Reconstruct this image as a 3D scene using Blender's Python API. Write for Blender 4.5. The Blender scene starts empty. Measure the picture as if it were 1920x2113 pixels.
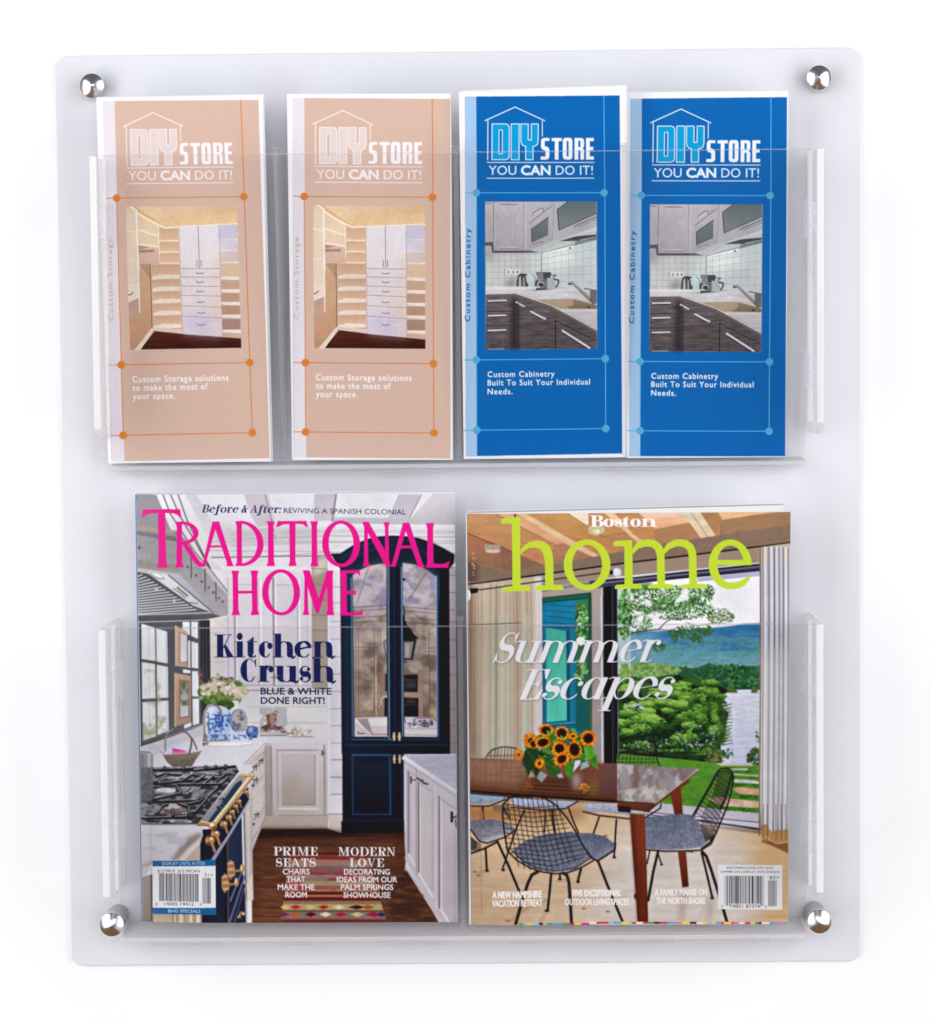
import bpy, math, random
import numpy as np
from mathutils import Vector, Euler

# ------------------------------------------------------------------ camera, world, lamps, exposure
scene = bpy.context.scene
COL = scene.collection
cam_data = bpy.data.cameras.new('camera')
cam_data.sensor_fit = 'VERTICAL'
cam_data.sensor_height = 36.0
cam_data.lens = 95.6956
cam_data.clip_start = 0.05
cam_data.clip_end = 60.0
cam = bpy.data.objects.new('camera', cam_data)
cam.location = (0.02651, -1.73502, 0.10548)
cam.rotation_euler = (1.50912, 0.00927, 0.01346)
COL.objects.link(cam)
scene.camera = cam

world = bpy.data.worlds.new('World')
scene.world = world
world.use_nodes = True
wn = world.node_tree
wbg = wn.nodes['Background']
# a dim studio: dark grey above, a brownish floor below the horizon
wtc = wn.nodes.new('ShaderNodeTexCoord')
wsep = wn.nodes.new('ShaderNodeSeparateXYZ')
wramp = wn.nodes.new('ShaderNodeValToRGB')
wmap = wn.nodes.new('ShaderNodeMapRange')
wmap.inputs['From Min'].default_value = -1.0
wmap.inputs['From Max'].default_value = 1.0
wn.links.new(wtc.outputs['Generated'], wsep.inputs[0])
wn.links.new(wsep.outputs['Z'], wmap.inputs['Value'])
wn.links.new(wmap.outputs[0], wramp.inputs['Fac'])
wn.links.new(wramp.outputs['Color'], wbg.inputs['Color'])
cr = wramp.color_ramp
cr.elements[0].position = 0.26
cr.elements[0].color = (0.22, 0.12, 0.06, 1)
cr.elements[1].position = 0.34
cr.elements[1].color = (0.285, 0.295, 0.33, 1)
e = cr.elements.new(0.66)
e.color = (0.285, 0.295, 0.33, 1)
e = cr.elements.new(0.76)
e.color = (0.14, 0.145, 0.155, 1)
WORLD_STRENGTH = 0.90
wbg.inputs['Strength'].default_value = WORLD_STRENGTH

def area_lamp(name, loc, target, sx, sy, power, color=(1, 1, 1)):
    d = bpy.data.lights.new(name, 'AREA')
    d.shape = 'RECTANGLE'
    d.size = sx
    d.size_y = sy
    d.energy = power
    d.color = color
    o = bpy.data.objects.new(name, d)
    o.location = loc
    o.rotation_euler = (Vector(target) - Vector(loc)).to_track_quat('-Z', 'Y').to_euler()
    COL.objects.link(o)
    return o

area_lamp('softbox_or_fill', (-1.25, -1.25, 0.16), (0, -0.03, 0.08), 1.0, 2.2, 22.0, (0.985, 0.99, 1.0))
area_lamp('softbox_or_fill', (1.30, -1.25, 0.16), (0, -0.03, 0.08), 1.0, 2.2, 21.5, (0.985, 0.99, 1.0))
area_lamp('softbox_or_fill', (0.05, -2.60, 0.60), (0, -0.03, 0.0), 1.6, 0.9, 19.0, (0.985, 0.99, 1.0))  # frontal fill, added to lighten the gaps between the brochures

vs = scene.view_settings
vs.view_transform = 'Standard'
vs.look = 'None'
vs.exposure = -0.07
vs.gamma = 1.0
vs.use_curve_mapping = False
scene.render.engine = 'CYCLES'
scene.cycles.max_bounces = 10
scene.cycles.transparent_max_bounces = 24
scene.cycles.caustics_reflective = False
scene.cycles.caustics_refractive = False
# ------------------------------------------------------------------ a small print shop: draws cover artwork into arrays
def hom(src, dst):
    A = []
    for (x, y), (u, v) in zip(src, dst):
        A.append([x, y, 1, 0, 0, 0, -u * x, -u * y, u])
        A.append([0, 0, 0, x, y, 1, -v * x, -v * y, v])
    _, _, vt = np.linalg.svd(np.array(A, float))
    # last column moved to the right-hand side
    A = np.array(A, float)
    h = np.linalg.solve(A[:, :8], A[:, 8])
    return np.append(h, 1).reshape(3, 3)

def hmap(Hm, x, y):
    w = Hm[2, 0] * x + Hm[2, 1] * y + Hm[2, 2]
    return (Hm[0, 0] * x + Hm[0, 1] * y + Hm[0, 2]) / w, (Hm[1, 0] * x + Hm[1, 1] * y + Hm[1, 2]) / w

def vnoise(h, w, sx, sy, seed, octaves=3):
    rs = np.random.RandomState(seed)
    out = np.zeros((h, w))
    amp, tot = 1.0, 0.0
    for _ in range(octaves):
        gh, gw = int(h / sy) + 3, int(w / sx) + 3
        g = rs.rand(gh, gw)
        yy = np.arange(h) / sy
        xx = np.arange(w) / sx
        iy, ix = yy.astype(int), xx.astype(int)
        fy, fx = yy - iy, xx - ix
        fy = fy * fy * (3 - 2 * fy)
        fx = fx * fx * (3 - 2 * fx)
        a = g[iy][:, ix] * (1 - fx) + g[iy][:, ix + 1] * fx
        b = g[iy + 1][:, ix] * (1 - fx) + g[iy + 1][:, ix + 1] * fx
        out += amp * (a * (1 - fy[:, None]) + b * fy[:, None])
        tot += amp
        amp *= 0.55
        sx, sy = max(sx / 2, 1.0), max(sy / 2, 1.0)
    return out / tot

def boxblur(a, r):
    r = int(round(r))
    if r < 1:
        return a
    for ax in (0, 1):
        for _ in range(2):
            p = np.pad(a, [(r + 1, r) if i == ax else (0, 0) for i in range(a.ndim)], mode='edge')
            c = np.cumsum(p, axis=ax)
            n = a.shape[ax]
            if ax == 0:
                a = (c[2 * r + 1:2 * r + 1 + n] - c[:n]) / (2 * r + 1)
            else:
                a = (c[:, 2 * r + 1:2 * r + 1 + n] - c[:, :n]) / (2 * r + 1)
    return a

class Sheet:
    """One printed sheet; (x0, y0)-(x1, y1) is its drawing area, one cell per unit."""
    def __init__(s, x0, y0, x1, y1, base):
        s.x0, s.y0 = x0, y0
        s.w, s.h = int(x1 - x0), int(y1 - y0)
        s.a = np.ones((s.h, s.w, 3)) * np.array(base, float)
        s.lab = np.zeros((s.h, s.w), np.int16)
        s.cur = 0
        s.frame(0, 0, 1)
    def frame(s, ox, oy, sc):
        s.ox, s.oy, s.sc = ox, oy, sc
    def X(s, pts):
        p = np.asarray(pts, float).reshape(-1, 2)
        return p / s.sc + np.array([s.ox - s.x0, s.oy - s.y0])
    # --- masks -----------------------------------------------------
    def box(s, lo, hi, pad=2):
        ax, ay = max(int(lo[0]) - pad, 0), max(int(lo[1]) - pad, 0)
        bx, by = min(int(hi[0]) + pad + 1, s.w), min(int(hi[1]) + pad + 1, s.h)
        return ax, ay, bx, by
    def m_poly(s, p, ss=3):
        ax, ay, bx, by = s.box(p.min(0), p.max(0))
        if bx <= ax or by <= ay:
            return None
        m = np.zeros((by - ay, bx - ax))
        q = np.roll(p, -1, 0)
        xs = np.arange(ax, bx)
        for r in range(by - ay):
            for k in range(ss):
                y = ay + r + (k + 0.5) / ss
                c = ((p[:, 1] <= y) & (q[:, 1] > y)) | ((q[:, 1] <= y) & (p[:, 1] > y))
                if not c.any():
                    continue
                pc, qc = p[c], q[c]
                xc = np.sort(pc[:, 0] + (y - pc[:, 1]) / (qc[:, 1] - pc[:, 1]) * (qc[:, 0] - pc[:, 0]))
                for i in range(0, len(xc) - 1, 2):
                    m[r] += np.clip(xs + 1 - xc[i], 0, 1) - np.clip(xs + 1 - xc[i + 1], 0, 1)
        return ax, ay, np.clip(m / ss, 0, 1)
    def m_line(s, p, w):
        ws = np.ones(len(p)) * w if np.isscalar(w) else np.asarray(w, float)
        wm = ws.max()
        ax, ay, bx, by = s.box(p.min(0) - wm, p.max(0) + wm)
        if bx <= ax or by <= ay:
            return None
        m = np.zeros((by - ay, bx - ax))
        for i in range(len(p) - 1):
            a, b = p[i], p[i + 1]
            wmx = max(ws[i], ws[i + 1])
            cx, cy, dx, dy = s.box(np.minimum(a, b) - wmx, np.maximum(a, b) + wmx)
            cx, cy, dx, dy = max(cx, ax), max(cy, ay), min(dx, bx), min(dy, by)
            if dx <= cx or dy <= cy:
                continue
            xx = np.arange(cx, dx)[None, :] + 0.5
            yy = np.arange(cy, dy)[:, None] + 0.5
            d = b - a
            L2 = max(d @ d, 1e-9)
            t = np.clip(((xx - a[0]) * d[0] + (yy - a[1]) * d[1]) / L2, 0, 1)
            dist = np.hypot(xx - a[0] - t * d[0], yy - a[1] - t * d[1])
            ww = ws[i] + (ws[i + 1] - ws[i]) * t
            cov = np.clip(ww / 2 + 0.5 - dist, 0, 1) * np.minimum(1, ww / 1.0)
            sl = (slice(cy - ay, dy - ay), slice(cx - ax, dx - ax))
            m[sl] = np.maximum(m[sl], cov)
        return ax, ay, m
    def m_ell(s, c, rx, ry, rot=0):
        rm = max(rx, ry)
        ax, ay, bx, by = s.box(c - rm, c + rm)
        if bx <= ax or by <= ay:
            return None
        xx = np.arange(ax, bx)[None, :] + 0.5 - c[0]
        yy = np.arange(ay, by)[:, None] + 0.5 - c[1]
        cr_, sr = math.cos(rot), math.sin(rot)
        u, v = xx * cr_ + yy * sr, -xx * sr + yy * cr_
        k = np.hypot(u / rx, v / ry)
        g = np.hypot(u / rx ** 2, v / ry ** 2) / np.maximum(k, 1e-6)
        return ax, ay, np.clip(0.5 - (k - 1) / np.maximum(g, 1e-6), 0, 1)
    # --- paint -----------------------------------------------------
    def put(s, mk, col, a=1.0, col2=None, hor=False, soft=0):
        if mk is None:
            return
        ax, ay, m = mk
        if soft:
            p = int(soft * 2) + 1
            big = np.pad(m, p)
            big = boxblur(big, soft)
            ax0, ay0 = ax - p, ay - p
            cx, cy = max(0, -ax0), max(0, -ay0)
            big = big[cy:min(big.shape[0], s.h - ay0), cx:min(big.shape[1], s.w - ax0)]
            ax, ay, m = ax0 + cx, ay0 + cy, big
        h, w = m.shape
        if h < 1 or w < 1:
            return
        c = np.array(col, float)
        if col2 is not None:
            t = (np.linspace(0, 1, w)[None, :, None] if hor else np.linspace(0, 1, h)[:, None, None])
            c = c * (1 - t) + np.array(col2, float) * t
        mm = (m * a)[..., None]
        reg = s.a[ay:ay + h, ax:ax + w]
        reg[:] = reg * (1 - mm) + c * mm
        if s.cur:
            s.lab[ay:ay + h, ax:ax + w][m > 0.45] = s.cur
    def P(s, pts, col, col2=None, a=1.0, hor=False, soft=0):
        s.put(s.m_poly(s.X(pts)), col, a, col2, hor, soft)
    def R(s, x0, y0, x1, y1, col, col2=None, a=1.0, hor=False, soft=0):
        s.P([x0, y0, x1, y0, x1, y1, x0, y1], col, col2, a, hor, soft)
    def L(s, pts, w, col, a=1.0, soft=0):
        s.put(s.m_line(s.X(pts), w), col, a, None, False, soft)
    def C(s, cx, cy, rx, ry, col, a=1.0, rot=0, soft=0, col2=None):
        s.put(s.m_ell(s.X([cx, cy])[0], rx / s.sc, ry / s.sc, rot), col, a, col2, False, soft)
    def RING(s, cx, cy, rx, ry, ix, iy, col, dx=0, clip=None, a=1.0):
        o = s.m_ell(s.X([cx, cy])[0], rx / s.sc, ry / s.sc)
        i = s.m_ell(s.X([cx + dx, cy])[0], ix / s.sc, iy / s.sc)
        if o is None:
            return
        ax, ay, m = o
        m = m.copy()
        bx, by, n = i if i is not None else (ax, ay, np.zeros((1, 1)))
        by, bx = max(by, ay), max(bx, ax)
        sub = m[by - ay:by - ay + n.shape[0], bx - ax:bx - ax + n.shape[1]]
        sub *= (1 - n[:sub.shape[0], :sub.shape[1]])
        if clip is not None:
            c = s.X([clip[0], clip[1], clip[2], clip[3]])
            xx = np.arange(m.shape[1]) + ax
            yy = np.arange(m.shape[0]) + ay
            m *= (np.clip(xx + 1 - c[0, 0], 0, 1) * np.clip(c[1, 0] - xx, 0, 1))[None, :]
            m *= (np.clip(yy + 1 - c[0, 1], 0, 1) * np.clip(c[1, 1] - yy, 0, 1))[:, None]
        s.put((ax, ay, m), col, a)
    def TEX(s, pts, amp, sx, sy, seed, tint=(1, 1, 1), oct=3):
        """grain: multiplies the region by 1 +- amp of smooth noise"""
        mk = s.m_poly(s.X(pts))
        if mk is None:
            return
        ax, ay, m = mk
        h, w = m.shape
        n = (vnoise(h, w, sx, sy, seed, oct) - 0.5) * 2 * amp
        reg = s.a[ay:ay + h, ax:ax + w]
        reg[:] = np.clip(reg * (1 + (n * m)[..., None] * np.array(tint)), 0, 255)
    def MIX(s, pts, col, sx, sy, seed, lo=0.4, hi=0.6, a=1.0, oct=3):
        """blotches of a colour where smooth noise is high"""
        mk = s.m_poly(s.X(pts))
        if mk is None:
            return
        ax, ay, m = mk
        h, w = m.shape
        n = np.clip((vnoise(h, w, sx, sy, seed, oct) - lo) / (hi - lo), 0, 1)
        s.put((ax, ay, m * n), col, a)
    def LEAVES(s, cx, cy, rx, ry, n, size, cols, seed, power=0.5, inside=None):
        rs = random.Random(seed)
        for _ in range(n):
            t = rs.uniform(0, 2 * math.pi)
            r = rs.random() ** power
            x, y = cx + rx * r * math.cos(t), cy + ry * r * math.sin(t)
            if inside and not inside(x, y):
                continue
            z = size * rs.uniform(0.6, 1.5)
            s.C(x, y, z, z * rs.uniform(0.35, 0.7), cols[rs.randrange(len(cols))], rs.uniform(0.7, 1), rs.uniform(0, 3.1))
    def SOFT(s, mix, lum, seed):
        """lens softness and uneven tone of a printed photograph"""
        b = boxblur(s.a, 1)
        s.a = s.a * (1 - mix) + b * mix
        n = vnoise(s.h, s.w, 60, 50, seed, 5) - 0.5
        s.a = np.clip(s.a * (1 + 2 * lum * n[..., None]), 0, 255)
        s.a = np.clip(s.a + 0.16 * (s.a - boxblur(s.a, 14)) + 0.12 * (s.a - boxblur(s.a, 2)), 0, 255)
        t = s.a / 255.0
        s.a = 255 * np.clip(t + 0.05 * (t - 0.45) * (1 - np.abs(2 * t - 1)), 0, 1)
    def FOLIAGE(s, cx, cy, rx, ry, n, ln, cols, seed, inside=None, tilt=0.0, w=1.3):
        """many short leafy strokes, dark ones first, lit ones on the upper side of every clump"""
        rs = random.Random(seed)
        clumps = [(cx + rx * rs.uniform(-1, 1), cy + ry * rs.uniform(-1, 1), rs.uniform(.10, .26)) for _ in range(26)]
        todo = []
        for _ in range(n):
            k = rs.choice(clumps)
            a, r = rs.uniform(0, 6.283), rs.random() ** .6
            x, y = k[0] + rx * k[2] * r * math.cos(a), k[1] + ry * k[2] * r * math.sin(a)
            if ((x - cx) / rx) ** 2 + ((y - cy) / ry) ** 2 > 1.05 or (inside and not inside(x, y)):
                continue
            lit = -math.sin(a) * r * .5 + .5 + rs.uniform(-.25, .25)
            todo.append((lit, x, y))
        todo.sort()
        m = len(todo)
        for lit, x, y in todo:
            c = cols[min(len(cols) - 1, max(0, int(lit * len(cols))))]
            t = tilt + rs.uniform(-.5, .5)
            l = ln * rs.uniform(.5, 1.3)
            s.L([x - l * math.cos(t), y - l * math.sin(t), x + l * math.cos(t), y + l * math.sin(t)], w * rs.uniform(.6, 1.5), c, rs.uniform(.75, 1))
    # --- sans lettering, from Blender's own built-in letter shapes ----
    def T(s, txt, x0, x1, base, cap, col, bold=0.0, shear=0.0, rot90=False, dy=0.0, soft=0, a=1.0, track=1.0):
        tri = text_tris(txt, track)
        if tri is None:
            return
        lo, hi = tri.reshape(-1, 2).min(0), tri.reshape(-1, 2).max(0)
        kx = (x1 - x0) / (hi[0] - lo[0])
        ky = cap / CAPH
        p = tri.copy()
        u = (p[..., 0] - lo[0]) * kx
        v = p[..., 1] * ky
        u = u + shear * v
        if rot90:      # runs upwards; x0..x1 measured along -y from base point (base, dy)
            q = np.stack([dy - v * 1.0 + 0 * u, base - u], -1)
        else:
            q = np.stack([x0 + u, base - v + dy * (u / (x1 - x0))], -1)
        s.tri_mask(q, col, soft, a, bold * min(kx, ky) / s.sc)
    def tri_mask(s, q, col, soft=0, a=1.0, fat=0.0):
        p = s.X(q.reshape(-1, 2)).reshape(-1, 3, 2)
        ax, ay, bx, by = s.box(p.reshape(-1, 2).min(0), p.reshape(-1, 2).max(0))
        if bx <= ax or by <= ay:
            return
        S = 4
        big = np.zeros(((by - ay) * S, (bx - ax) * S), bool)
        P4 = (p - np.array([ax, ay])) * S
        for t in P4:
            lo = np.maximum(np.floor(t.min(0)).astype(int), 0)
            hi = np.minimum(np.ceil(t.max(0)).astype(int) + 1, [big.shape[1], big.shape[0]])
            if (hi <= lo).any():
                continue
            xx = np.arange(lo[0], hi[0])[None, :] + 0.5
            yy = np.arange(lo[1], hi[1])[:, None] + 0.5
            e = []
            for i in range(3):
                a0, b0 = t[i], t[(i + 1) % 3]
                e.append((b0[0] - a0[0]) * (yy - a0[1]) - (b0[1] - a0[1]) * (xx - a0[0]))
            ins = ((e[0] >= 0) & (e[1] >= 0) & (e[2] >= 0)) | ((e[0] <= 0) & (e[1] <= 0) & (e[2] <= 0))
            big[lo[1]:hi[1], lo[0]:hi[0]] |= ins
        r = int(round(fat * S))
        if r > 0:
            src = big.copy()
            for i in range(-r, r + 1):
                for j in range(-r, r + 1):
                    if i * i + j * j <= r * r + 1:
                        big |= np.roll(np.roll(src, i, 0), j, 1)
        m = big.reshape(by - ay, S, bx - ax, S).mean((1, 3))
        s.put((ax, ay, m), col, a, None, False, soft)
    # --- high-contrast serif lettering ---------------------------------
    def SERIF(s, txt, x0, x1, base, cap, col, xh=0.70, st=0.24, hl=0.045, shear=0.0, it=False, dy=0.0, soft=0, a=1.0, gap=0.09):
        shapes, adv = [], 0.0
        for ch in txt:
            if ch == ' ':
                adv += 0.3
                continue
            g, w = serif_glyph(ch, xh, st, hl, it)
            shapes += [(sh + np.array([adv, 0])) for sh in g]
            adv += w + gap
        allp = np.concatenate(shapes)
        allx = allp[:, 0] + shear * allp[:, 1]
        kx = (x1 - x0) / (allx.max() - allx.min())
        lx = allx.min()
        lo, hi, polys = None, None, []
        for sh in shapes:
            u = (sh[:, 0] + shear * sh[:, 1] - lx) * kx
            polys.append(s.X(np.stack([x0 + u, base - sh[:, 1] * cap + dy * u / (x1 - x0)], -1)))
        al = np.concatenate(polys)
        ax, ay, bx, by = s.box(al.min(0), al.max(0))
        m = np.zeros((by - ay, bx - ax))
        for p in polys:
            mk = s.m_poly(p, 4)
            if mk is None:
                continue
            cx, cy, n = mk
            sub = m[cy - ay:cy - ay + n.shape[0], cx - ax:cx - ax + n.shape[1]]
            np.maximum(sub, n[:sub.shape[0], :sub.shape[1]], out=sub)
        s.put((ax, ay, m), col, a, None, False, soft)

CAPH = 0.682
_tri_cache = {}
def text_tris(txt, track=1.0):
    key = (txt, track)
    if key in _tri_cache:
        return _tri_cache[key]
    c = bpy.data.curves.new('lettering', 'FONT')
    c.body = txt
    c.resolution_u = 3
    c.space_character = track
    o = bpy.data.objects.new('lettering', c)
    COL.objects.link(o)
    dg = bpy.context.evaluated_depsgraph_get()
    dg.update()
    me = o.evaluated_get(dg).to_mesh()
    me.calc_loop_triangles()
    if len(me.vertices) == 0:
        t = None
    else:
        v = np.array([v.co[:2] for v in me.vertices])
        t = v[np.array([lt.vertices[:] for lt in me.loop_triangles])]
    bpy.data.objects.remove(o)
    bpy.data.curves.remove(c)
    _tri_cache[key] = t
    return t

def sweep(pts, ws):
    """outline of a brush stroke of varying width"""
    p = np.array(pts, float)
    w = np.array(ws, float) / 2
    d = np.gradient(p, axis=0)
    d /= np.maximum(np.linalg.norm(d, axis=1), 1e-9)[:, None]
    n = np.stack([-d[:, 1], d[:, 0]], 1)
    return np.concatenate([p + n * w[:, None], (p - n * w[:, None])[::-1]])

def arcpts(cx, cy, rx, ry, a0, a1, n=28):
    t = np.radians(np.linspace(a0, a1, n))
    return np.stack([cx + rx * np.cos(t), cy + ry * np.sin(t)], 1), np.linspace(a0, a1, n)

def serif_glyph(ch, X, st, hl, it):
    """outlines (unit cap height) and width of one letter; st = stem, hl = hairline"""
    out = []
    def rect(x0, y0, x1, y1):
        out.append(np.array([[x0, y0], [x1, y0], [x1, y1], [x0, y1]]))
    def poly(*p):
        out.append(np.array(p, float).reshape(-1, 2))
    fat = (it == 'fat')
    it = (it is True)
    sv = (st * 0.25 + 0.05) if fat else st * 0.42 + 0.05
    def stem(x, y0, y1, b=True, t=True, l=True, r=True):
        rect(x, y0, x + st, y1)
        e = (0 if it else 1)
        if b and e:
            rect(x - sv * l, y0, x + st + sv * r, y0 + hl)
        if t and e:
            rect(x - sv * l, y1 - hl, x + st + sv * r, y1)
        if it and b and r:
            pp, _ = arcpts(x + st * 0.5 + 0.13, y0 + 0.14, 0.13 + st * 0.25, 0.13, 200, 330)
            out.append(sweep(pp, [hl] * len(pp)))
        if it and t and l:
            pp, _ = arcpts(x + st * 0.4 - 0.1, y1 - 0.12, 0.12 + st * .2, 0.12, 150, 20)
            out.append(sweep(pp, [hl] * len(pp)))
    def last(x, y0, y1):
        """closing stem of h, n, m and u"""
        if not fat:
            return stem(x, y0, y1, t=False)
        rect(x, y0 + 0.12, x + st, y1)
        poly(x, y0 + .13, x + st, y0 + .13, x + st, y0 + .06, x + st * .85, y0, x + st * .4, y0 - .005, x + st * .1, y0 + .04)
        pp, _ = arcpts(x + st * .95, y0 + .13, .15, .13, 250, 350)
        out.append(sweep(pp, [st * .3 * (1 - i / 27.0) + hl for i in range(28)]))
    def thin(x, y0, y1, b=True, t=True):
        rect(x, y0, x + hl * 1.2, y1)
        if b: rect(x - sv, y0, x + hl + sv, y0 + hl)
        if t: rect(x - sv, y1 - hl, x + hl + sv, y1)
    def arc(cx, cy, rx, ry, a0, a1, w0=None, w1=None, pw=1.6):
        """centre-line arc, thick where it runs upright, thin where it runs level"""
        pp, aa = arcpts(cx, cy, rx, ry, a0, a1)
        k = np.abs(np.cos(np.radians(aa))) ** pw
        w = hl + (st - hl) * k
        if w0 is not None:
            t = np.clip(np.linspace(0, 1, len(w)) / 0.35, 0, 1); w = w0 * (1 - t) + w * t
        if w1 is not None:
            t = np.clip(np.linspace(1, 0, len(w)) / 0.35, 0, 1); w = w1 * (1 - t) + w * t
        out.append(sweep(pp, w))
    def ball(x, y, r):
        pp, _ = arcpts(x, y, r, r, 0, 360, 20)
        out.append(pp)
    def bowl(cx, cy, rx, ry):
        arc(cx, cy, rx - st / 2, ry - hl / 2, 0, 360)
    def arch(x, w):          # from a stem at x over to a stem at x+w (left edges)
        cx = x + (w + st) / 2
        rx = (w) / 2
        arc(cx + 0.0, X - 0.30, rx, 0.30 - hl / 2, 172, 0, hl, st, 2.2)
    br = max(st * 0.42, 0.075)
    nw = st + 0.30
    if ch == 'i':
        stem(sv * .6, 0, X, t=False); rect(0, X - hl, sv * .6 + st, X); ball(sv * .6 + st / 2, X + 0.21, br * 1.15); return out, st + sv * 1.4
    if ch == 'n':
        stem(sv * .6, 0, X, t=it, r=not it); rect(0, X - hl, sv * .6 + st * .5, X); arch(sv * .6, nw); last(sv * .6 + nw, 0, X - 0.29); return out, nw + st + sv * (1.1 if fat else 1.5)
    if ch == 'm':
        stem(sv * .6, 0, X, t=it, r=not it); rect(0, X - hl, sv * .6 + st * .5, X); arch(sv * .6, nw); stem(sv * .6 + nw, 0, X - 0.29, t=False, r=not it); arch(sv * .6 + nw, nw); stem(sv * .6 + 2 * nw, 0, X - 0.29, t=False); return out, 2 * nw + st + sv * 1.5
    if ch == 'h':
        stem(sv * .6, 0, 1.04, t=False); rect(0, 1.04 - hl, sv * .6 + st * .5, 1.04); arch(sv * .6, nw); last(sv * .6 + nw, 0, X - 0.29); return out, nw + st + sv * (1.1 if fat else 1.5)
    if ch == 'u':
        stem(sv * .6, 0.28, X, b=False, t=it); rect(0, X - hl, sv * .6 + st * .5, X)
        arc(sv * .6 + (nw + st) / 2, 0.28, nw / 2, 0.28 - hl / 2, 180, 352, st, hl, 2.2)
        last(sv * .6 + nw, 0, X) if fat else stem(sv * .6 + nw, 0, X, t=False, l=False); rect(sv * .6 + nw - sv, X - hl, sv * .6 + nw + st * .5, X); return out, nw + st + sv * 1.4
    if ch == 'r':
        stem(sv * .6, 0, X, t=it); rect(0, X - hl, sv * .6 + st * .5, X); arc(sv * .6 + st + 0.14, X - 0.22, 0.14 + st * .25, 0.22 - hl / 2, 175, 60, hl, hl * 1.6); ball(sv * .6 + st + 0.22, X - br * 1.1, br); return out, st + sv * .6 + 0.26 + br * .6
    if ch == 't':
        stem(sv * .5, 0.2, X, b=False, t=False); poly(sv * .5, X, sv * .5 + st, X, sv * .5 + st, X + 0.22, sv * .5 + st * .5, X + 0.1); rect(0, X - hl, st + 0.24, X); arc(sv * .5 + st / 2 + 0.14, 0.2, 0.14, 0.2 - hl / 2, 180, 330, st, hl); return out, st + 0.26
    if ch == 'c':
        rx = 0.30 + st * .25; arc(rx, X / 2, rx - st / 2, X / 2 - hl / 2, 50, 330, hl * 1.4, hl); ball(rx * 1.55, X * 0.72, br); return out, rx * 1.85
    if ch == 'e':
        rx = 0.31 + st * .25; rx = rx * (1.12 if fat else 1.0); arc(rx, X / 2, rx - st * (.3 if fat else .5), X / 2 - hl / 2, 10, 330, st * (.5 if fat else .8), hl); bt = hl * (2.6 if fat else 1.0); up_ = 0.1 if (it or fat) else 0
        poly(st * .5, X * .46, rx * 2 - st * .6, X * .46 + up_, rx * 2 - st * .3, X * .46 + bt + up_, st * .5, X * .46 + bt); return out, rx * 1.95
    if ch == 'o':
        rx = 0.31 + st * .3; bowl(rx, X / 2, rx, X / 2); return out, rx * 2
    if ch == 'a':
        rx = 0.27 + st * .25; arc(rx, X / 2, rx - st / 2, X / 2 - hl / 2, 20, 340, hl, hl); stem(rx * 2 - st * .9, 0, X, t=False, l=False); return out, rx * 2 + st * .3 + .05
    if ch == 'p':
        stem(sv * .8, -0.38, X, t=it, r=not it); rect(0, -0.38, sv * 1.6 + st, -0.38 + hl); rect(0, X - hl, sv * .8 + st * .5, X); rx = 0.27 + st * .25; arc(sv * .8 + st * .4 + rx, X / 2, rx - st / 2, X / 2 - hl / 2, -160, 160, hl, hl); return out, sv * .8 + st * .4 + rx * 2
    if ch == 'f':
        stem(sv * .8, -0.3 if it else 0, 0.8, t=False, b=not it); arc(sv * .8 + st / 2 + 0.16, 0.8, 0.16, 0.22, 180, 60, st, hl); ball(sv * .8 + st + 0.2, 0.9, br * .9); rect(0, X - hl, st + .3, X)
        if it: ball(sv * .8 - .1, -.24, br * .9); arc(sv * .8 - 0.02, -0.2, .14, .12, 200, 350, hl, hl)
        return out, st + 0.3
    if ch in 'sS':
        Hh = X if ch == 's' else 1.0
        W = (0.42 if ch == 's' else 0.56) + st * .4
        n = 40
        t = np.linspace(0, 1, n)
        r1, r2 = Hh * .25, Hh * .25
        up, _ = arcpts(W / 2, Hh - r1 - hl / 2, W * .36, r1 - 0.0, 35, 250, 26)
        dn, _ = arcpts(W / 2, r2 + hl / 2, W * .40, r2 + 0.0, 70, -145, 26)
        pp = np.concatenate([up, dn])
        k = np.exp(-((np.linspace(-1, 1, len(pp))) / 0.42) ** 2)
        out.append(sweep(pp, hl + (min(st * 1.08, Hh * .36) - hl) * k))
        if ch == 's':
            ball(W * .80, Hh * .80, min(br * .85, .085)); ball(W * .16, Hh * .22, min(br * .9, .09))
        else:
            poly(W * .86, Hh, W * .90, Hh, W * .86, Hh * .64, W * .80, Hh * .74, W * .76, Hh * .86)
            poly(W * .10, 0, W * .05, 0, W * .08, Hh * .36, W * .14, Hh * .26, W * .20, Hh * .12)
        return out, W
    # capitals
    if ch == 'I':
        stem(sv, 0, 1); return out, st + 2 * sv
    if ch == 'P' or ch == 'R':
        stem(sv, 0, 1); cy = .74; arc(sv + st + .13, cy, .25, .26 - hl / 2, -95, 95, hl, hl); rect(sv + st, 1 - hl, sv + st + .14, 1); rect(sv + st, .48, sv + st + .14, .48 + hl)
        if ch == 'R':
            poly(sv + st + .05, .48, sv + st + .05 + st * .9, .5, sv + st + .28 + st, 0, sv + st + .22, 0); rect(sv + st + .2, 0, sv + st + .36 + st * .8, hl)
        return out, sv + st + .42 + (st * .35 if ch == 'R' else 0)
    if ch == 'B':
        stem(sv, 0, 1)
        arc(sv + st + .13, .76, .21, .24 - hl / 2, -95, 95, hl, hl); arc(sv + st + .15, .27, .25, .27 - hl / 2, -95, 95, hl, hl)
        for yy in (0, .50, 1 - hl): rect(sv + st, yy, sv + st + .15, yy + hl)
        return out, sv + st + .50
    if ch == 'D':
        stem(sv, 0, 1); arc(sv + st + .12, .5, .40, .5 - hl / 2, -95, 95, hl, hl); rect(sv + st, 0, sv + st + .13, hl); rect(sv + st, 1 - hl, sv + st + .13, 1); return out, sv + st + .60
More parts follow.
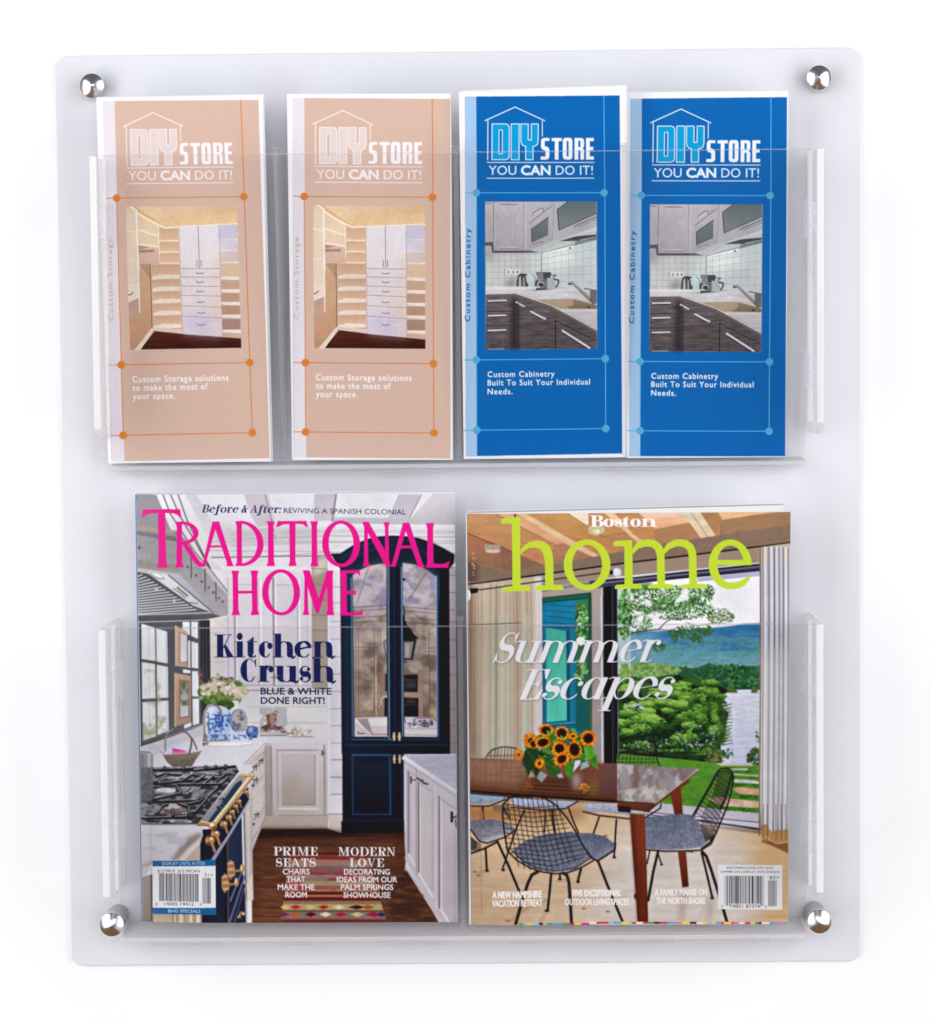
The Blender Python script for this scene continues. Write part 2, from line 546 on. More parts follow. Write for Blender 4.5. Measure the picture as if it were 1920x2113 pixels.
    if ch == 'E' or ch == 'L':
        stem(sv, 0, 1); rect(sv, 0, sv + st + .40, hl); poly(sv + st + .40, 0, sv + st + .40, .34, sv + st + .36, .34, sv + st + .22, hl)
        if ch == 'E':
            rect(sv, 1 - hl, sv + st + .36, 1); poly(sv + st + .38, 1, sv + st + .38, .68, sv + st + .34, .68, sv + st + .20, 1 - hl)
            rect(sv + st, .5, sv + st + .2, .5 + hl); poly(sv + st + .22, .34, sv + st + .22, .70, sv + st + .18, .6, sv + st + .1, .52, sv + st + .18, .44)
        return out, sv + st + .42
    if ch == 'T':
        stem(.26, 0, 1, t=False); rect(0, 1 - hl, .52 + st, 1); poly(0, 1, 0, .66, .04, .66, .18, 1 - hl); poly(.52 + st, 1, .52 + st, .66, .48 + st, .66, .34 + st, 1 - hl); return out, .52 + st
    if ch == 'A':
        poly(.30, 1, .36, 1, .10 + hl, 0, .08, 0); poly(.28, 1, .36 + st * .3, 1, .60 + st, 0, .60, 0); rect(.18, .30, .58, .30 + hl); rect(0, 0, .24, hl); rect(.52, 0, .70 + st, hl); return out, .68 + st
    if ch == 'V':
        poly(.08, 1, .08 + st, 1, .40 + st * .4, 0, .34 + st * .3, 0); poly(.36 + st * .3, 0, .40 + st * .4, 0, .66 + st * .5, 1, .60 + st * .5, 1); rect(0, 1 - hl, .2 + st, 1); rect(.50 + st * .5, 1 - hl, .78 + st * .5, 1); return out, .76 + st * .5
    if ch == 'N':
        thin(sv, 0, 1); thin(sv + .58, 0, 1, b=False); poly(sv - .05, 1, sv + st * .9, 1, sv + .58 + hl * 1.2, 0, sv + .55, 0); return out, .58 + 2 * sv
    if ch == 'M':
        thin(sv, 0, 1); stem(sv + .72, 0, 1); poly(sv, 1, sv + st, 1, sv + .48, 0, sv + .38, 0); poly(sv + .40, 0, sv + .46, 0, sv + .76, 1, sv + .70, 1); return out, .72 + st + 2 * sv
    if ch == 'O':
        rx = .38 + st * .2; bowl(rx, .5, rx, .5); return out, rx * 2
    if ch == 'C':
        rx = .37 + st * .25; arc(rx, .5, rx - st / 2, .5 - hl / 2, 48, 325, hl, hl); poly(rx * 1.66, .98, rx * 1.72, .98, rx * 1.74, .62, rx * 1.69, .62, rx * 1.5, .88); return out, rx * 1.8
    if ch == 'K':
        stem(sv, 0, 1); out.append(sweep([[sv + st - .01, .40], [sv + st + .34, 1 - hl]], [hl * 1.3] * 2)); rect(sv + st + .22, 1 - hl, sv + st + .46, 1); poly(sv + st + .04, .46, sv + st + .10, .60, sv + st + .24 + st, 0, sv + st + .20, 0); rect(sv + st + .12, 0, sv + st + .32 + st, hl); return out, sv + st + .36 + st * .6
    if ch == '&':
        bowl(.30, .26, .28, .27); bowl(.30, .76, .17, .24); poly(.16, .62, .16 + st, .66, .72, .02, .58, .0); out.append(sweep([[.5, .2], [.64, .55]], [hl, hl])); rect(.54, .54, .76, .54 + hl); return out, .76
    if ch == ':':
        ball(.1, .1, br * 1.1); ball(.1, X - .1, br * 1.1); return out, .2
    rect(0, 0, st, X)
    return out, st
# ------------------------------------------------------------------ artwork of the two folded leaflets
WHITE = (247, 247, 251)

def store_logo(s, dx, dy, line, fill, word):
    """house outline over DIY, block STORE and the slogan; drawn in a 4.58-per-unit frame"""
    def sh(p):
        q = np.asarray(p, float).reshape(-1, 2) + np.array([dx, dy])
        return q.ravel()
    s.cur = 2
    s.L(sh([392, 447, 677, 316, 960, 447]), 1.9, line)
    s.L(sh([418, 440, 418, 825]), 1.7, line)
    s.L(sh([937, 447, 937, 595]), 1.7, line)
    s.L(sh([413, 848, 1433, 848]), 1.6, line)
    s.L(sh([413, 999, 1430, 999]), 1.6, line)
    D = [458, 478, 590, 478, 612, 488, 622, 510, 622, 790, 612, 812, 590, 822, 458, 822]
    I = [640, 478, 716, 478, 716, 822, 640, 822]
    Y = [732, 478, 803, 478, 803, 632, 832, 632, 832, 478, 898, 478, 898, 640, 890, 675, 870, 690, 849, 694, 849, 822, 779, 822, 779, 694, 755, 688, 738, 668, 732, 640]
    for g in (D, I, Y):
        q = sh(g)
        s.P(q, fill)
        s.L(np.append(q, q[:2]), 1.7, line)
    s.P(sh([525, 538, 556, 538, 556, 765, 525, 765]), s.paper)
    s.L(sh([525, 538, 556, 538, 556, 765, 525, 765, 525, 538]), 1.6, line)
    B = [(925, 640, 935, 618, 955, 612, 1005, 612, 1005, 640, 965, 640, 960, 646, 960, 690, 990, 700, 1004, 720, 1004, 795, 994, 815, 975, 820, 922, 820, 922, 792, 965, 792, 968, 786, 968, 735, 935, 722, 925, 700),
         (1027, 612, 1122, 612, 1122, 643, 1092, 643, 1092, 820, 1056, 820, 1056, 643, 1027, 643),
         (1133, 636, 1142, 617, 1160, 611, 1198, 611, 1215, 617, 1224, 636, 1224, 795, 1215, 815, 1198, 820, 1160, 820, 1142, 815, 1133, 795),
         (1245, 612, 1310, 612, 1330, 620, 1336, 640, 1336, 695, 1322, 712, 1336, 728, 1336, 820, 1302, 820, 1302, 732, 1281, 732, 1281, 820, 1245, 820),
         (1355, 612, 1430, 612, 1430, 642, 1391, 642, 1391, 698, 1424, 698, 1424, 728, 1391, 728, 1391, 790, 1430, 790, 1430, 820, 1355, 820)]
    for g in B:
        s.P(sh(g), word)
    s.P(sh([1169, 642, 1188, 642, 1188, 790, 1169, 790]), s.paper)
    s.P(sh([1281, 640, 1302, 640, 1302, 702, 1281, 702]), s.paper)
    for txt, a, b, bold in (('YOU', 428, 690, -0.008), ('CAN', 738, 1012, 0.035), ('DO', 1065, 1245, -0.008), ('IT!', 1297, 1420, -0.008)):
        s.T(txt, a + dx, b + dx, 966 + dy, 86, line, bold=bold)
    s.cur = 0

def leaflet_grid(s, line, dot, xs, ys, xl, top):
    s.L([xs[1][0], top, xs[1][1], ys[0], xs[1][1], ys[1], xs[1][2], ys[2]], 1.9, line)
    s.L([xs[0][0], ys[0], xs[0][1], ys[1], xs[0][2], ys[2]], 1.9, line)
    for k, y in enumerate(ys):
        s.L([xl, y, xs[1][k], y], 1.9, line)
    for k, y in enumerate(ys):
        for c in (0, 1):
            s.cur = 10 + 2 * k + c
            s.C(xs[c][k], y, 26, 26, dot)
    s.cur = 0

def storage_leaflet():
    s = Sheet(588, 186, 940, 956, WHITE)
    s.frame(560, 380, 3.2525)
    bg = (217, 185, 168)
    s.paper = bg
    s.P([142, -575, 1206, -575, 1200, 1838, 150, 1838], bg)
    s.P([143, -575, 221, -575, 236, 1838, 154, 1838], (232, 226, 233))
    s.TEX([142, -575, 1206, -575, 1206, 1838, 142, 1838], 0.018, 3, 3, 5)
    s.frame(560, 160, 4.58)
    store_logo(s, 0, 0, (250, 240, 240), (229, 214, 211), (247, 244, 247))
    s.frame(560, 380, 3.2525)
    o = (218, 126, 56)
    leaflet_grid(s, o, (222, 132, 56), ((221, 229, 231), (1084, 1087, 1089)), (91, 1207, 1669), 150, -575)
    s.T('Custom Storage', 0, 548, 914, 30, (202, 166, 150), rot90=True, dy=183, track=1.25)
    s.cur = 5
    for i, t in enumerate(('Custom Storage solutions', 'to make the most of', 'your space.')):
        s.T(t, 301, (940, 800, 580)[i], 1323 + 56 * i, 40, (252, 250, 250), bold=0.014, track=1.16)
    s.cur = 3
    # the printed closet picture
    s.R(284, 152, 1032, 1108, (228, 200, 172))
    s.P([355, 152, 1032, 152, 1032, 200, 480, 235, 440, 215], (238, 208, 172), (226, 188, 146), hor=True)
    s.P([480, 235, 1032, 195, 1032, 275, 630, 292, 545, 298], (233, 196, 150), (240, 205, 160))
    s.P([300, 152, 350, 152, 500, 255, 545, 297, 500, 290, 357, 200], (230, 185, 128))
    s.P([284, 152, 318, 152, 355, 180, 355, 650, 284, 670], (238, 214, 184), (243, 222, 200))
    s.P([355, 185, 498, 275, 498, 530, 358, 420], (234, 208, 176))
    s.P([500, 285, 634, 292, 640, 980, 445, 990, 440, 540, 500, 535], (226, 190, 158), (208, 172, 146))
    for y0, y1 in ((300, 380), (390, 455), (468, 530)):
        s.P([502, y0, 632, y0, 632, y1, 502, y1], (214, 176, 140), (230, 194, 160))
        s.P([502, y1, 634, y1, 634, y1 + 9, 502, y1 + 9], (250, 234, 216))
    for y0, y1 in ((545, 620), (645, 700), (728, 782), (805, 862), (890, 950)):
        s.P([446, y0, 634, y0, 634, y1, 500, y1 - 14, 448, y1], (205, 165, 136), (222, 186, 160))
        s.P([448, y1 + 5, 500, y1 - 10, 636, y1 - 6, 636, y1 + 18, 448, y1 + 24], (240, 222, 206))
    s.P([448, 965, 640, 980, 640, 1010, 448, 990], (222, 202, 190))
    s.L([357, 190, 440, 245, 545, 297, 634, 292, 1032, 275], 3.2, (255, 246, 232))
    s.L([318, 152, 352, 175, 355, 420, 360, 650], 3.2, (255, 248, 238))
    s.L([284, 307, 352, 325], 2.4, (255, 246, 232))
    s.L([284, 515, 356, 512], 2, (250, 236, 218))
    s.L([357, 305, 497, 350], 2.6, (255, 246, 232))
    s.L([357, 403, 497, 425], 2.6, (255, 246, 232))
    s.L([498, 275, 499, 500], 2, (252, 240, 224))
    s.P([360, 412, 497, 430, 498, 500, 490, 530, 470, 540, 365, 538], (226, 192, 172), (214, 180, 164))
    s.L([365, 450, 466, 447], 2.4, (150, 110, 96)); s.L([365, 460, 466, 457], 1.2, (110, 80, 70))
    s.P([362, 415, 440, 422, 380, 440, 362, 440], (190, 150, 126))
    s.P([365, 540, 440, 540, 444, 990, 320, 1108, 288, 1108, 286, 880, 350, 870], (214, 176, 142), (190, 146, 116))
    s.P([365, 540, 435, 640, 435, 540], (190, 150, 122))
    s.L([436, 540, 440, 985], 1.6, (110, 84, 76))
    s.P([284, 670, 362, 655, 362, 760, 286, 795], (240, 222, 208))
    s.P([286, 795, 355, 765, 358, 850, 330, 890, 288, 898], (196, 160, 140))
    s.L([358, 650, 360, 860], 2.2, (250, 238, 224))
    s.L([288, 745, 305, 740, 318, 725], 2.0, (92, 66, 62))
    s.P([444, 985, 700, 1015, 1034, 1045, 1034, 1108, 360, 1108], (92, 42, 30), (58, 26, 22))
    s.TEX([444, 985, 1034, 1045, 1034, 1108, 360, 1108], 0.25, 30, 3, 8)
    s.L([440, 975, 330, 1108], 5, (236, 214, 194)); s.L([447, 988, 352, 1108], 2, (250, 236, 222))
    # white drawer unit with two doors
    s.P([636, 292, 907, 283, 910, 1030, 645, 1010], (234, 229, 234), (224, 208, 206))
    s.P([650, 870, 900, 890, 905, 1030, 650, 1008], (202, 196, 224), a=.7, soft=9)
    s.P([870, 470, 907, 470, 908, 1000, 840, 990], (232, 204, 184), a=0.6, soft=8)
    s.L([766, 288, 768, 570], 1.3, (128, 110, 118)); s.L([636, 292, 645, 1010], 1, (190, 170, 168)); s.L([907, 283, 910, 1030], 1.4, (176, 156, 156))
    for y0, y1 in ((573, 577), (630, 634), (690, 698), (752, 762), (822, 836), (892, 910)):
        s.L([638, y0, 908, y1], 1.3, (150, 128, 136)); s.L([638, y0 + 5, 908, y1 + 5], 1.0, (242, 232, 234))
    for y in (604, 663, 727, 798, 870, 949):
        s.L([745, y - 3, 755, y + 3, 782, y + 3, 793, y - 3], 1.4, (88, 76, 82))
    s.L([753, 520, 753, 560], 1.4, (92, 80, 88)); s.L([780, 520, 780, 560], 1.4, (92, 80, 88))
    # right shelves
    s.P([909, 280, 1033, 276, 1034, 1045, 911, 1030], (222, 202, 196), (206, 172, 152))
    for y0, y1, c in ((290, 372, (206, 198, 216)), (388, 452, (214, 206, 216)), (468, 532, (214, 196, 190)), (545, 630, (220, 190, 160)), (655, 715, (200, 164, 138)), (742, 800, (192, 152, 126)), (825, 885, (184, 146, 124)), (915, 985, (170, 138, 122))):
        s.P([911, y0, 1032, y0, 1032, y1, 911, y1], c)
        s.P([911, y1, 1034, y1 + 2, 1034, y1 + (26 if y0 > 500 else 9), 911, y1 + (18 if y0 > 500 else 7)], (240, 226, 216))
    s.P([915, 300, 990, 300, 990, 450, 915, 450], (200, 204, 236), a=0.4, soft=8)
    s.TEX([284, 152, 1032, 152, 1032, 1108, 284, 1108], 0.05, 3, 3, 2)
    s.TEX([284, 152, 1032, 152, 1032, 1108, 284, 1108], 0.05, 50, 50, 12, oct=4)
    s.cur = 0
    return s

def cabinet_leaflet(seed):
    s = Sheet(938, 180, 1298, 956, WHITE)
    s.frame(930, 400, 3.359)
    bg = (2, 103, 184)
    s.paper = (0, 103, 180)
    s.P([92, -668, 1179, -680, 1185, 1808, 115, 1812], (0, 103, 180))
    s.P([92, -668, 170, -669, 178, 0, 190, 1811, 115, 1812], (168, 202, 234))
    s.frame(920, 160, 4.58)
    store_logo(s, -28, -28, (240, 248, 255), (0, 160, 218), (244, 246, 252))
    s.frame(930, 400, 3.359)
    leaflet_grid(s, (92, 182, 232), (88, 172, 218), ((176, 181, 187), (1066, 1071, 1072)), (8, 1160, 1637), 100, -680)
    s.L([100, 9, 150, 9], 1.4, (110, 170, 216)); s.L([110, 1163, 160, 1163], 1.4, (110, 170, 216)); s.L([113, 1637, 162, 1637], 1.4, (110, 170, 216))
    s.T('Custom Cabinetry', 0, 640, 897, 34, (6, 88, 168), rot90=True, dy=136, bold=0.016, track=1.25)
    s.cur = 5
    for i, t in enumerate(('Custom Cabinetry', 'Built To Suit Your Individual', 'Needs.')):
        s.T(t, 260, (718, 962, 430)[i], (1278, 1335, 1395)[i], 38, (244, 248, 253), bold=0.014, track=1.16)
    s.cur = 3
    rect = [237, 71, 1013, 71, 1014, 1090, 245, 1090]
    s.P(rect, (196, 198, 200))
    # wall cupboards
    s.P([237, 71, 715, 71, 705, 340, 545, 410, 300, 410, 296, 350, 238, 352], (196, 190, 194), (172, 168, 174))
    s.TEX([237, 71, 1013, 71, 1013, 260, 545, 410, 300, 410, 237, 352], 0.06, 2.2, 14, 11)
    s.L([295, 72, 297, 350], 1.6, (110, 104, 112)); s.L([300, 72, 300, 410], 1, (214, 208, 212)); s.L([503, 72, 503, 410], 1.4, (150, 142, 148)); s.L([515, 72, 515, 408], 1, (206, 202, 206))
    s.L([340, 88, 460, 90], 1.6, (110, 106, 112)); s.L([240, 82, 280, 84], 1.5, (116, 110, 116))
    s.L([350, 386, 350, 402], 1, (120, 116, 120)); s.L([348, 388, 458, 387], 2.4, (220, 218, 222)); s.L([350, 393, 458, 392, 458, 402], 1.3, (104, 100, 106))
    s.P([238, 352, 296, 350, 300, 410, 560, 410, 620, 428, 285, 428, 278, 378, 238, 378], (92, 86, 92))
    s.P([525, 72, 715, 72, 705, 345, 560, 405, 530, 405], (192, 188, 192), (168, 164, 170))
    s.L([545, 220, 700, 98], 1.4, (100, 96, 102))
    s.L([568, 163, 570, 152, 620, 115, 640, 118, 638, 135], 1.8, (110, 106, 112)); s.L([575, 160, 634, 122], 1.2, (220, 218, 222))
    s.P([558, 262, 676, 178, 674, 305, 562, 355], (112, 122, 122), (96, 106, 104)); s.L([558, 262, 676, 178], 1.4, (56, 58, 62)); s.L([558, 262, 562, 355], 1.6, (60, 60, 64))
    s.L([570, 376, 572, 365, 636, 348, 638, 360], 1.6, (112, 108, 114)); s.L([715, 72, 706, 340], 1.3, (146, 140, 146))
    s.P([718, 72, 1013, 72, 1013, 250, 715, 345], (190, 188, 194), (178, 176, 184))
    s.P([738, 125, 810, 71, 1011, 71, 1011, 152, 750, 268], (104, 116, 116), (128, 136, 138)); s.L([738, 125, 750, 268], 2.2, (70, 72, 78)); s.L([750, 268, 1011, 155], 1.5, (70, 74, 78)); s.L([738, 125, 810, 71], 1.6, (62, 64, 70))
    s.L([860, 246, 870, 238, 1011, 178], 1.7, (84, 84, 90)); s.L([885, 246, 1011, 196], 1.2, (120, 120, 126))
    s.P([548, 408, 718, 345, 1013, 248, 1013, 272, 760, 350, 630, 428], (214, 220, 222), (168, 176, 178))
    s.P([750, 346, 870, 312, 1011, 300, 1011, 330, 880, 345], (70, 76, 80)); s.L([900, 340, 1011, 318], 1.6, (206, 210, 214))
    # tiled walls
    s.P([240, 378, 278, 378, 285, 428, 628, 428, 628, 672, 242, 662], (196, 200, 200), (206, 206, 204))
    s.P([240, 378, 278, 378, 285, 470, 242, 480], (150, 148, 150), a=.7, soft=6)
    s.P([628, 428, 870, 372, 1012, 335, 1012, 690, 830, 668, 628, 650], (204, 216, 218), (208, 212, 212))
    s.P([650, 435, 850, 395, 870, 480, 680, 540], (248, 252, 240), a=.85, soft=12)
    s.P([560, 440, 628, 440, 628, 600, 560, 600], (224, 236, 236), a=.6, soft=10)
    for k in range(9):
        x = 245 + k * 43
        s.L([x, 430, x, 664], 0.9, (150, 152, 152), a=.8)
    for k in range(6):
        s.L([242, 440 + k * 40, 628, 436 + k * 41], 0.9, (152, 154, 154), a=.8)
    for x in (672, 720, 768, 816, 868, 918, 968):
        s.L([x, 428 - (x - 628) * .24, x, 655], 0.9, (156, 164, 166), a=.75)
    for k in range(6):
        s.L([628, 470 + k * 38, 1012, 400 + k * 58], 0.9, (150, 158, 160), a=.75)
    s.L([628, 430, 628, 650], 1.6, (120, 128, 128))
    s.P([632, 430, 640, 420, 830, 374, 860, 376, 858, 396, 820, 400], (232, 238, 236)); s.L([640, 430, 820, 392], 2.4, (255, 255, 248)); s.L([632, 428, 840, 372, 862, 374], 1.4, (86, 92, 94)); s.C(826, 394, 8, 6, (60, 60, 60))
    s.P([860, 352, 1012, 318, 1012, 338, 862, 376], (100, 108, 112), a=.7)
    s.P([375, 540, 480, 540, 480, 576, 375, 576], (222, 222, 220)); s.L([375, 540, 375, 576], 1.5, (120, 120, 120))
    for x in (398, 430, 460): s.C(x, 558, 8, 9, (60, 60, 62)); s.C(x - 3, 558, 5, 7, (200, 200, 200))
    s.P([390, 610, 450, 590, 450, 670, 380, 665], (120, 110, 106), a=.6, soft=6)
    # kettle, jug, coffee machine
    s.P([455, 670, 456, 620, 466, 580, 484, 568, 510, 570, 522, 600, 530, 650, 526, 676], (66, 68, 72)); s.P([470, 660, 472, 600, 484, 580, 490, 660], (180, 184, 186)); s.P([500, 660, 500, 590, 512, 600, 516, 660], (150, 152, 156)); s.L([510, 576, 534, 580, 542, 620, 530, 660], 3.2, (40, 42, 46)); s.R(452, 660, 530, 676, (40, 40, 44))
    s.P([528, 570, 560, 566, 580, 580, 584, 676, 540, 676], (196, 216, 218)); s.L([560, 570, 582, 590, 586, 660], 1.6, (120, 140, 142))
    s.R(593, 560, 694, 585, (84, 86, 90)); s.R(600, 562, 640, 612, (130, 132, 136)); s.R(640, 562, 692, 612, (74, 76, 80)); s.L([694, 580, 730, 582, 706, 600], 1.8, (50, 50, 54))
    s.P([590, 620, 660, 612, 662, 690, 590, 680], (96, 98, 102)); s.C(624, 646, 26, 24, (170, 176, 178)); s.C(626, 650, 18, 16, (60, 60, 64)); s.L([590, 670, 586, 640, 600, 612], 2.2, (40, 40, 44)); s.P([664, 600, 720, 600, 730, 670, 664, 670], (176, 184, 186)); s.L([718, 610, 746, 616, 746, 640, 730, 664], 2.8, (36, 38, 40)); s.L([664, 600, 668, 680], 1.4, (70, 74, 76)); s.R(590, 676, 742, 692, (50, 50, 54)); s.P([560, 684, 780, 700, 770, 712, 640, 710], (110, 106, 106))
    # worktop, sink, tap
    s.P([242, 662, 450, 676, 560, 690, 830, 668, 1012, 690, 1012, 978, 700, 800, 445, 710, 244, 712], (214, 214, 214), (188, 184, 188))
    s.TEX([242, 662, 1012, 690, 1012, 978, 445, 710], 0.07, 14, 3, 3)
    s.P([242, 660, 630, 660, 560, 680, 242, 676], (226, 226, 224)); s.P([740, 690, 1012, 700, 1012, 740, 900, 720], (196, 196, 200))
    s.P([556, 746, 920, 742, 1012, 790, 1012, 826, 750, 828], (206, 200, 190)); s.P([598, 750, 850, 746, 1012, 792, 1012, 818, 760, 812], (158, 138, 116), (120, 104, 88)); s.P([598, 750, 850, 746, 850, 790, 790, 815, 740, 800], (176, 156, 132)); s.L([556, 748, 748, 830, 1012, 828], 1.8, (226, 222, 216)); s.L([560, 752, 748, 836], 1, (96, 90, 86)); s.C(955, 803, 10, 6, (50, 44, 40))
    s.L([818, 640, 840, 634, 862, 652, 990, 776], [3.6, 4.2, 4.6, 7], (110, 102, 92)); s.L([822, 636, 846, 634, 960, 745], 1.4, (206, 200, 190)); s.C(826, 644, 14, 7, (90, 84, 78)); s.P([965, 690, 1012, 690, 1012, 782, 990, 780, 965, 730], (112, 110, 112)); s.L([928, 676, 1012, 692], 2.4, (96, 94, 96))
    # dark base units
    s.P([244, 714, 445, 712, 700, 802, 1013, 980, 1013, 1090, 246, 1090], (102, 93, 95), (84, 76, 78))
    s.TEX([244, 714, 445, 712, 1013, 980, 1013, 1090, 246, 1090], 0.36, 18, 1.6, 21)
    s.P([420, 735, 468, 745, 470, 1090, 415, 1090], (42, 38, 44), a=.75, soft=4)
    s.P([244, 712, 445, 708, 700, 795, 1013, 968, 1013, 985, 700, 812, 440, 722, 244, 730], (110, 98, 96))
    for y in (832, 930): s.L([246, y, 420, y - 4], 1.4, (38, 34, 38)); s.L([246, y + 6, 420, y + 2], 1, (112, 102, 104))
    for y in (757, 859, 960): s.L([262, y, 383, y - 3], 2.8, (222, 222, 226)); s.L([262, y + 8, 383, y + 5], 1.4, (50, 46, 50))
    s.L([262, 985, 262, 1088], 1, (120, 110, 112)); s.L([365, 985, 365, 1088], 1, (112, 102, 104)); s.L([262, 1086, 370, 1086], 1.6, (160, 156, 158))
    s.L([455, 766, 510, 796], 3, (216, 216, 220)); s.L([556, 832, 650, 882], 3.4, (224, 224, 228)); s.L([556, 842, 640, 888], 1.4, (40, 36, 40)); s.L([775, 966, 960, 1084], 4.2, (214, 216, 222)); s.L([778, 980, 940, 1088], 1.8, (34, 30, 34)); s.L([640, 876, 655, 882], 4, (200, 200, 206))
    s.L([726, 890, 726, 1088], 1.8, (32, 28, 32)); s.L([726, 895, 1012, 1040], 1.4, (36, 32, 36)); s.L([470, 770, 470, 1088], 1.2, (40, 36, 40)); s.P([960, 1060, 1013, 1030, 1013, 1090, 1000, 1090], (110, 106, 112), a=.6)
    s.TEX(rect, 0.05, 2.5, 2.5, 6)
    s.TEX(rect, 0.07, 50, 50, 16, oct=4)
    s.cur = 0
    return s
# ------------------------------------------------------------------ artwork of the two magazine covers
def bars(s, x0, x1, y0, y1, seed, n=30, ink=(40, 40, 44)):
    rs = random.Random(seed)
    x = x0
    while x < x1:
        w = rs.choice((5.5, 5.5, 8, 11, 16)) * (x1 - x0) / 410.0
        g = rs.choice((5, 7, 10)) * (x1 - x0) / 410.0
        k = rs.choice((0, 0, 30, 60, 90))
        s.R(x, y0, min(x + w, x1), y1, (ink[0] + k, ink[1] + k, ink[2] + k))
        x += w + g

def kitchen_cover():
    s = Sheet(272, 1004, 950, 1914, (212, 209, 217))
    A = (260, 1000, 5.039); B = (600, 1000, 5.039); C = (260, 1260, 5.039)
    D = (600, 1260, 5.039); E = (260, 1540, 5.039); F = (600, 1540, 5.039)
    # ---- ceiling and beams
    s.frame(*A)
    s.P([60, 60, 1900, 40, 3600, 20, 3600, 620, 1000, 620, 60, 500], (222, 221, 226), (208, 205, 212))
    s.P([60, 100, 325, 135, 475, 500, 60, 470], (150, 148, 152), (140, 138, 143))
    s.P([325, 120, 620, 110, 900, 480, 1060, 900, 880, 890, 470, 480], (226, 225, 230), (198, 194, 198))
    s.P([620, 110, 730, 108, 1000, 560, 900, 640], (204, 200, 206))
    for p in ([388, 120, 470, 330, 745, 750, 850, 860], [468, 118, 570, 350, 720, 600, 875, 885], [546, 115, 640, 380, 760, 640, 880, 880]):
        s.L(p, 2.1, (82, 78, 82))
    s.P([1230, 100, 1455, 95, 1570, 590, 1400, 480, 1300, 330], (194, 185, 194)); s.L([1455, 100, 1520, 380, 1565, 590], 1.8, (120, 108, 116)); s.L([1480, 100, 1545, 400], 1, (160, 150, 156))
    s.frame(*B)
    s.P([248, 80, 485, 80, 455, 370, 245, 370], (192, 184, 193)); s.L([480, 85, 436, 372], 2.0, (110, 104, 116)); s.L([466, 85, 425, 372], 1, (150, 142, 152))
    s.P([1138, 85, 1370, 80, 1225, 372, 1005, 372], (190, 183, 194)); s.L([1368, 85, 1215, 372], 1.5, (124, 118, 128)); s.L([1138, 85, 1010, 365], 1, (150, 144, 152))
    s.P([1500, 60, 1720, 60, 1720, 340, 1240, 350], (206, 203, 210), (186, 180, 188))
    s.P([450, 335, 1720, 330, 1720, 405, 440, 408], (184, 180, 188))
    for y, w, c in ((405, 24, (222, 219, 224)), (470, 40, (198, 195, 201)), (520, 10, (168, 162, 168)), (545, 18, (212, 209, 214)), (585, 14, (184, 178, 184)), (640, 40, (206, 202, 208)), (690, 12, (176, 170, 174)), (715, 20, (198, 194, 200))):
        s.L([-600, y + 90 if y > 600 else y + 60, 380, y + 8, 1720, y], w / 5, c)
    s.L([-820, 770, 0, 745, 420, 735], 2.2, (116, 106, 108)); s.L([-840, 700, 420, 690], 1.2, (150, 142, 146)); s.L([-840, 610, 1720, 560], 1, (160, 152, 156))
    s.P([-780, 440, 250, 430, 300, 520, 250, 620, -780, 660], (176, 170, 174), a=.5, soft=8)
    # ---- white wall cupboards behind the lettering
    s.frame(*A)
    s.P([880, 780, 1900, 745, 2300, 740, 2300, 1700, 1015, 1700, 1015, 900], (212, 207, 214))
    s.R(990, 860, 2300, 930, (224, 221, 226), (206, 200, 206))
    s.frame(*C)
    s.P([1012, -340, 2180, -340, 2180, 785, 1012, 785], (206, 201, 209), (200, 194, 202))
    s.P([872, -360, 1020, -300, 1020, 760, 876, 745], (210, 204, 202), (202, 194, 190))
    for y in (240, 385, 545, 700): s.L([876, y, 1015, y - 6], 1, (170, 162, 160))
    for x, w, c in ((1058, 1.6, (160, 152, 158)), (1128, 3.4, (148, 138, 146)), (1150, 2, (226, 222, 228)), (1376, 1.4, (166, 158, 164)), (1400, 3, (226, 223, 229)), (1530, 3.6, (140, 130, 138)), (1555, 2, (224, 220, 226)), (1782, 1.6, (158, 142, 150)), (1800, 4, (226, 224, 230)), (1880, 1.4, (176, 168, 174))):
        s.L([x, -330, x + 4, 780], w, c)
    s.P([1165, -260, 1375, -260, 1378, 690, 1168, 690], (204, 198, 206)); s.P([1570, -260, 1775, -260, 1780, 700, 1575, 700], (202, 196, 204))
    s.L([1165, -265, 1375, -265], 1.4, (168, 160, 166)); s.L([1560, -265, 1780, -265], 1.4, (160, 152, 158)); s.L([1165, 690, 1378, 690, 1380, 0], 1, (176, 168, 174))
    s.L([1015, 780, 2180, 785], 1.8, (160, 150, 152)); s.L([1200, 832, 2180, 836], 2.6, (150, 138, 138)); s.R(1200, 790, 2180, 826, (206, 201, 204))
    s.R(1505, 690, 1560, 700, (110, 90, 76)); s.R(1540, 660, 1552, 720, (150, 130, 110))
    # back wall planks above the worktop
    s.P([870, 845, 2130, 845, 2130, 1345, 870, 1345], (205, 202, 203), (212, 210, 213))
    for y in (1002, 1162, 1175): s.L([1250, y, 2120, y - 4], 1.0, (176, 170, 170))
    # ---- steel range hood
    s.frame(*A)
    s.P([60, 440, 540, 500, 720, 690, 1055, 1115, 1060, 1372, 975, 1385, 560, 955, 60, 895], (140, 137, 140), (160, 157, 160))
    s.P([60, 435, 530, 502, 530, 520, 60, 505], (158, 146, 134)); s.P([60, 505, 530, 560, 530, 610, 60, 545], (122, 120, 124), (104, 102, 106))
    s.P([60, 800, 560, 860, 560, 955, 60, 900], (138, 128, 122), (150, 142, 136), a=.8)
    s.P([640, 700, 720, 690, 1055, 1115, 1050, 1150, 960, 1060], (188, 186, 190), a=.8)
    s.L([530, 520, 870, 880, 1058, 1120], 2, (112, 108, 112))
    for x, y0, y1 in ((683, 720, 985), (826, 890, 1115), (937, 1030, 1220)): s.L([x, y0, x, y1], 2.0, (72, 70, 74))
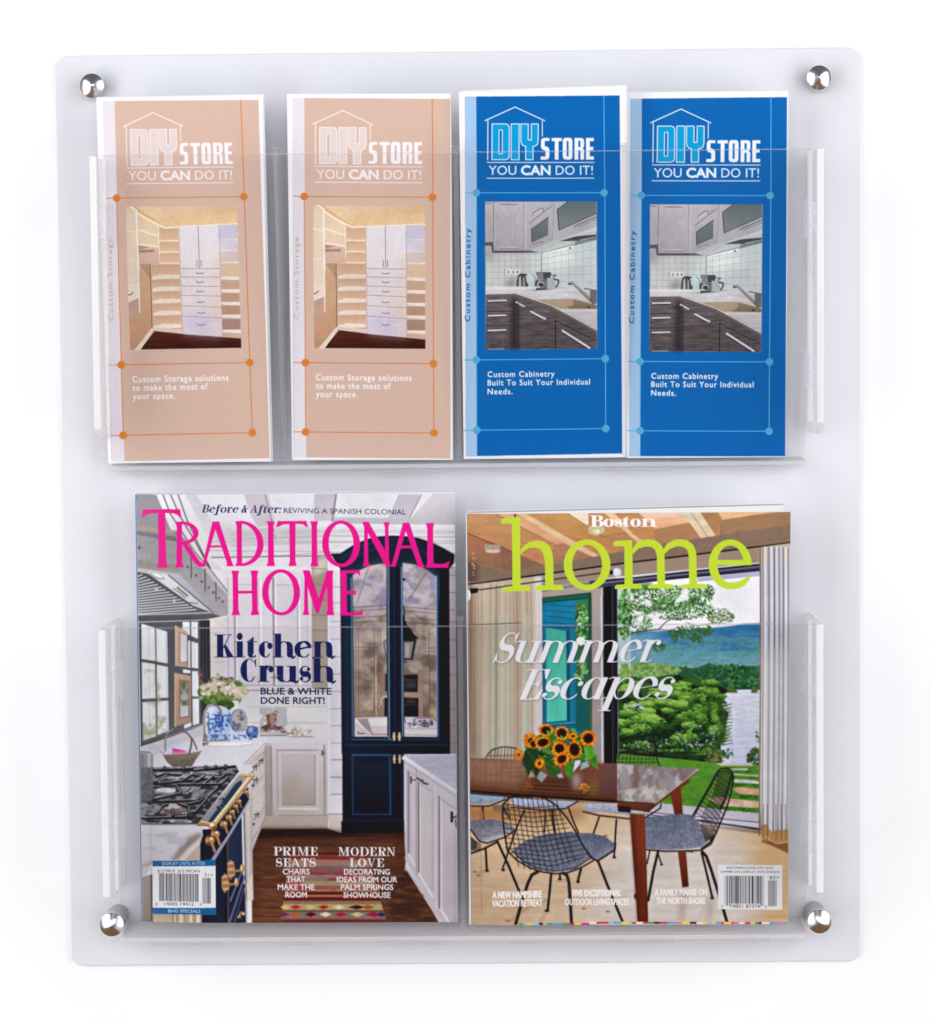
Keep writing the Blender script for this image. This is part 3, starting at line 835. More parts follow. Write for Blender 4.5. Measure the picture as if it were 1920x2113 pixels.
    for x, y in ((645, 872), (733, 960), (792, 1020), (862, 1083), (910, 1132), (967, 1190), (1007, 1225)): s.C(x, y, 9, 11, (58, 56, 60))
    s.C(140, 685, 16, 18, (96, 92, 94)); s.L([210, 140, 214, 1380], 1, (140, 138, 142), a=.6)
    s.TEX([60, 440, 540, 500, 1055, 1115, 1060, 1372, 975, 1385, 560, 955, 60, 895], .06, 14, 5, 3)
    s.P([60, 890, 560, 945, 975, 1380, 860, 1420, 60, 1465], (176, 176, 182), (160, 160, 166))
    s.P([60, 925, 235, 955, 705, 1272, 890, 1340, 60, 1385], (70, 69, 74), (98, 97, 102))
    for i in range(15):
        t = i / 14.0
        s.L([60, 1015 + i * 26, 150 + 40 * i + 20, 962 + i * 25], 2.3, (206, 206, 210), a=.95)
    s.P([215, 925, 440, 960, 905, 1342, 700, 1272], (206, 207, 211), (188, 188, 194)); s.P([430, 955, 560, 948, 985, 1378, 920, 1345], (172, 175, 184), (150, 152, 160))
    s.L([450, 965, 905, 1338], 2.2, (84, 84, 90)); s.L([540, 1090, 640, 1170], 4.6, (126, 122, 122)); s.L([500, 1100, 560, 1140, 620, 1190], 1.6, (84, 80, 82)); s.L([650, 1240, 750, 1250], 2, (110, 108, 112)); s.C(330, 975, 80, 26, (150, 152, 158), rot=.35); s.C(330, 968, 60, 16, (216, 218, 222), rot=.35)
    s.C(318, 1110, 18, 22, (172, 172, 176)); s.C(505, 1225, 16, 20, (180, 180, 184))
    s.P([60, 1385, 890, 1342, 985, 1380, 840, 1418, 60, 1455], (100, 98, 102), (74, 72, 76)); s.L([60, 1462, 830, 1420, 1060, 1374], 2.4, (214, 214, 218)); s.L([60, 1384, 890, 1342], 1.8, (206, 206, 210))
    # ---- black steel window
    s.frame(*C)
    s.P([130, 150, 870, 108, 876, 745, 795, 1185, 150, 1430], (86, 86, 92), (96, 95, 100))
    s.P([775, 112, 872, 108, 878, 860, 795, 1150, 770, 900], (50, 48, 54), (62, 60, 64))
    for x in (800, 835): s.L([x, 115, x + 4, 850], 1, (92, 90, 96))
    gl = (222, 224, 225)
    for q in ([158, 162, 300, 200, 305, 545, 158, 528], [314, 205, 428, 236, 432, 566, 316, 550], [160, 560, 300, 576, 304, 930, 163, 942], [318, 582, 434, 602, 436, 920, 320, 928], [165, 978, 302, 965, 308, 1322, 168, 1375], [322, 962, 436, 950, 440, 1265, 322, 1312],
              [590, 132, 664, 130, 666, 270, 640, 260, 590, 225], [680, 130, 748, 128, 748, 305, 680, 276], [642, 330, 668, 322, 668, 606, 645, 604], [682, 332, 750, 352, 750, 612, 682, 604], [592, 622, 668, 632, 668, 664, 592, 660], [686, 640, 752, 642, 755, 902, 686, 902], [690, 928, 755, 922, 757, 1182, 692, 1204], [600, 1200, 676, 1170, 676, 1210, 600, 1240]):
        s.P(q, gl)
    for q in ([160, 960, 300, 965, 306, 1320, 170, 1370], [318, 700, 360, 700, 360, 1300, 322, 1300], [160, 620, 300, 640, 302, 900, 162, 900]):
        s.MIX(q, (176, 172, 140), 18, 24, 31, .45, .7, .75)
    s.MIX([165, 1100, 440, 1080, 440, 1300, 168, 1370], (150, 150, 120), 12, 14, 9, .5, .7, .7)
    s.L([148, 160, 152, 1425], 2.4, (60, 60, 66)); s.L([415, 235, 420, 1270], .9, (140, 150, 165)); s.L([712, 130, 716, 1190], .8, (150, 170, 200))
    s.L([140, 1432, 440, 1330, 800, 1195], 2, (54, 52, 56))
    # framed pictures hung in front
    s.P([515, 172, 642, 232, 646, 602, 515, 590], (194, 168, 146), (184, 156, 134)); s.P([548, 230, 642, 262, 642, 560, 552, 560], (168, 132, 104)); s.P([566, 250, 636, 272, 636, 540, 566, 548], (196, 196, 206), (214, 214, 218)); s.L([516, 175, 516, 588], 1.6, (236, 206, 170)); s.L([640, 270, 642, 590], 1.6, (110, 86, 70))
    s.P([505, 662, 672, 690, 672, 1168, 502, 1222], (184, 154, 134), (164, 138, 124)); s.P([548, 728, 660, 742, 660, 1118, 550, 1130], (140, 110, 86)); s.P([562, 742, 646, 752, 646, 1105, 562, 1118], (136, 134, 112), (196, 198, 216)); s.MIX([562, 742, 646, 752, 646, 1000, 562, 1000], (84, 96, 60), 9, 12, 4, .45, .65, .8); s.L([508, 668, 505, 1218], 1.8, (226, 190, 152))
    # ---- worktop along the window
    s.P([60, 1470, 140, 1450, 440, 1350, 800, 1195, 880, 1325, 1380, 1312, 2125, 1325, 2125, 1382, 1445, 1386, 1240, 1600, 1100, 1640, 300, 1700, 60, 1720], (206, 205, 213), (210, 209, 216))
    s.P([140, 1450, 440, 1345, 800, 1195, 815, 1300, 420, 1440, 280, 1520, 140, 1500], (190, 188, 196), a=.9, soft=2)
    s.P([840, 1385, 1300, 1372, 1290, 1400, 1000, 1420, 850, 1410], (228, 227, 231)); s.L([850, 1412, 1120, 1416, 1300, 1392], 1.2, (168, 164, 170))
    s.L([1445, 1388, 2125, 1384], 1.4, (140, 132, 136)); s.L([1440, 1382, 1215, 1600], 1.6, (160, 150, 154))
    # flowers and blue and white china
    s.LEAVES(1000, 850, 245, 135, 260, 26, [(104, 128, 66), (132, 152, 92), (78, 104, 52), (160, 172, 120), (90, 116, 70)], 3)
    s.LEAVES(960, 930, 150, 80, 110, 26, [(86, 112, 48), (66, 92, 42), (120, 140, 78)], 5)
    for x, y, rx, ry in ((850, 825, 95, 60), (1065, 815, 90, 60), (1180, 850, 70, 50), (930, 760, 60, 30)):
        s.LEAVES(x, y, rx, ry, 70, 16, [(222, 196, 194), (230, 210, 204), (200, 178, 170), (180, 180, 140)], int(x))
    s.LEAVES(985, 740, 170, 45, 36, 12, [(110, 70, 80), (80, 66, 60), (150, 110, 110)], 8); s.LEAVES(775, 690, 26, 60, 16, 14, [(150, 70, 100), (120, 120, 90)], 9); s.LEAVES(1235, 830, 40, 60, 16, 10, [(214, 110, 170), (150, 150, 90)], 10); s.L([945, 690, 950, 660, 975, 680], 1.2, (90, 70, 66))
    s.P([1100, 940, 1165, 940, 1160, 1060, 1110, 1060], (214, 216, 212)); s.LEAVES(1040, 990, 90, 40, 30, 20, [(70, 92, 44), (52, 74, 40)], 12)
    s.P([875, 1010, 920, 985, 1000, 1000, 1040, 1015, 1085, 1070, 1092, 1150, 1075, 1260, 1076, 1350, 860, 1356, 845, 1240, 826, 1150, 838, 1070], (186, 200, 226), (168, 186, 218))
    s.P([838, 1070, 880, 1010, 930, 1000, 900, 1100, 880, 1250, 850, 1240, 826, 1150], (220, 226, 238), a=.8, soft=3)
    s.MIX([838, 1060, 1085, 1060, 1092, 1150, 1076, 1350, 860, 1356, 826, 1150], (56, 96, 170), 4.2, 4.2, 17, .5, .6, .85, 2)
    for y in (1100, 1132, 1165, 1200): s.L([925, y, 1000, y], 2.4, (28, 84, 166))
    for x in (930, 962, 994): s.L([x, 1095, x, 1212], 2.2, (28, 84, 166))
    s.L([905, 1085, 1010, 1110], 1.6, (30, 80, 160)); s.L([860, 1360, 1076, 1352], 2.2, (110, 110, 120))
    s.C(1165, 1150, 90, 124, (122, 138, 178)); s.C(1172, 1150, 76, 112, (172, 168, 164)); s.MIX([1100, 1050, 1240, 1050, 1240, 1250, 1100, 1250], (80, 86, 112), 6, 6, 5, .5, .62, .7); s.P([1080, 1270, 1240, 1260, 1230, 1350, 1090, 1345], (190, 200, 222))
    s.C(1210, 1322, 112, 30, (206, 212, 224)); s.MIX([1110, 1295, 1310, 1295, 1310, 1345, 1110, 1345], (60, 96, 170), 5, 4, 6, .5, .6, .8)
    s.C(1306, 1266, 66, 64, (90, 118, 172)); s.C(1300, 1240, 40, 26, (176, 192, 220), a=.8); s.MIX([1245, 1205, 1368, 1205, 1368, 1325, 1245, 1325], (30, 56, 120), 6, 5, 8, .48, .6, .8)
    s.P([1382, 1010, 1665, 1005, 1666, 1300, 1384, 1304], (172, 172, 176)); s.MIX([1382, 1010, 1665, 1005, 1666, 1300, 1384, 1304], (212, 212, 210), 12, 12, 2, .5, .6); s.P([1450, 1085, 1500, 1070, 1558, 1072, 1562, 1140, 1540, 1205, 1468, 1205], (138, 78, 58)); s.MIX([1450, 1085, 1558, 1072, 1540, 1205, 1468, 1205], (96, 40, 30), 8, 10, 7, .5, .62); s.L([1520, 1075, 1545, 1040, 1570, 1060], 2, (120, 60, 60)); s.P([1390, 1215, 1460, 1185, 1560, 1200, 1662, 1240, 1660, 1270, 1390, 1262], (92, 58, 60)); s.C(1600, 1228, 28, 26, (140, 50, 58)); s.MIX([1384, 1240, 1665, 1240, 1665, 1302, 1384, 1302], (206, 200, 206), 10, 8, 12, .45, .6); s.MIX([1382, 1010, 1665, 1005, 1666, 1300, 1384, 1304], (170, 166, 168), 14, 14, 22, .48, .62, .6); s.L([1384, 1304, 1666, 1300], 1.4, (100, 90, 90))
    s.LEAVES(1800, 1270, 130, 52, 46, 13, [(110, 96, 96), (160, 148, 146), (226, 222, 222), (190, 160, 130)], 15); s.L([1745, 1260, 1748, 1200], 1.4, (150, 140, 140)); s.L([1690, 1312, 1940, 1310], 2, (150, 140, 140))
    # tap
    s.L([812, 1330, 804, 1150, 815, 1060, 850, 1000, 900, 984, 950, 1000, 980, 1050, 985, 1105], 4.4, (126, 116, 118)); s.L([806, 1330, 800, 1150, 812, 1055, 848, 996, 900, 980], 1.3, (206, 200, 202)); s.P([800, 1290, 832, 1290, 850, 1400, 792, 1412], (132, 122, 122)); s.LEAVES(822, 1360, 34, 50, 24, 12, [(84, 76, 78), (206, 202, 204), (150, 140, 142)], 18)
    # steel pan and basket
    s.P([60, 1490, 275, 1472, 272, 2200, 60, 2250], (150, 146, 148), (136, 132, 134)); s.P([225, 1500, 245, 1500, 240, 2150, 215, 2150], (224, 222, 222), a=.9, soft=2); s.P([60, 1500, 170, 1495, 160, 2100, 60, 2100], (112, 108, 112), a=.8, soft=4); s.C(190, 1490, 95, 24, (214, 214, 218)); s.C(180, 1494, 78, 16, (140, 138, 142))
    s.P([320, 1478, 470, 1492, 480, 1440, 620, 1470, 640, 1500, 420, 1516, 380, 1500], (222, 110, 176)); s.P([470, 1445, 560, 1455, 615, 1470, 500, 1480], (206, 60, 150)); s.P([380, 1490, 480, 1480, 470, 1500, 400, 1510], (200, 205, 222))
    s.P([372, 1510, 500, 1500, 640, 1490, 786, 1462, 720, 1560, 680, 1626, 480, 1636, 420, 1590], (140, 130, 118), (92, 84, 76)); s.TEX([372, 1510, 786, 1462, 680, 1626, 480, 1636], .12, 6, 6, 3); s.L([376, 1512, 640, 1492, 786, 1462], 1.6, (190, 178, 160))
    s.L([402, 1470, 398, 1380, 425, 1290, 490, 1246, 560, 1246, 640, 1290, 700, 1370, 732, 1448], 3.4, (110, 102, 100)); s.L([398, 1470, 394, 1380, 420, 1290, 485, 1242], 1.2, (196, 190, 188)); s.L([680, 1340, 670, 1430, 648, 1500], 3.6, (96, 86, 84))
    # ---- cupboards below
    s.frame(*E)
    s.P([1500, -30, 2130, -30, 2130, 740, 1430, 725, 1435, 0], (200, 193, 198), (176, 166, 160))
    s.P([1440, -10, 1505, -5, 1500, 725, 1440, 725], (172, 160, 160), (150, 138, 132)); s.R(1505, -20, 2080, 20, (206, 200, 206)); s.L([1500, -5, 1508, 720], 1.4, (120, 106, 106))
    s.P([1565, 40, 1995, 40, 1995, 660, 1565, 660], (204, 197, 202), (186, 176, 172)); s.P([1605, 75, 1955, 75, 1955, 610, 1612, 610], (192, 184, 190), (158, 146, 138)); s.P([1605, 400, 1800, 250, 1800, 610, 1612, 610], (164, 146, 132), a=.5, soft=10)
    s.L([1565, 42, 1990, 40], 2.2, (148, 138, 142)); s.L([1565, 42, 1570, 655], 1.6, (150, 140, 142)); s.L([1612, 610, 1955, 610, 1955, 80], 1.4, (130, 118, 116)); s.L([1580, 648, 1990, 650], 2.6, (212, 204, 204)); s.L([1575, 720, 2080, 718], 1.4, (130, 118, 114)); s.R(2045, -20, 2062, 715, (150, 140, 142))
    s.P([1420, 725, 2095, 725, 2085, 860, 1390, 862], (176, 162, 152), (160, 146, 136))
    s.frame(*F)
    s.R(312, 40, 326, 96, (70, 60, 56)); s.L([322, 70, 348, 72], 2, (90, 78, 72))
    # shiplap pilaster and beige pier
    s.P([372, -1400, 530, -1400, 532, 690, 372, 690], (200, 197, 206), (204, 200, 208))
    s.frame(*B)
    s.P([218, 745, 384, 745, 384, 2120, 214, 2120], (152, 138, 126), (160, 150, 142)); s.P([222, 860, 300, 760, 384, 745, 384, 880, 240, 950], (206, 198, 186), a=.8, soft=4)
    for y in (870, 1028, 1190, 1352, 1512, 1670): s.L([218, y, 382, y + 4], 1.1, (112, 100, 92))
    s.frame(*D)
    s.P([216, -560, 382, -560, 382, 790, 216, 790], (152, 140, 130), a=.0)
    for y in (-250, -85, 110, 293, 475, 655, 838, 1017, 1195, 1375, 1550, 1728, 1908): s.L([402, y, 522, y - 3], 1.3, (140, 130, 134))
    s.R(382, -560, 402, 1900, (214, 212, 219))
    s.frame(*F)
    s.P([366, 668, 530, 664, 530, 706, 372, 708], (218, 214, 219), (186, 180, 184)); s.P([385, 706, 528, 704, 526, 880, 388, 882], (196, 186, 182), (176, 164, 156)); s.L([372, 704, 530, 702], 1.8, (136, 124, 124))
    for y in (138, 320, 497): s.L([408, y, 524, y - 3], 1.3, (120, 110, 114))
    # right end planks
    s.frame(*D)
    s.R(1652, -480, 1726, 1480, (160, 152, 158), (128, 118, 118))
    for y in (-390, -210, -25, 102, 285, 465, 650, 828, 1008, 1185, 1370): s.L([1655, y, 1724, y], 1.2, (92, 84, 88))
    # ---- navy dresser
    s.frame(*B)
    navy, navd = (19, 36, 54), (13, 20, 34)
    s.P([415, 712, 515, 708, 650, 620, 800, 552, 930, 525, 1060, 514, 1200, 518, 1330, 535, 1480, 585, 1600, 640, 1712, 706, 1705, 790, 1655, 852, 1655, 2790, 520, 2790, 514, 870, 470, 800], navy, navd, hor=True)
    s.L([520, 760, 660, 670, 820, 595, 1060, 552, 1290, 565, 1480, 630, 1690, 750], 4, (34, 62, 92), a=.7, soft=2); s.L([560, 850, 720, 720, 900, 640, 1070, 615, 1300, 640, 1500, 720], 2.4, (40, 70, 104), a=.55, soft=1)
    s.P([1300, 530, 1480, 585, 1712, 706, 1705, 790, 1655, 852, 1500, 720], (8, 12, 24), a=.7, soft=3)
    s.frame(*D)
    s.P([520, -400, 640, -400, 640, 1400, 524, 1400], (15, 38, 56), (13, 30, 46), a=.9); s.P([560, -400, 590, -400, 592, 1400, 566, 1400], (28, 54, 76), a=.6, soft=2)
    s.frame(*B)
    GL = [645, 935, 720, 880, 830, 832, 995, 800, 998, 2615, 655, 2615]
    GR = [1168, 796, 1300, 815, 1420, 868, 1515, 938, 1518, 2600, 1174, 2600]
    for q in (GL, GR):
        s.P(q, (178, 170, 180), (138, 118, 102))
    for q, sd in ((GL, 41), (GR, 43)):
        s.frame(*B)
        s.MIX(q, (98, 82, 72), 40, 26, sd, .40, .66, .75, 5)
        s.MIX(q, (196, 178, 158), 24, 20, sd + 1, .50, .70, .6, 5)
    s.P([650, 935, 840, 830, 995, 800, 998, 1180, 700, 1290, 650, 1200], (186, 178, 194), a=.5, soft=12); s.P([1170, 800, 1420, 868, 1515, 938, 1515, 1200, 1180, 1300], (188, 180, 198), a=.5, soft=12)
    s.MIX(GL[:8] + [998, 1250, 650, 1300], (126, 122, 146), 22, 16, 5, .5, .68, .75, 4); s.MIX(GR[:8] + [1516, 1250, 1172, 1280], (122, 120, 148), 22, 16, 6, .5, .68, .75, 4)
    s.L([810, 850, 690, 1220], 2, (120, 100, 100), a=.7); s.L([1420, 890, 1230, 1180], 3, (118, 96, 96), a=.7); s.L([940, 850, 800, 1240], 5, (176, 160, 162), a=.5, soft=1)
    for y in (1260, 1300, 1370, 1420): s.L([655, y + 8, 998, y - 20], 1.2, (84, 66, 56), a=.8); s.L([1175, y - 5, 1515, y + 20], 1.1, (84, 66, 56), a=.8)
    s.frame(*D)
    for x in (672, 700, 868, 905, 930): s.L([x, 150, x - 2, 1080], 1.2, (92, 72, 60), a=.75)
    for x in (1378, 1400, 1440): s.L([x, 150, x, 1090], 1.2, (92, 72, 60), a=.75)
    for y in (375, 410): s.L([660, y, 900, y - 6], 1.2, (90, 70, 60), a=.7); s.L([1400, y, 1515, y - 6], 1.2, (90, 70, 60), a=.7)
    s.L([700, 1050, 860, 1040, 866, 440, 705, 440], 1, (100, 80, 66), a=.7); s.L([880, 500, 884, 1080], 3, (196, 176, 146), a=.6)
    s.P([925, 635, 1000, 640, 1000, 1090, 925, 1090], (140, 112, 104), a=.8); s.P([1320, 640, 1372, 640, 1372, 1100, 1320, 1100], (146, 118, 110), a=.9)
    s.P([980, 650, 1000, 650, 1000, 830, 978, 830], (40, 34, 38)); s.P([972, 900, 1000, 900, 1000, 1090, 968, 1090], (28, 22, 26)); s.L([935, 970, 938, 910, 965, 882, 995, 880], 2, (206, 196, 190))
    s.P([1176, 655, 1322, 650, 1318, 836, 1176, 832], (26, 22, 28)); s.P([1190, 720, 1305, 720, 1305, 800, 1190, 800], (58, 56, 62), soft=3); s.L([1180, 708, 1318, 706], 1, (110, 96, 96)); s.P([1176, 840, 1372, 838, 1372, 880, 1176, 880], (150, 124, 116)); s.P([1176, 896, 1326, 896, 1326, 1092, 1176, 1092], (20, 16, 22)); s.L([1180, 970, 1324, 968], 1.2, (90, 78, 78)); s.P([1200, 910, 1300, 910, 1300, 950, 1200, 950], (56, 46, 48))
    s.P([660, 1112, 760, 1100, 998, 1098, 998, 1305, 658, 1305], (196, 186, 188)); s.P([680, 1120, 790, 1112, 850, 1280, 800, 1285], (150, 140, 146)); s.P([800, 1118, 998, 1110, 998, 1190, 820, 1190], (214, 206, 206)); s.L([668, 1130, 820, 1278], 2.4, (228, 222, 222)); s.L([690, 1255, 700, 1275, 760, 1270], 2.2, (80, 60, 50)); s.L([830, 1278, 998, 1280], 2.4, (150, 120, 104))
    s.P([1178, 1095, 1450, 1095, 1518, 1150, 1518, 1300, 1178, 1300], (190, 182, 194)); s.LEAVES(1340, 1165, 150, 40, 50, 16, [(80, 76, 96), (222, 218, 226), (130, 126, 146), (70, 50, 46)], 23); s.L([1180, 1100, 1190, 1160], 1.6, (60, 56, 60)); s.L([1300, 1105, 1450, 1105, 1460, 1165], 2, (110, 86, 76)); s.P([1180, 1230, 1518, 1225, 1518, 1300, 1178, 1300], (204, 196, 204)); s.L([1178, 1280, 1518, 1285], 1.6, (150, 128, 118)); s.L([1230, 1215, 1510, 1215], 2, (170, 166, 180))
    # lantern reflected in the right door
    s.P([1166, 30, 1180, 30, 1190, 95, 1210, 100, 1200, 120, 1245, 165, 1280, 230, 1325, 272, 1300, 288, 1166, 300], (18, 16, 20)); s.L([1172, -60, 1186, 0, 1182, 60, 1172, 100], 2.0, (26, 22, 26)); s.P([1168, 300, 1310, 290, 1268, 500, 1168, 498], (30, 26, 28)); s.P([1176, 312, 1282, 306, 1250, 484, 1176, 484], (128, 120, 120)); s.P([1200, 340, 1230, 335, 1226, 470, 1200, 470], (170, 164, 164), soft=2); s.C(1188, 518, 18, 8, (60, 50, 48)); s.L([965, 320, 995, 290], 1.4, (40, 34, 34)); s.L([968, 320, 990, 470], 1.2, (40, 34, 34))
    # mouldings of the dresser
    s.frame(*B)
    for x, x2 in ((1012, 1016), (1152, 1156)): s.L([x, 845, x2, 2640], 3.4, (52, 78, 106)); s.L([x + 6, 845, x2 + 6, 2640], 1.2, (142, 176, 206))
    s.L([1530, 930, 1536, 2620], 3.4, (50, 74, 104)); s.L([1518, 930, 1522, 2600], 1.4, (150, 180, 210)); s.L([632, 960, 640, 2640], 1.6, (112, 146, 182)); s.L([620, 960, 626, 2640], 1.2, (50, 90, 130))
    s.P([1042, 840, 1140, 840, 1142, 2640, 1044, 2640], (10, 20, 42)); s.L([1092, 840, 1096, 2640], 2, (6, 10, 20)); s.L([1075, 840, 1080, 2640], 1.2, (40, 66, 98)); s.P([1560, 860, 1655, 852, 1655, 2640, 1564, 2640], (12, 12, 28)); s.C(1180, 970, 16, 13, (16, 20, 36))
    s.frame(*D)
    s.P([626, 1305, 1555, 1300, 1555, 1345, 626, 1345], (18, 34, 52)); s.L([630, 1334, 1040, 1334], 1.8, (70, 104, 142)); s.L([1160, 1330, 1552, 1326], 1.4, (44, 66, 100)); s.P([524, 1345, 1655, 1340, 1655, 1480, 524, 1490], (15, 29, 46), (11, 15, 29), hor=True); s.L([560, 1390, 1640, 1385], 1.6, (34, 62, 98)); s.L([560, 1440, 1640, 1432], 1.4, (6, 12, 26))
    s.L([1000, 1300, 1034, 1334], 2, (110, 140, 176))
    for x, y in ((1070, 1300), (1126, 1300)):
        s.R(x - 12, y - 44, x + 12, y + 44, (176, 140, 112)); s.R(x - 6, y - 44, x + 2, y + 44, (230, 204, 176)); s.R(x - 18, y - 12, x + 14, y + 10, (206, 172, 144))
    s.frame(*F)
    s.P([526, 60, 1170, 55, 1170, 900, 526, 900], (15, 30, 46), (10, 15, 27)); s.P([620, 78, 1042, 76, 1044, 715, 624, 715], (20, 40, 60), (13, 23, 40)); s.P([652, 112, 1012, 110, 1012, 690, 652, 690], (15, 32, 50), (10, 16, 28)); s.P([650, 100, 1010, 100, 1000, 150, 690, 150], (6, 14, 28), a=.7, soft=3); s.L([630, 86, 1040, 84], 2, (58, 96, 136)); s.L([630, 86, 634, 712], 1.6, (40, 74, 110)); s.L([1024, 110, 1028, 705], 3, (32, 66, 104)); s.L([640, 704, 1040, 700], 2, (40, 62, 96)); s.L([1092, 80, 1096, 770], 1.6, (6, 10, 22)); s.L([1150, 200, 1152, 760], 2, (28, 46, 80))
    s.P([512, 780, 540, 768, 1172, 765, 1172, 900, 515, 905], (12, 20, 38), (6, 6, 12)); s.L([540, 768, 1170, 766], 1.4, (30, 52, 84))
    for x, y in ((1072, 124), (1128, 124)):
        s.R(x - 11, y - 44, x + 11, y + 46, (176, 138, 112)); s.R(x - 6, y - 44, x + 2, y + 46, (228, 200, 176)); s.R(x - 17, y - 8, x + 14, y + 10, (200, 164, 138))
    # ---- wooden floor and rug
    fl = [-420, 860, 380, 855, 520, 900, 1172, 895, 1190, 1280, 1540, 1840, 1640, 1840, 1640, 1900, -420, 1900]
    s.P(fl, (78, 44, 32), (104, 64, 44)); s.P([-420, 858, 380, 855, 400, 880, 1172, 895, 1172, 930, -420, 960], (30, 16, 14), a=.8, soft=5)
    s.TEX(fl, .30, 40, 4, 51); s.TEX(fl, .12, 16, 2, 52)
    s.P([1000, 1300, 1190, 1290, 1540, 1840, 1000, 1840], (38, 22, 20), a=.55, soft=10); s.L([1100, 1630, 1180, 1650, 1240, 1640], 1.6, (40, 22, 18)); s.MIX([960, 1300, 1500, 1300, 1540, 1840, 960, 1840], (120, 76, 44), 30, 6, 54, .5, .7, .6)
    def rug(y0, y1, c, c2=None):
        xa = lambda y: -25 - (y - 1085) * 0.128
        xb = lambda y: 762 + (y - 1085) * 0.302
        s.P([xa(y0), y0, xb(y0), y0, xb(y1), y1, xa(y1), y1], c, c2)
        return xa(y0), xb(y0)
    for y0, y1, c in ((1085, 1105, (110, 50, 44)), (1105, 1125, (66, 26, 26)), (1125, 1150, (120, 60, 52)), (1150, 1178, (122, 46, 46)), (1178, 1215, (156, 106, 92)), (1215, 1240, (150, 128, 104)), (1240, 1262, (120, 92, 82)), (1262, 1300, (140, 78, 78)), (1300, 1335, (130, 58, 66)), (1335, 1362, (150, 122, 104)), (1362, 1400, (136, 110, 100)), (1400, 1450, (156, 134, 106)), (1450, 1490, (150, 84, 86)), (1490, 1510, (160, 128, 92)), (1510, 1545, (98, 30, 34)), (1545, 1565, (170, 120, 80)), (1565, 1608, (104, 30, 34)), (1608, 1640, (136, 110, 84)), (1640, 1706, (166, 146, 100)), (1706, 1722, (104, 84, 62)), (1722, 1786, (126, 106, 104)), (1786, 1802, (140, 112, 72)), (1802, 1900, (108, 30, 38))):
        rug(y0, y1, c)
    s.MIX([-60, 1340, 850, 1340, 880, 1500, -80, 1500], (160, 40, 60), 34, 6, 61, .52, .62, .8); s.MIX([-60, 1210, 800, 1210, 850, 1340, -80, 1340], (120, 100, 110), 40, 4, 62, .5, .62, .6)
    for x, c, w in ((-70, (214, 170, 110), 60), (35, (176, 40, 56), 60), (185, (190, 170, 126), 60), (325, (162, 40, 44), 62), (485, (206, 190, 160), 66), (670, (76, 18, 34), 90), (790, (172, 70, 36), 70), (890, (170, 150, 100), 40)):
        s.P([x - w, 1672, x, 1648, x + w, 1672, x, 1697], c)
    for x, c, w in ((-90, (112, 46, 70), 60), (25, (176, 84, 40), 62), (190, (92, 20, 34), 64), (345, (208, 190, 158), 66), (505, (160, 38, 44), 68), (675, (190, 168, 116), 70), (850, (150, 20, 66), 95), (930, (66, 30, 72), 50)):
        s.P([x - w, 1748, x, 1722, x + w, 1748, x, 1776], c)
    for i in range(46): s.R(-90 + i * 23, 1704, -78 + i * 23, 1712, (60, 40, 34)); s.R(-100 + i * 23.5, 1790, -88 + i * 23.5, 1797, (50, 30, 30))
    s.TEX([-130, 1085, 770, 1085, 1000, 1840, -130, 1840], .10, 3, 2, 71)
    # ---- island on the right
    s.P([1172, 130, 1740, 510, 1740, 1900, 1640, 1900, 1535, 1840, 1185, 1180, 1175, 1290, 1190, 1290], (190, 184, 193), (182, 170, 178))
    s.P([1172, 1150, 1215, 1120, 1640, 1860, 1535, 1850, 1185, 1180], (186, 176, 178), a=.9); s.P([1535, 1850, 1190, 1285, 1200, 1300, 1560, 1900, 1535, 1900], (30, 18, 18))
    for x, y0, y1, w, c in ((1208, 235, 1110, 1.4, (130, 120, 128)), (1222, 250, 1110, 2.0, (110, 100, 106)), (1270, 300, 1150, 1, (206, 200, 206)), (1300, 230, 1340, 1.8, (146, 138, 146)), (1322, 360, 1310, 2.2, (110, 92, 92)), (1344, 380, 1310, 1.6, (214, 206, 212)), (1465, 530, 1480, 1.4, (140, 130, 136)), (1500, 400, 1700, 2, (204, 198, 206)), (1538, 515, 1680, 2.4, (112, 90, 88)), (1562, 540, 1680, 2.4, (214, 208, 216)), (1700, 900, 1820, 1.2, (150, 140, 146))):
        s.L([x, y0, x - 2, y1], w, c)
    s.L([1215, 245, 1290, 300], 1, (150, 140, 146)); s.L([1345, 385, 1475, 470], 1.2, (150, 140, 146)); s.L([1560, 545, 1720, 650], 1.6, (150, 140, 148)); s.L([1215, 1115, 1280, 1230], 3, (216, 210, 214)); s.L([1325, 1320, 1465, 1560], 3.4, (216, 208, 210)); s.L([1550, 1690, 1630, 1820], 4, (216, 208, 214)); s.P([1345, 400, 1465, 480, 1462, 1500, 1345, 1300], (196, 190, 190), (182, 174, 172), a=.8)
    s.P([1150, 100, 1190, 82, 1730, 76, 1730, 460], (164, 162, 180), (178, 176, 190)); s.TEX([1190, 85, 1730, 76, 1730, 460], .06, 30, 3, 77); s.P([1150, 100, 1190, 92, 1735, 455, 1735, 520, 1172, 140, 1152, 128], (208, 206, 216), (188, 184, 194)); s.L([1165, 100, 1730, 470], 1.2, (232, 230, 238)); s.L([1170, 140, 1730, 520], 1.4, (146, 140, 150))
    s.R(1236, 302, 1252, 380, (66, 58, 60)); s.L([1250, 340, 1290, 342], 2.6, (84, 76, 78)); s.L([1310, 322, 1345, 345, 1370, 370, 1420, 385], 3.6, (74, 66, 66)); s.C(1362, 350, 14, 18, (96, 86, 86)); s.R(1658, 672, 1684, 786, (44, 36, 40)); s.L([1680, 740, 1725, 720], 3.4, (70, 60, 62)); s.L([1710, 760, 1716, 830], 2.4, (60, 52, 54))
    # ---- drawers beyond the range
    s.frame(*E)
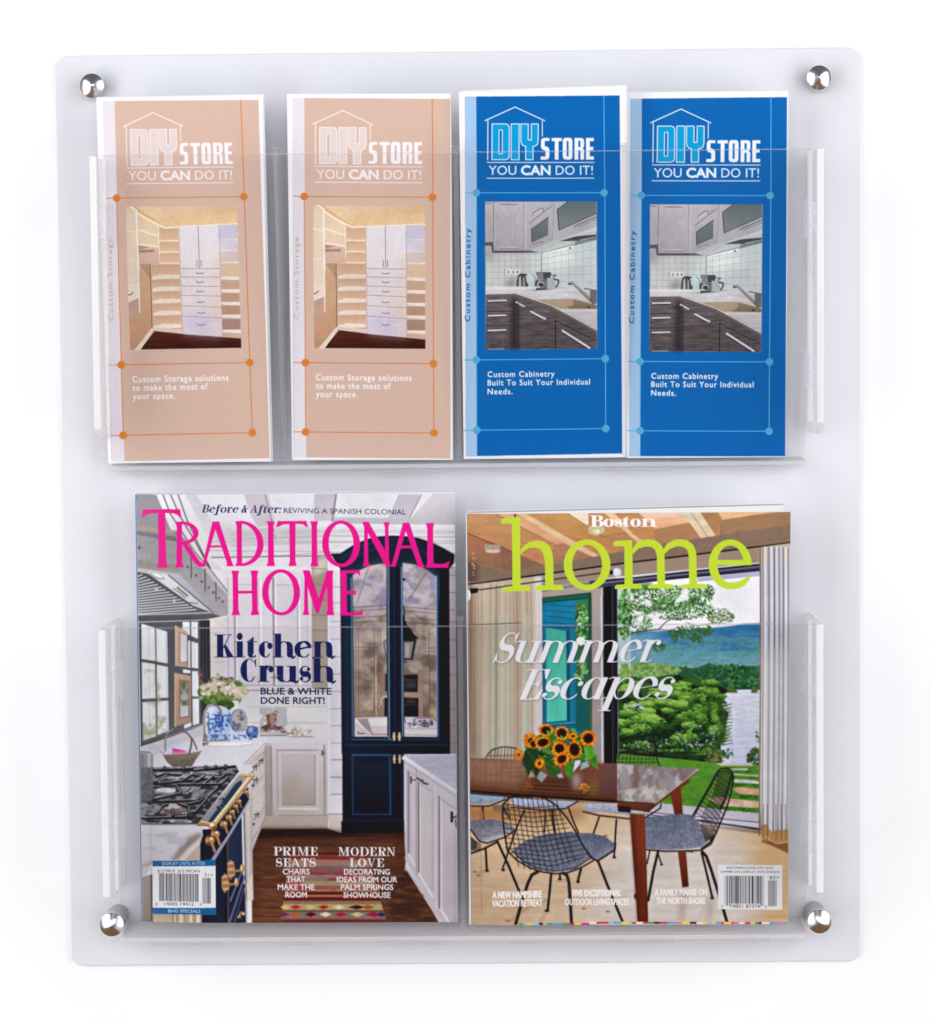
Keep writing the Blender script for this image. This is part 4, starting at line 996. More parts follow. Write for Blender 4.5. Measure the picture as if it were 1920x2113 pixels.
    s.P([1210, 200, 1440, 0, 1440, 735, 1300, 1085, 1308, 1600, 1230, 1602, 1215, 560, 1270, 540, 1280, 400, 1310, 210], (196, 187, 187), (176, 166, 160))
    s.L([1440, 0, 1440, 730, 1300, 1085, 1306, 1600], 1.6, (140, 126, 122)); s.L([1212, 560, 1235, 1600], 2, (70, 60, 66)); s.L([1255, 560, 1262, 1450], 1.2, (222, 212, 208)); s.L([1290, 560, 1300, 1085], 1.2, (156, 144, 140)); s.P([1235, 1440, 1300, 1320, 1306, 1595, 1240, 1598], (206, 196, 188))
    for q in ([1300, 240, 1425, 110, 1425, 60, 1330, 150], [1300, 440, 1425, 300], [1295, 560, 1430, 420], [1305, 830, 1430, 620], [1300, 980, 1430, 760]): s.L(q, 1.2, (136, 122, 120))
    s.P([1310, 480, 1415, 360, 1415, 640, 1310, 830], (200, 191, 190), a=.8)
    for x, y in ((1400, 150), (1335, 215), (1340, 350), (1350, 710)): s.L([x - 25, y, x + 20, y - 4], 2.2, (70, 58, 56)); s.L([x + 10, y - 25, x + 10, y + 30], 2, (84, 70, 66)); s.L([x - 10, y + 10, x - 30, y + 60], 1.6, (84, 70, 66))
    s.C(1310, 410, 12, 12, (60, 50, 48)); s.C(1315, 810, 12, 12, (60, 50, 48))
    # ---- the range
    s.P([60, 240, 290, 235, 1130, 200, 1170, 262, 735, 815, 60, 845], (112, 110, 114), (84, 82, 86)); s.P([270, 245, 1130, 205, 1165, 262, 740, 800, 100, 830, 100, 600, 270, 580], (56, 54, 58), (48, 46, 50))
    s.MIX([270, 245, 1130, 205, 1165, 262, 740, 800, 100, 830, 100, 600, 270, 580], (150, 148, 152), 15, 5, 83, .46, .60, .8)
    for x, y, rx, ry in ((400, 300, 90, 18), (760, 285, 110, 20), (480, 345, 60, 14), (400, 480, 105, 30), (850, 330, 80, 14), (380, 540, 70, 18), (700, 470, 50, 14), (470, 650, 80, 30), (560, 790, 120, 20), (640, 330, 60, 10), (900, 290, 60, 14)):
        s.C(x, y, rx, ry, (168, 166, 170)); s.C(x, y + 6, rx * .7, ry * .6, (110, 108, 112))
    s.C(470, 640, 82, 32, (178, 174, 176)); s.P([385, 665, 555, 655, 540, 705, 395, 715], (120, 84, 76)); s.C(405, 470, 100, 26, (206, 206, 210))
    for p in ([285, 262, 680, 240], [700, 262, 1120, 212], [290, 410, 600, 370, 1000, 330], [290, 590, 720, 570, 900, 470], [150, 770, 660, 740], [310, 720, 370, 640, 420, 622], [640, 720, 650, 640, 540, 610], [480, 735, 478, 665], [310, 330, 400, 300, 560, 310], [560, 380, 690, 300], [300, 390, 420, 320], [690, 390, 800, 320], [800, 400, 900, 320], [900, 400, 1020, 300], [560, 500, 650, 450], [660, 500, 780, 430], [640, 610, 760, 580, 900, 480], [820, 560, 960, 420, 1050, 330], [540, 410, 960, 400], [280, 570, 560, 500, 520, 430], [700, 700, 830, 560], [390, 260, 395, 230], [590, 255, 592, 222], [825, 250, 825, 215], [925, 240, 925, 212], [1025, 240, 1028, 205]):
        s.L(p, 6.0, (30, 29, 33)); q = list(p)
        for k in range(1, len(q), 2): q[k] -= 13
        s.L(q, 1.5, (176, 176, 182))
    for x0, y0, x1, y1 in ((680, 500, 760, 440), (580, 500, 650, 440), (330, 380, 420, 330), (740, 350, 800, 310), (520, 350, 600, 310)):
        s.L([x0, y0, x1, y1], 1.6, (200, 200, 206))
    s.TEX([100, 240, 1130, 200, 1170, 262, 740, 800, 100, 830], .25, 7, 4, 81)
    s.P([735, 812, 1165, 300, 1215, 280, 1290, 215, 1310, 262, 870, 800, 800, 830], (160, 156, 160), (136, 132, 138)); s.P([1140, 215, 1200, 190, 1300, 200, 1316, 250, 1250, 300, 1180, 290], (206, 203, 207)); s.P([840, 790, 1120, 400, 1190, 350, 1200, 390, 960, 720, 880, 830], (44, 62, 84)); s.LEAVES(1000, 620, 90, 120, 20, 14, [(30, 40, 50), (90, 100, 112)], 4)
    s.P([60, 838, 730, 818, 780, 855, 60, 872], (200, 198, 203)); s.L([60, 838, 730, 820], 1.6, (150, 148, 152))
    # navy oven front with brass
    s.P([780, 870, 900, 860, 1260, 420, 1272, 550, 1190, 720, 1200, 1300, 1225, 1560, 1230, 1900, 760, 1900, 760, 950], (24, 29, 44), (30, 38, 60), hor=True); s.P([1060, 930, 1190, 730, 1200, 1320, 1060, 1420], (38, 48, 74)); s.L([1010, 1000, 1020, 1840], 3, (18, 18, 30)); s.L([1045, 930, 1050, 1840], 1.6, (120, 96, 76)); s.P([870, 1180, 1050, 920, 1275, 545, 1272, 600, 1060, 950, 910, 1190], (176, 168, 190), (140, 132, 156)); s.L([1225, 1340, 1060, 1830], 4, (96, 96, 130)); s.L([1225, 1440, 1110, 1830], 3, (70, 72, 104)); s.L([1180, 1330, 1070, 1610], 3, (120, 112, 140)); s.L([1240, 1500, 1236, 1840], 2, (150, 136, 124))
    gold, gd, gh = (168, 126, 82), (92, 62, 40), (236, 214, 176)
    s.L([900, 815, 1305, 300], 8.6, (196, 168, 124)); s.L([890, 808, 1296, 294], 2.6, (240, 224, 190)); s.L([925, 828, 1320, 312], 1.8, (110, 80, 50))
    s.P([725, 825, 770, 768, 870, 795, 900, 800, 890, 835, 780, 830], gold); s.L([770, 785, 880, 805], 2, gh); s.L([730, 828, 880, 832], 1.6, gd); s.P([1175, 312, 1200, 295, 1290, 300, 1290, 320, 1190, 332], gold); s.L([1185, 306, 1280, 304], 1.4, gh)
    s.C(892, 832, 44, 44, gold); s.C(885, 820, 26, 24, gh); s.C(905, 850, 20, 16, gd, soft=1)
    for x, y, r in ((1235, 480, 30), (1160, 578, 32), (1128, 630, 32), (1090, 688, 34), (1055, 745, 40), (1000, 815, 46), (912, 920, 54), (855, 985, 58)):
        s.C(x, y, r * .9, r, gd); s.C(x + r * .4, y - r * .1, r * .6, r * .6, gold); s.C(x - r * .3, y - r * .3, r * .34, r * .4, gold); s.C(x + r * .35, y - r * .35, r * .26, r * .22, gh); s.L([x + r * .5, y + r * .5, x + r * .95, y + r * 1.9], r * .09, gold); s.C(x - r * .45, y + r * .1, r * .18, r * .34, gh, a=.6)
    for x, y in ((1080, 1270), (1020, 1410)):
        s.P([x - 40, y - 40, x - 10, y - 90, x + 30, y - 60, x + 45, y + 60, x - 10, y + 120, x - 40, y + 60], gold)
        for k in range(5): s.L([x - 35 + 4 * k, y - 50 + 32 * k, x + 20 + 4 * k, y - 60 + 34 * k], 1.4, gd if k % 2 else gh)
        s.L([x + 30, y + 30, x + 110, y + 20], 4.4, gold); s.C(x + 115, y + 5, 24, 48, gold); s.C(x + 108, y - 5, 8, 30, gh)
    s.LEAVES(1180, 1760, 40, 40, 14, 14, [gold, gd, gh], 6)
    # marble at the near left
    s.P([60, 872, 782, 855, 790, 930, 762, 1000, 730, 1120, 620, 1180, 262, 1215, 145, 1450, 60, 1500], (200, 198, 204), (188, 184, 188)); s.P([450, 1190, 560, 1040, 640, 950, 780, 890, 765, 960, 640, 1080, 560, 1190], (132, 122, 116), a=.85, soft=3); s.P([520, 1190, 640, 1060, 770, 960, 760, 1010, 600, 1190], (206, 196, 190), a=.9, soft=2); s.P([600, 1190, 700, 1080, 760, 1020, 762, 1190], (180, 164, 152)); s.L([60, 1330, 160, 1260, 262, 1225], 6, (160, 152, 152), a=.8, soft=2); s.MIX([60, 900, 700, 880, 500, 1180, 60, 1350], (176, 174, 182), 40, 14, 91, .52, .66, .8); s.L([60, 1430, 262, 1350], 2.4, (120, 110, 106))
    s.P([60, 1440, 262, 1360, 262, 1900, 60, 1900], (160, 150, 146), (126, 112, 104)); s.P([240, 1360, 262, 1350, 275, 1900, 240, 1900], (96, 84, 78)); s.P([262, 1740, 776, 1740, 776, 1900, 262, 1900], (178, 158, 134), (190, 172, 148))
    for x, w, c in ((475, 2, (120, 100, 84)), (490, 2, (226, 210, 190)), (515, 1.4, (136, 116, 100)), (560, 6, (220, 204, 186)), (600, 1.4, (140, 120, 104)), (660, 5, (222, 208, 190)), (700, 1.4, (130, 112, 96)), (735, 5, (224, 210, 194)), (772, 2, (110, 92, 80))): s.L([x, 1750, x, 1890], w, c)
    # whole picture: print grain
    s.frame(*A)
    s.SOFT(.7, .05, 7)
    s.TEX([0, 0, 3600, 0, 3600, 4700, 0, 4700], .035, 2.5, 2.5, 99, oct=2)
    s.L([214, 140, 250, 3000, 245, 4600], 1.0, (120, 118, 124), a=.35)
    s.frame(0, 0, 1)
    s.P([278, 1026, 282.4, 1026, 290.4, 1906, 286, 1906], (70, 112, 172)); s.P([282.2, 1040, 283, 1040, 290.6, 1900, 289.6, 1900], (220, 224, 234), a=.7)
    s.frame(*A)
    # ---- lettering
    pk = (224, 0, 134)
    s.cur = 2
    s.P([180, 290, 380, 280, 572, 275, 584, 362, 572, 366, 545, 338, 500, 322, 415, 320, 420, 700, 426, 840, 440, 886, 326, 889, 338, 840, 342, 700, 338, 322, 270, 328, 215, 345, 180, 374, 170, 372], pk)
    s.P([518, 408, 600, 402, 590, 450, 590, 830, 608, 877, 516, 881, 530, 830, 534, 460], pk)
    s.RING(590, 520, 172, 118, 124, 88, pk, -6, (585, 395, 800, 640)); s.P([590, 632, 640, 628, 770, 810, 826, 848, 824, 868, 762, 868, 725, 840, 600, 655], pk)
    s.P([905, 398, 974, 396, 1100, 800, 1122, 858, 1044, 860, 1054, 832, 935, 480, 838, 820, 828, 866, 786, 862, 802, 836], pk); s.P([888, 645, 1012, 642, 1020, 664, 880, 668], pk)
    s.P([1140, 394, 1215, 390, 1208, 450, 1210, 810, 1206, 856, 1138, 858, 1155, 810, 1154, 440], pk); s.RING(1195, 621, 238, 236, 172, 206, pk, 0, (1190, 370, 1450, 870)); s.R(1150, 388, 1200, 416, pk); s.R(1150, 830, 1200, 857, pk)
    s.P([1467, 385, 1550, 383, 1537, 440, 1540, 795, 1552, 850, 1463, 853, 1478, 800, 1480, 440], pk)
    s.frame(*B)
    s.P([-133, 382, 165, 375, 182, 442, 172, 444, 130, 412, 52, 408, 50, 795, 62, 846, -23, 849, -10, 795, -12, 412, -75, 416, -138, 448, -150, 440], pk)
    s.P([205, 378, 287, 376, 276, 430, 278, 795, 290, 847, 203, 849, 218, 795, 217, 430], pk)
    s.RING(525, 608, 198, 243, 129, 208, pk)
    s.P([746, 376, 812, 374, 1000, 700, 1040, 838, 992, 838, 805, 490, 806, 795, 840, 838, 750, 840, 763, 795, 766, 430], pk); s.P([968, 376, 1034, 374, 1020, 430, 1026, 838, 984, 770, 984, 430], pk)
    s.P([1172, 378, 1240, 376, 1375, 800, 1402, 840, 1308, 843, 1324, 815, 1202, 465, 1105, 790, 1094, 838, 1038, 838, 1060, 800], pk); s.P([1140, 618, 1265, 616, 1274, 642, 1132, 646], pk)
    s.P([1412, 378, 1502, 375, 1488, 435, 1490, 800, 1560, 806, 1622, 796, 1662, 768, 1642, 842, 1410, 843, 1426, 795, 1426, 435], pk)
    s.frame(*A)
    s.P([1098, 905, 1177, 902, 1166, 960, 1168, 1112, 1305, 1108, 1306, 955, 1295, 900, 1377, 898, 1366, 955, 1368, 1305, 1384, 1360, 1293, 1363, 1310, 1305, 1308, 1138, 1168, 1142, 1170, 1310, 1186, 1363, 1098, 1367, 1112, 1310, 1110, 960], pk)
    s.RING(1612, 1122, 198, 240, 130, 206, pk)
    s.frame(*B)
    s.P([124, 890, 196, 887, 290, 1178, 376, 889, 446, 886, 436, 945, 440, 1300, 452, 1352, 364, 1355, 378, 1300, 376, 1050, 290, 1336, 262, 1336, 174, 1060, 180, 1305, 192, 1352, 120, 1355, 136, 1305, 142, 960], pk)
    s.P([504, 886, 718, 879, 724, 942, 690, 914, 582, 911, 582, 1098, 640, 1096, 674, 1086, 672, 1142, 635, 1130, 582, 1130, 584, 1322, 680, 1322, 754, 1296, 740, 1350, 506, 1355, 522, 1305, 520, 935], pk)
    s.RING(797, 1336, 17, 17, 12, 12, pk)
    s.cur = 3
    nv = (4, 26, 80)
    s.frame(*A)
    s.SERIF('Before & After:', 800, 1622, 306, 80, nv, st=.22, hl=.06, shear=.25, it=True, dy=-8, gap=.05)
    s.T('REVIVING A SPANISH COLONIAL', 1645, 2918, 297, 52, nv, dy=-4, bold=.004)
    s.cur = 6
    s.frame(*C)
    s.SERIF('Kitchen', 920, 2172, 496, 240, nv, st=.33, hl=.035, dy=-12, gap=.075, it='fat')
    s.SERIF('Crush', 1186, 2180, 746, 242, nv, st=.33, hl=.035, dy=-4, gap=.075, it='fat')
    s.T('BLUE & WHITE', 1397, 2128, 872, 66, nv, bold=.02, dy=-4); s.T('DONE RIGHT!', 1397, 2058, 970, 66, nv, bold=.02, dy=-4)
    wt = (238, 234, 236)
    s.frame(*F)
    s.cur = 7
    s.SERIF('PRIME', -192, 265, 1136, 90, wt, st=.21, hl=.05); s.SERIF('SEATS', -168, 246, 1252, 88, wt, st=.2, hl=.05)
    s.cur = 8
    s.SERIF('MODERN', 480, 1076, 1137, 91, wt, st=.2, hl=.05); s.SERIF('LOVE', 597, 956, 1252, 90, wt, st=.21, hl=.05)
    for t, a, b, y in (('CHAIRS', -98, 180, 1331), ('THAT', -58, 135, 1411), ('MAKE THE', -150, 230, 1491), ('ROOM', -70, 150, 1572), ('DECORATING', 540, 1016, 1331), ('IDEAS FROM OUR', 465, 1093, 1411), ('PALM SPRINGS', 506, 1053, 1491), ('SHOWHOUSE', 533, 1023, 1573)):
        s.cur = 7 if b < 300 else 8
        s.T(t, a, b, y, 56, wt, bold=.02)
    s.cur = 4
    s.frame(*E)
    bl = (0, 92, 150)
    s.P([262, 1205, 918, 1185, 919, 1750, 262, 1757], (232, 233, 237)); s.P([262, 1205, 918, 1185, 918, 1245, 262, 1263], bl); s.P([262, 1692, 919, 1680, 919, 1750, 262, 1757], bl)
    s.T('DISPLAY UNTIL 4/17/20', 368, 806, 1246, 33, (222, 234, 244), dy=-10); s.T('BHG SPECIALS', 425, 760, 1737, 33, (222, 234, 244), dy=-3, bold=.006)
    s.T('$12.99US  $15.99CAN', 315, 755, 1324, 30, (70, 70, 74), dy=-8); bars(s, 330, 740, 1330, 1620, 4); s.T('51>', 805, 888, 1358, 36, (60, 60, 64)); bars(s, 784, 870, 1370, 1637, 9)
    s.R(372, 1622, 735, 1672, (232, 233, 237))
    s.T('14005', 385, 522, 1664, 34, (50, 50, 54)); s.T('14412', 552, 690, 1660, 34, (50, 50, 54)); s.T('0', 290, 312, 1672, 32, (80, 80, 84)); s.T('6', 755, 774, 1658, 28, (80, 80, 84))
    s.cur = 0
    return s

def summer_cover():
    s = Sheet(956, 1050, 1640, 1918, (150, 130, 115))
    G = (940, 1020, 5.039); Hh = (1290, 1020, 5.039); I = (940, 1280, 5.039)
    J = (1290, 1280, 5.039); K = (940, 1540, 5.039); Lf = (1290, 1540, 5.039)
    # ---- planked ceiling
    s.frame(*G)
    s.P([60, 150, 3600, 150, 3600, 700, 60, 960], (184, 136, 96), (140, 108, 86))
    s.P([100, 205, 420, 195, 640, 320, 1040, 520, 940, 745, 520, 545, 100, 400], (190, 142, 98), (176, 122, 84))
    s.P([420, 190, 560, 190, 1135, 512, 1042, 522], (214, 168, 128), (204, 150, 112)); s.P([560, 190, 640, 190, 1480, 665, 1135, 512], (206, 158, 116))
    s.L([418, 195, 1040, 520], 1.2, (136, 96, 68))
    s.P([680, 185, 1160, 185, 1400, 340, 1760, 600, 1500, 620, 1140, 480], (196, 146, 94), (176, 124, 80))
    s.P([640, 190, 720, 185, 1510, 640, 1440, 680], (222, 188, 148), (206, 170, 136)); s.P([1160, 180, 1392, 180, 1392, 335], (230, 206, 184)); s.L([1162, 188, 1400, 340], 1.2, (140, 102, 74))
    s.P([1392, 190, 1560, 180, 1760, 330, 1760, 440, 1540, 440], (186, 134, 86)); s.P([1040, 520, 1140, 508, 1500, 680, 1480, 740, 1040, 740], (176, 122, 92), (150, 112, 88)); s.L([1400, 340, 1540, 440, 1790, 400], 1.2, (140, 96, 66))
    s.P([100, 400, 520, 545, 590, 590, 940, 745, 940, 800, 560, 800, 100, 680], (176, 112, 82), (132, 98, 78)); s.L([130, 405, 590, 595], 1.6, (96, 64, 50)); s.P([470, 560, 600, 600, 940, 740, 780, 760, 500, 800], (128, 96, 78), a=.8)
    s.frame(*Hh)
    s.P([-210, 185, -110, 185, 330, 600, 280, 632], (222, 192, 146), (212, 160, 130)); s.P([-110, 185, 140, 180, 320, 360, 320, 560, 100, 420], (186, 132, 84))
    s.P([140, 178, 620, 178, 690, 290, 320, 362], (228, 196, 172), (222, 160, 112)); s.P([320, 362, 690, 300, 870, 545, 640, 600, 320, 610], (168, 124, 88), (160, 118, 86))
    s.P([594, 180, 785, 180, 992, 490, 870, 558], (214, 206, 174), (214, 168, 140)); s.L([690, 185, 930, 530], 1.1, (130, 110, 90)); s.P([785, 180, 1000, 185, 1020, 300, 990, 490], (168, 124, 86))
    s.P([975, 188, 1600, 180, 1020, 268], (222, 172, 124)); s.P([1020, 268, 1480, 200, 1740, 185, 1740, 480, 990, 580, 1000, 400], (158, 122, 90), (142, 112, 84)); s.L([1000, 285, 1010, 420], 1, (120, 90, 66))
    s.frame(*G)
    for q, sd in (([100, 200, 3600, 180, 3600, 560, 940, 745, 100, 420], 5),):
        s.TEX(q, .07, 30, 6, sd)
    s.P([60, 680, 520, 800, 940, 742, 1760, 590, 1880, 560, 3600, 300, 3600, 480, 1760, 712, 940, 830, 60, 960], (134, 110, 92), (120, 102, 88)); s.TEX([60, 680, 3600, 300, 3600, 480, 60, 960], .05, 8, 8, 8)
    s.P([60, 690, 240, 700, 240, 940, 60, 950], (76, 58, 50), a=.7, soft=6)
    # pendant globes
    s.P([1390, 340, 1560, 335, 1560, 395, 1470, 432, 1392, 400], (196, 182, 140)); s.C(1478, 385, 40, 26, (214, 202, 160)); s.C(1490, 385, 14, 10, (255, 250, 214))
    s.P([308, 520, 470, 520, 470, 580, 390, 610, 310, 585], (168, 150, 134), a=.9); s.C(395, 590, 78, 18, (206, 192, 176), a=.8); s.C(398, 568, 12, 10, (190, 120, 60)); s.L([628, 190, 628, 235], 2.4, (30, 26, 26))
    # light wall band below the rods
    s.P([60, 950, 1760, 712, 3600, 500, 3600, 760, 1760, 900, 905, 1010, 60, 1100], (150, 130, 114), (140, 124, 112))
    # ---- left striped curtain
    q = [60, 930, 560, 870, 900, 830, 912, 1100, 912, 2750, 60, 2760]
    s.P(q, (178, 158, 138), (186, 172, 154))
    rs = random.Random(5)
    for i in range(92):
        x = 125 + i * 8.4 + rs.uniform(-3, 3)
        c = rs.choice([(140, 118, 102), (200, 182, 162), (126, 104, 90), (192, 180, 162), (168, 150, 130), (206, 198, 182), (122, 100, 88)])
        x2 = x + (x - 500) * .06
        s.L([x, 905 + rs.uniform(0, 60), (x + x2) / 2, 1800, x2 - 5, 2740], rs.uniform(.8, 2.8), c, a=rs.uniform(.3, .65), soft=.6)
    for x, w in ((385, 4), (470, 6), (545, 5), (345, 3), (730, 5), (760, 3)): s.P([x - 3 * w, 1250, x + 3 * w, 1250, x + 4 * w, 2700, x - 2 * w, 2700], (168, 196, 174), a=.5, soft=2)
    s.P([125, 940, 200, 930, 230, 2750, 125, 2750], (110, 84, 68), a=.5, soft=4); s.P([830, 860, 905, 850, 905, 2600, 830, 2640], (204, 202, 206), a=.75, soft=2); s.L([905, 1000, 900, 2500], 1.8, (226, 226, 230)); s.L([130, 1362, 690, 1335], 1.6, (104, 84, 70)); s.L([240, 420, 240, 1000], 1, (140, 110, 92), a=.7); s.LEAVES(190, 700, 20, 150, 22, 6, [(220, 180, 150)], 4)
    # ---- window and door frames
    s.P([905, 960, 1530, 880, 1535, 2770, 905, 2770], (156, 144, 138), (146, 134, 128)); s.L([905, 1010, 1530, 905], 1.2, (80, 72, 70)); s.L([1100, 965, 1500, 900], 1.6, (120, 108, 102))
    s.P([910, 1072, 1422, 1018, 1425, 2650, 912, 2650], (22, 70, 58)); s.P([912, 1130, 1388, 1085, 1392, 2650, 912, 2650], (24, 116, 150), (26, 100, 108))
    for y in (1090, 1108): s.L([912, y, 1385, y - 45], 1.2, (60, 120, 100))
    s.P([912, 1140, 1255, 1110, 1255, 1390, 912, 1370], (26, 118, 152)); 
    for k in range(5): s.L([915, 1140 + k * 62, 1255, 1172 + k * 62], 1.2, (12, 72, 104))
    s.TEX([912, 1130, 1255, 1110, 1255, 1400, 912, 1400], .14, 14, 8, 3)
    s.P([915, 1375, 1270, 1395, 1262, 2400, 915, 2400], (10, 104, 136)); s.L([915, 1372, 1270, 1392], 2, (8, 70, 96)); s.P([945, 1385, 1160, 1420, 1166, 2350, 955, 2372], (64, 168, 152), (84, 184, 162)); s.TEX([945, 1385, 1160, 1420, 1166, 2350, 955, 2372], .10, 10, 40, 9); s.P([1160, 1420, 1195, 1400, 1200, 2380, 1166, 2350], (10, 78, 106)); s.P([1195, 1400, 1262, 1390, 1262, 2400, 1200, 2380], (14, 118, 146))
    s.frame(*I)
    s.P([912, 1060, 1275, 1055, 1390, 1150, 912, 1160], (12, 92, 116)); s.L([915, 1085, 1270, 1062], 1.6, (90, 180, 190))
    s.P([1252, -200, 1388, -215, 1392, 1160, 1262, 1150], (60, 116, 66), (26, 84, 80)); s.LEAVES(1322, 60, 64, 240, 150, 17, [(84, 152, 70), (40, 96, 50), (196, 216, 200), (120, 176, 96), (24, 70, 40)], 13); s.LEAVES(1322, 560, 62, 140, 70, 20, [(96, 150, 70), (44, 98, 50), (130, 170, 100)], 14)
    s.P([1265, 640, 1390, 600, 1392, 1150, 1265, 1140], (16, 86, 92), a=.8, soft=6); s.L([1340, 400, 1322, 600], 2, (150, 170, 160)); s.C(1310, 215, 48, 44, (224, 226, 228)); s.P([1392, -240, 1426, -245, 1428, 1330, 1394, 1200], (40, 74, 58), (70, 96, 76))
    s.P([1428, -245, 1532, -255, 1535, 1490, 1432, 1440], (156, 146, 142), (148, 138, 134)); s.L([1527, -250, 1532, 1490], 1.8, (220, 220, 232)); s.L([1537, -250, 1542, 1490], 2, (70, 74, 96))
    # ---- outside
    s.frame(*Hh)
    s.P([-80, 860, 1420, 740, 1420, 1500, -80, 1500], (229, 229, 234))
    s.P([-100, 1440, 200, 1428, 400, 1420, 700, 1402, 900, 1392, 1100, 1368, 1280, 1342, 1420, 1338, 1420, 1840, -100, 1840], (50, 114, 162), (116, 162, 164))
    s.MIX([300, 1420, 1100, 1368, 1420, 1338, 1420, 1640, 300, 1600], (40, 100, 148), 26, 7, 33, .45, .62, .6); s.MIX([-100, 1520, 1420, 1480, 1420, 1840, -100, 1840], (84, 146, 136), 30, 5, 34, .45, .62, .6); s.TEX([-100, 1440, 1420, 1338, 1420, 1840, -100, 1840], .10, 4, 2, 36); s.TEX([-100, 1440, 1420, 1338, 1420, 1840, -100, 1840], .12, 7, 3, 35); s.P([-100, 1440, 420, 1430, 260, 1700, -100, 1760], (150, 184, 206), a=.45, soft=14)
    s.frame(*J)
    s.P([-80, 460, 200, 450, 560, 480, 740, 500, 880, 440, 960, 470, 1060, 465, 1200, 480, 1420, 470, 1420, 730, -80, 760], (52, 104, 66), (24, 66, 48))
    s.LEAVES(250, 520, 330, 70, 420, 20, [(132, 164, 92), (108, 148, 80), (150, 176, 108), (84, 130, 72)], 41); s.LEAVES(1080, 580, 360, 120, 800, 17, [(36, 92, 56), (24, 72, 48), (60, 116, 62), (84, 140, 72), (18, 56, 42)], 42, inside=lambda x, y: y > 455 and y < 715)
    for x, h in ((640, 450), (740, 470), (800, 470), (880, 430), (1060, 455), (940, 450), (1180, 470), (1280, 460)): s.P([x - 34, 560, x - 12, h + 40, x, h, x + 12, h + 40, x + 34, 560], (40, 84, 56), a=.85)
    s.P([980, 722, 1420, 718, 1420, 1500, 960, 1500], (206, 209, 222), (190, 194, 216)); s.TEX([980, 722, 1420, 718, 1420, 1500, 960, 1500], .09, 22, 2.4, 44); s.R(1320, 735, 1385, 752, (60, 80, 50)); s.LEAVES(1355, 725, 30, 20, 14, 16, [(90, 120, 60), (60, 96, 50)], 3); s.P([1000, 720, 1090, 690, 1180, 735, 1170, 752, 1000, 752], (76, 104, 50))
    # the leaning bush, built of many leaf strokes
    bush = [-80, 640, 240, 600, 500, 560, 740, 600, 900, 640, 1000, 680, 1080, 730, 1010, 790, 1020, 900, 1080, 960, 1060, 1080, 1040, 1200, 1000, 1300, 1010, 1480, 400, 1440, 0, 1390, -80, 1390]
    s.P(bush, (54, 96, 34), (30, 58, 30)); s.MIX(bush, (14, 30, 16), 16, 9, 46, .5, .64, .9)
    inb = lambda x, y: (y < 1450) and (x < 1050 + 60 * math.sin(y / 60.0))
    G5 = [(20, 40, 18), (36, 66, 24), (54, 96, 34), (78, 128, 44), (108, 158, 58), (142, 184, 86)]
    s.MIX(bush, (16, 34, 16), 22, 11, 58, .5, .66, .8)
    s.FOLIAGE(520, 760, 580, 190, 3600, 13, G5, 47, inb, 0.05)
    s.FOLIAGE(380, 1060, 480, 270, 4600, 13, G5, 48, inb, 0.1)
    s.FOLIAGE(860, 1040, 210, 400, 2400, 13, G5[:5], 49, inb, -0.25)
    s.FOLIAGE(460, 1340, 520, 80, 1200, 11, G5[:4], 50, inb); s.LEAVES(760, 1180, 240, 130, 60, 9, [(190, 196, 212), (160, 170, 180)], 52, inside=inb); s.LEAVES(420, 1300, 430, 60, 60, 9, [(180, 190, 200)], 51, inside=inb); s.LEAVES(100, 900, 130, 40, 24, 12, [(196, 202, 212)], 53)
    for a in range(26): y = 880 + a * 17; s.L([960 + 20 * math.sin(a), y, 1060 + 60 * abs(math.sin(a * 1.7)), y - 30], 1.6, (58, 88, 40))
    s.L([300, 1200, 340, 1400], 5, (34, 30, 26)); s.LEAVES(930, 1410, 110, 90, 90, 20, [(70, 100, 48), (110, 120, 60), (44, 74, 38)], 54); s.LEAVES(1080, 1380, 60, 50, 26, 12, [(60, 90, 60)], 55); s.LEAVES(1370, 1420, 90, 100, 80, 20, [(50, 80, 44), (80, 106, 60), (32, 56, 34)], 56); s.LEAVES(1390, 1210, 36, 70, 14, 14, [(70, 110, 66)], 57)
    # overhanging tree
    s.frame(*Hh)
    gr = [(66, 122, 56), (96, 154, 76), (44, 90, 44), (128, 176, 100), (58, 84, 44), (36, 70, 36)]
    tr_in = lambda x, y: x < 950 and y > 955 + max(0, x - 850)
    s.LEAVES(360, 1060, 560, 160, 1500, 10, gr, 60, inside=tr_in); s.LEAVES(560, 1190, 370, 120, 760, 10, gr, 61); s.LEAVES(80, 1320, 230, 150, 420, 10, gr, 62); s.LEAVES(1000, 1270, 150, 80, 190, 9, [(84, 110, 50), (56, 84, 44), (110, 140, 70)], 63); s.LEAVES(680, 1440, 220, 70, 260, 10, [(60, 104, 44), (40, 80, 40), (90, 130, 60)], 64); s.LEAVES(760, 1510, 60, 40, 60, 9, [(60, 90, 40)], 65); s.LEAVES(360, 1590, 70, 40, 60, 10, [(70, 110, 50), (44, 84, 40)], 66); s.LEAVES(520, 1490, 40, 50, 46, 10, [(60, 100, 44)], 67); s.LEAVES(880, 1420, 50, 50, 46, 10, [(60, 100, 44)], 68); s.LEAVES(880, 1000, 60, 60, 80, 9, gr, 69)
    s.MIX([-80, 960, 700, 960, 600, 1280, -80, 1400], (229, 229, 234), 16, 12, 70, .56, .68, .9)
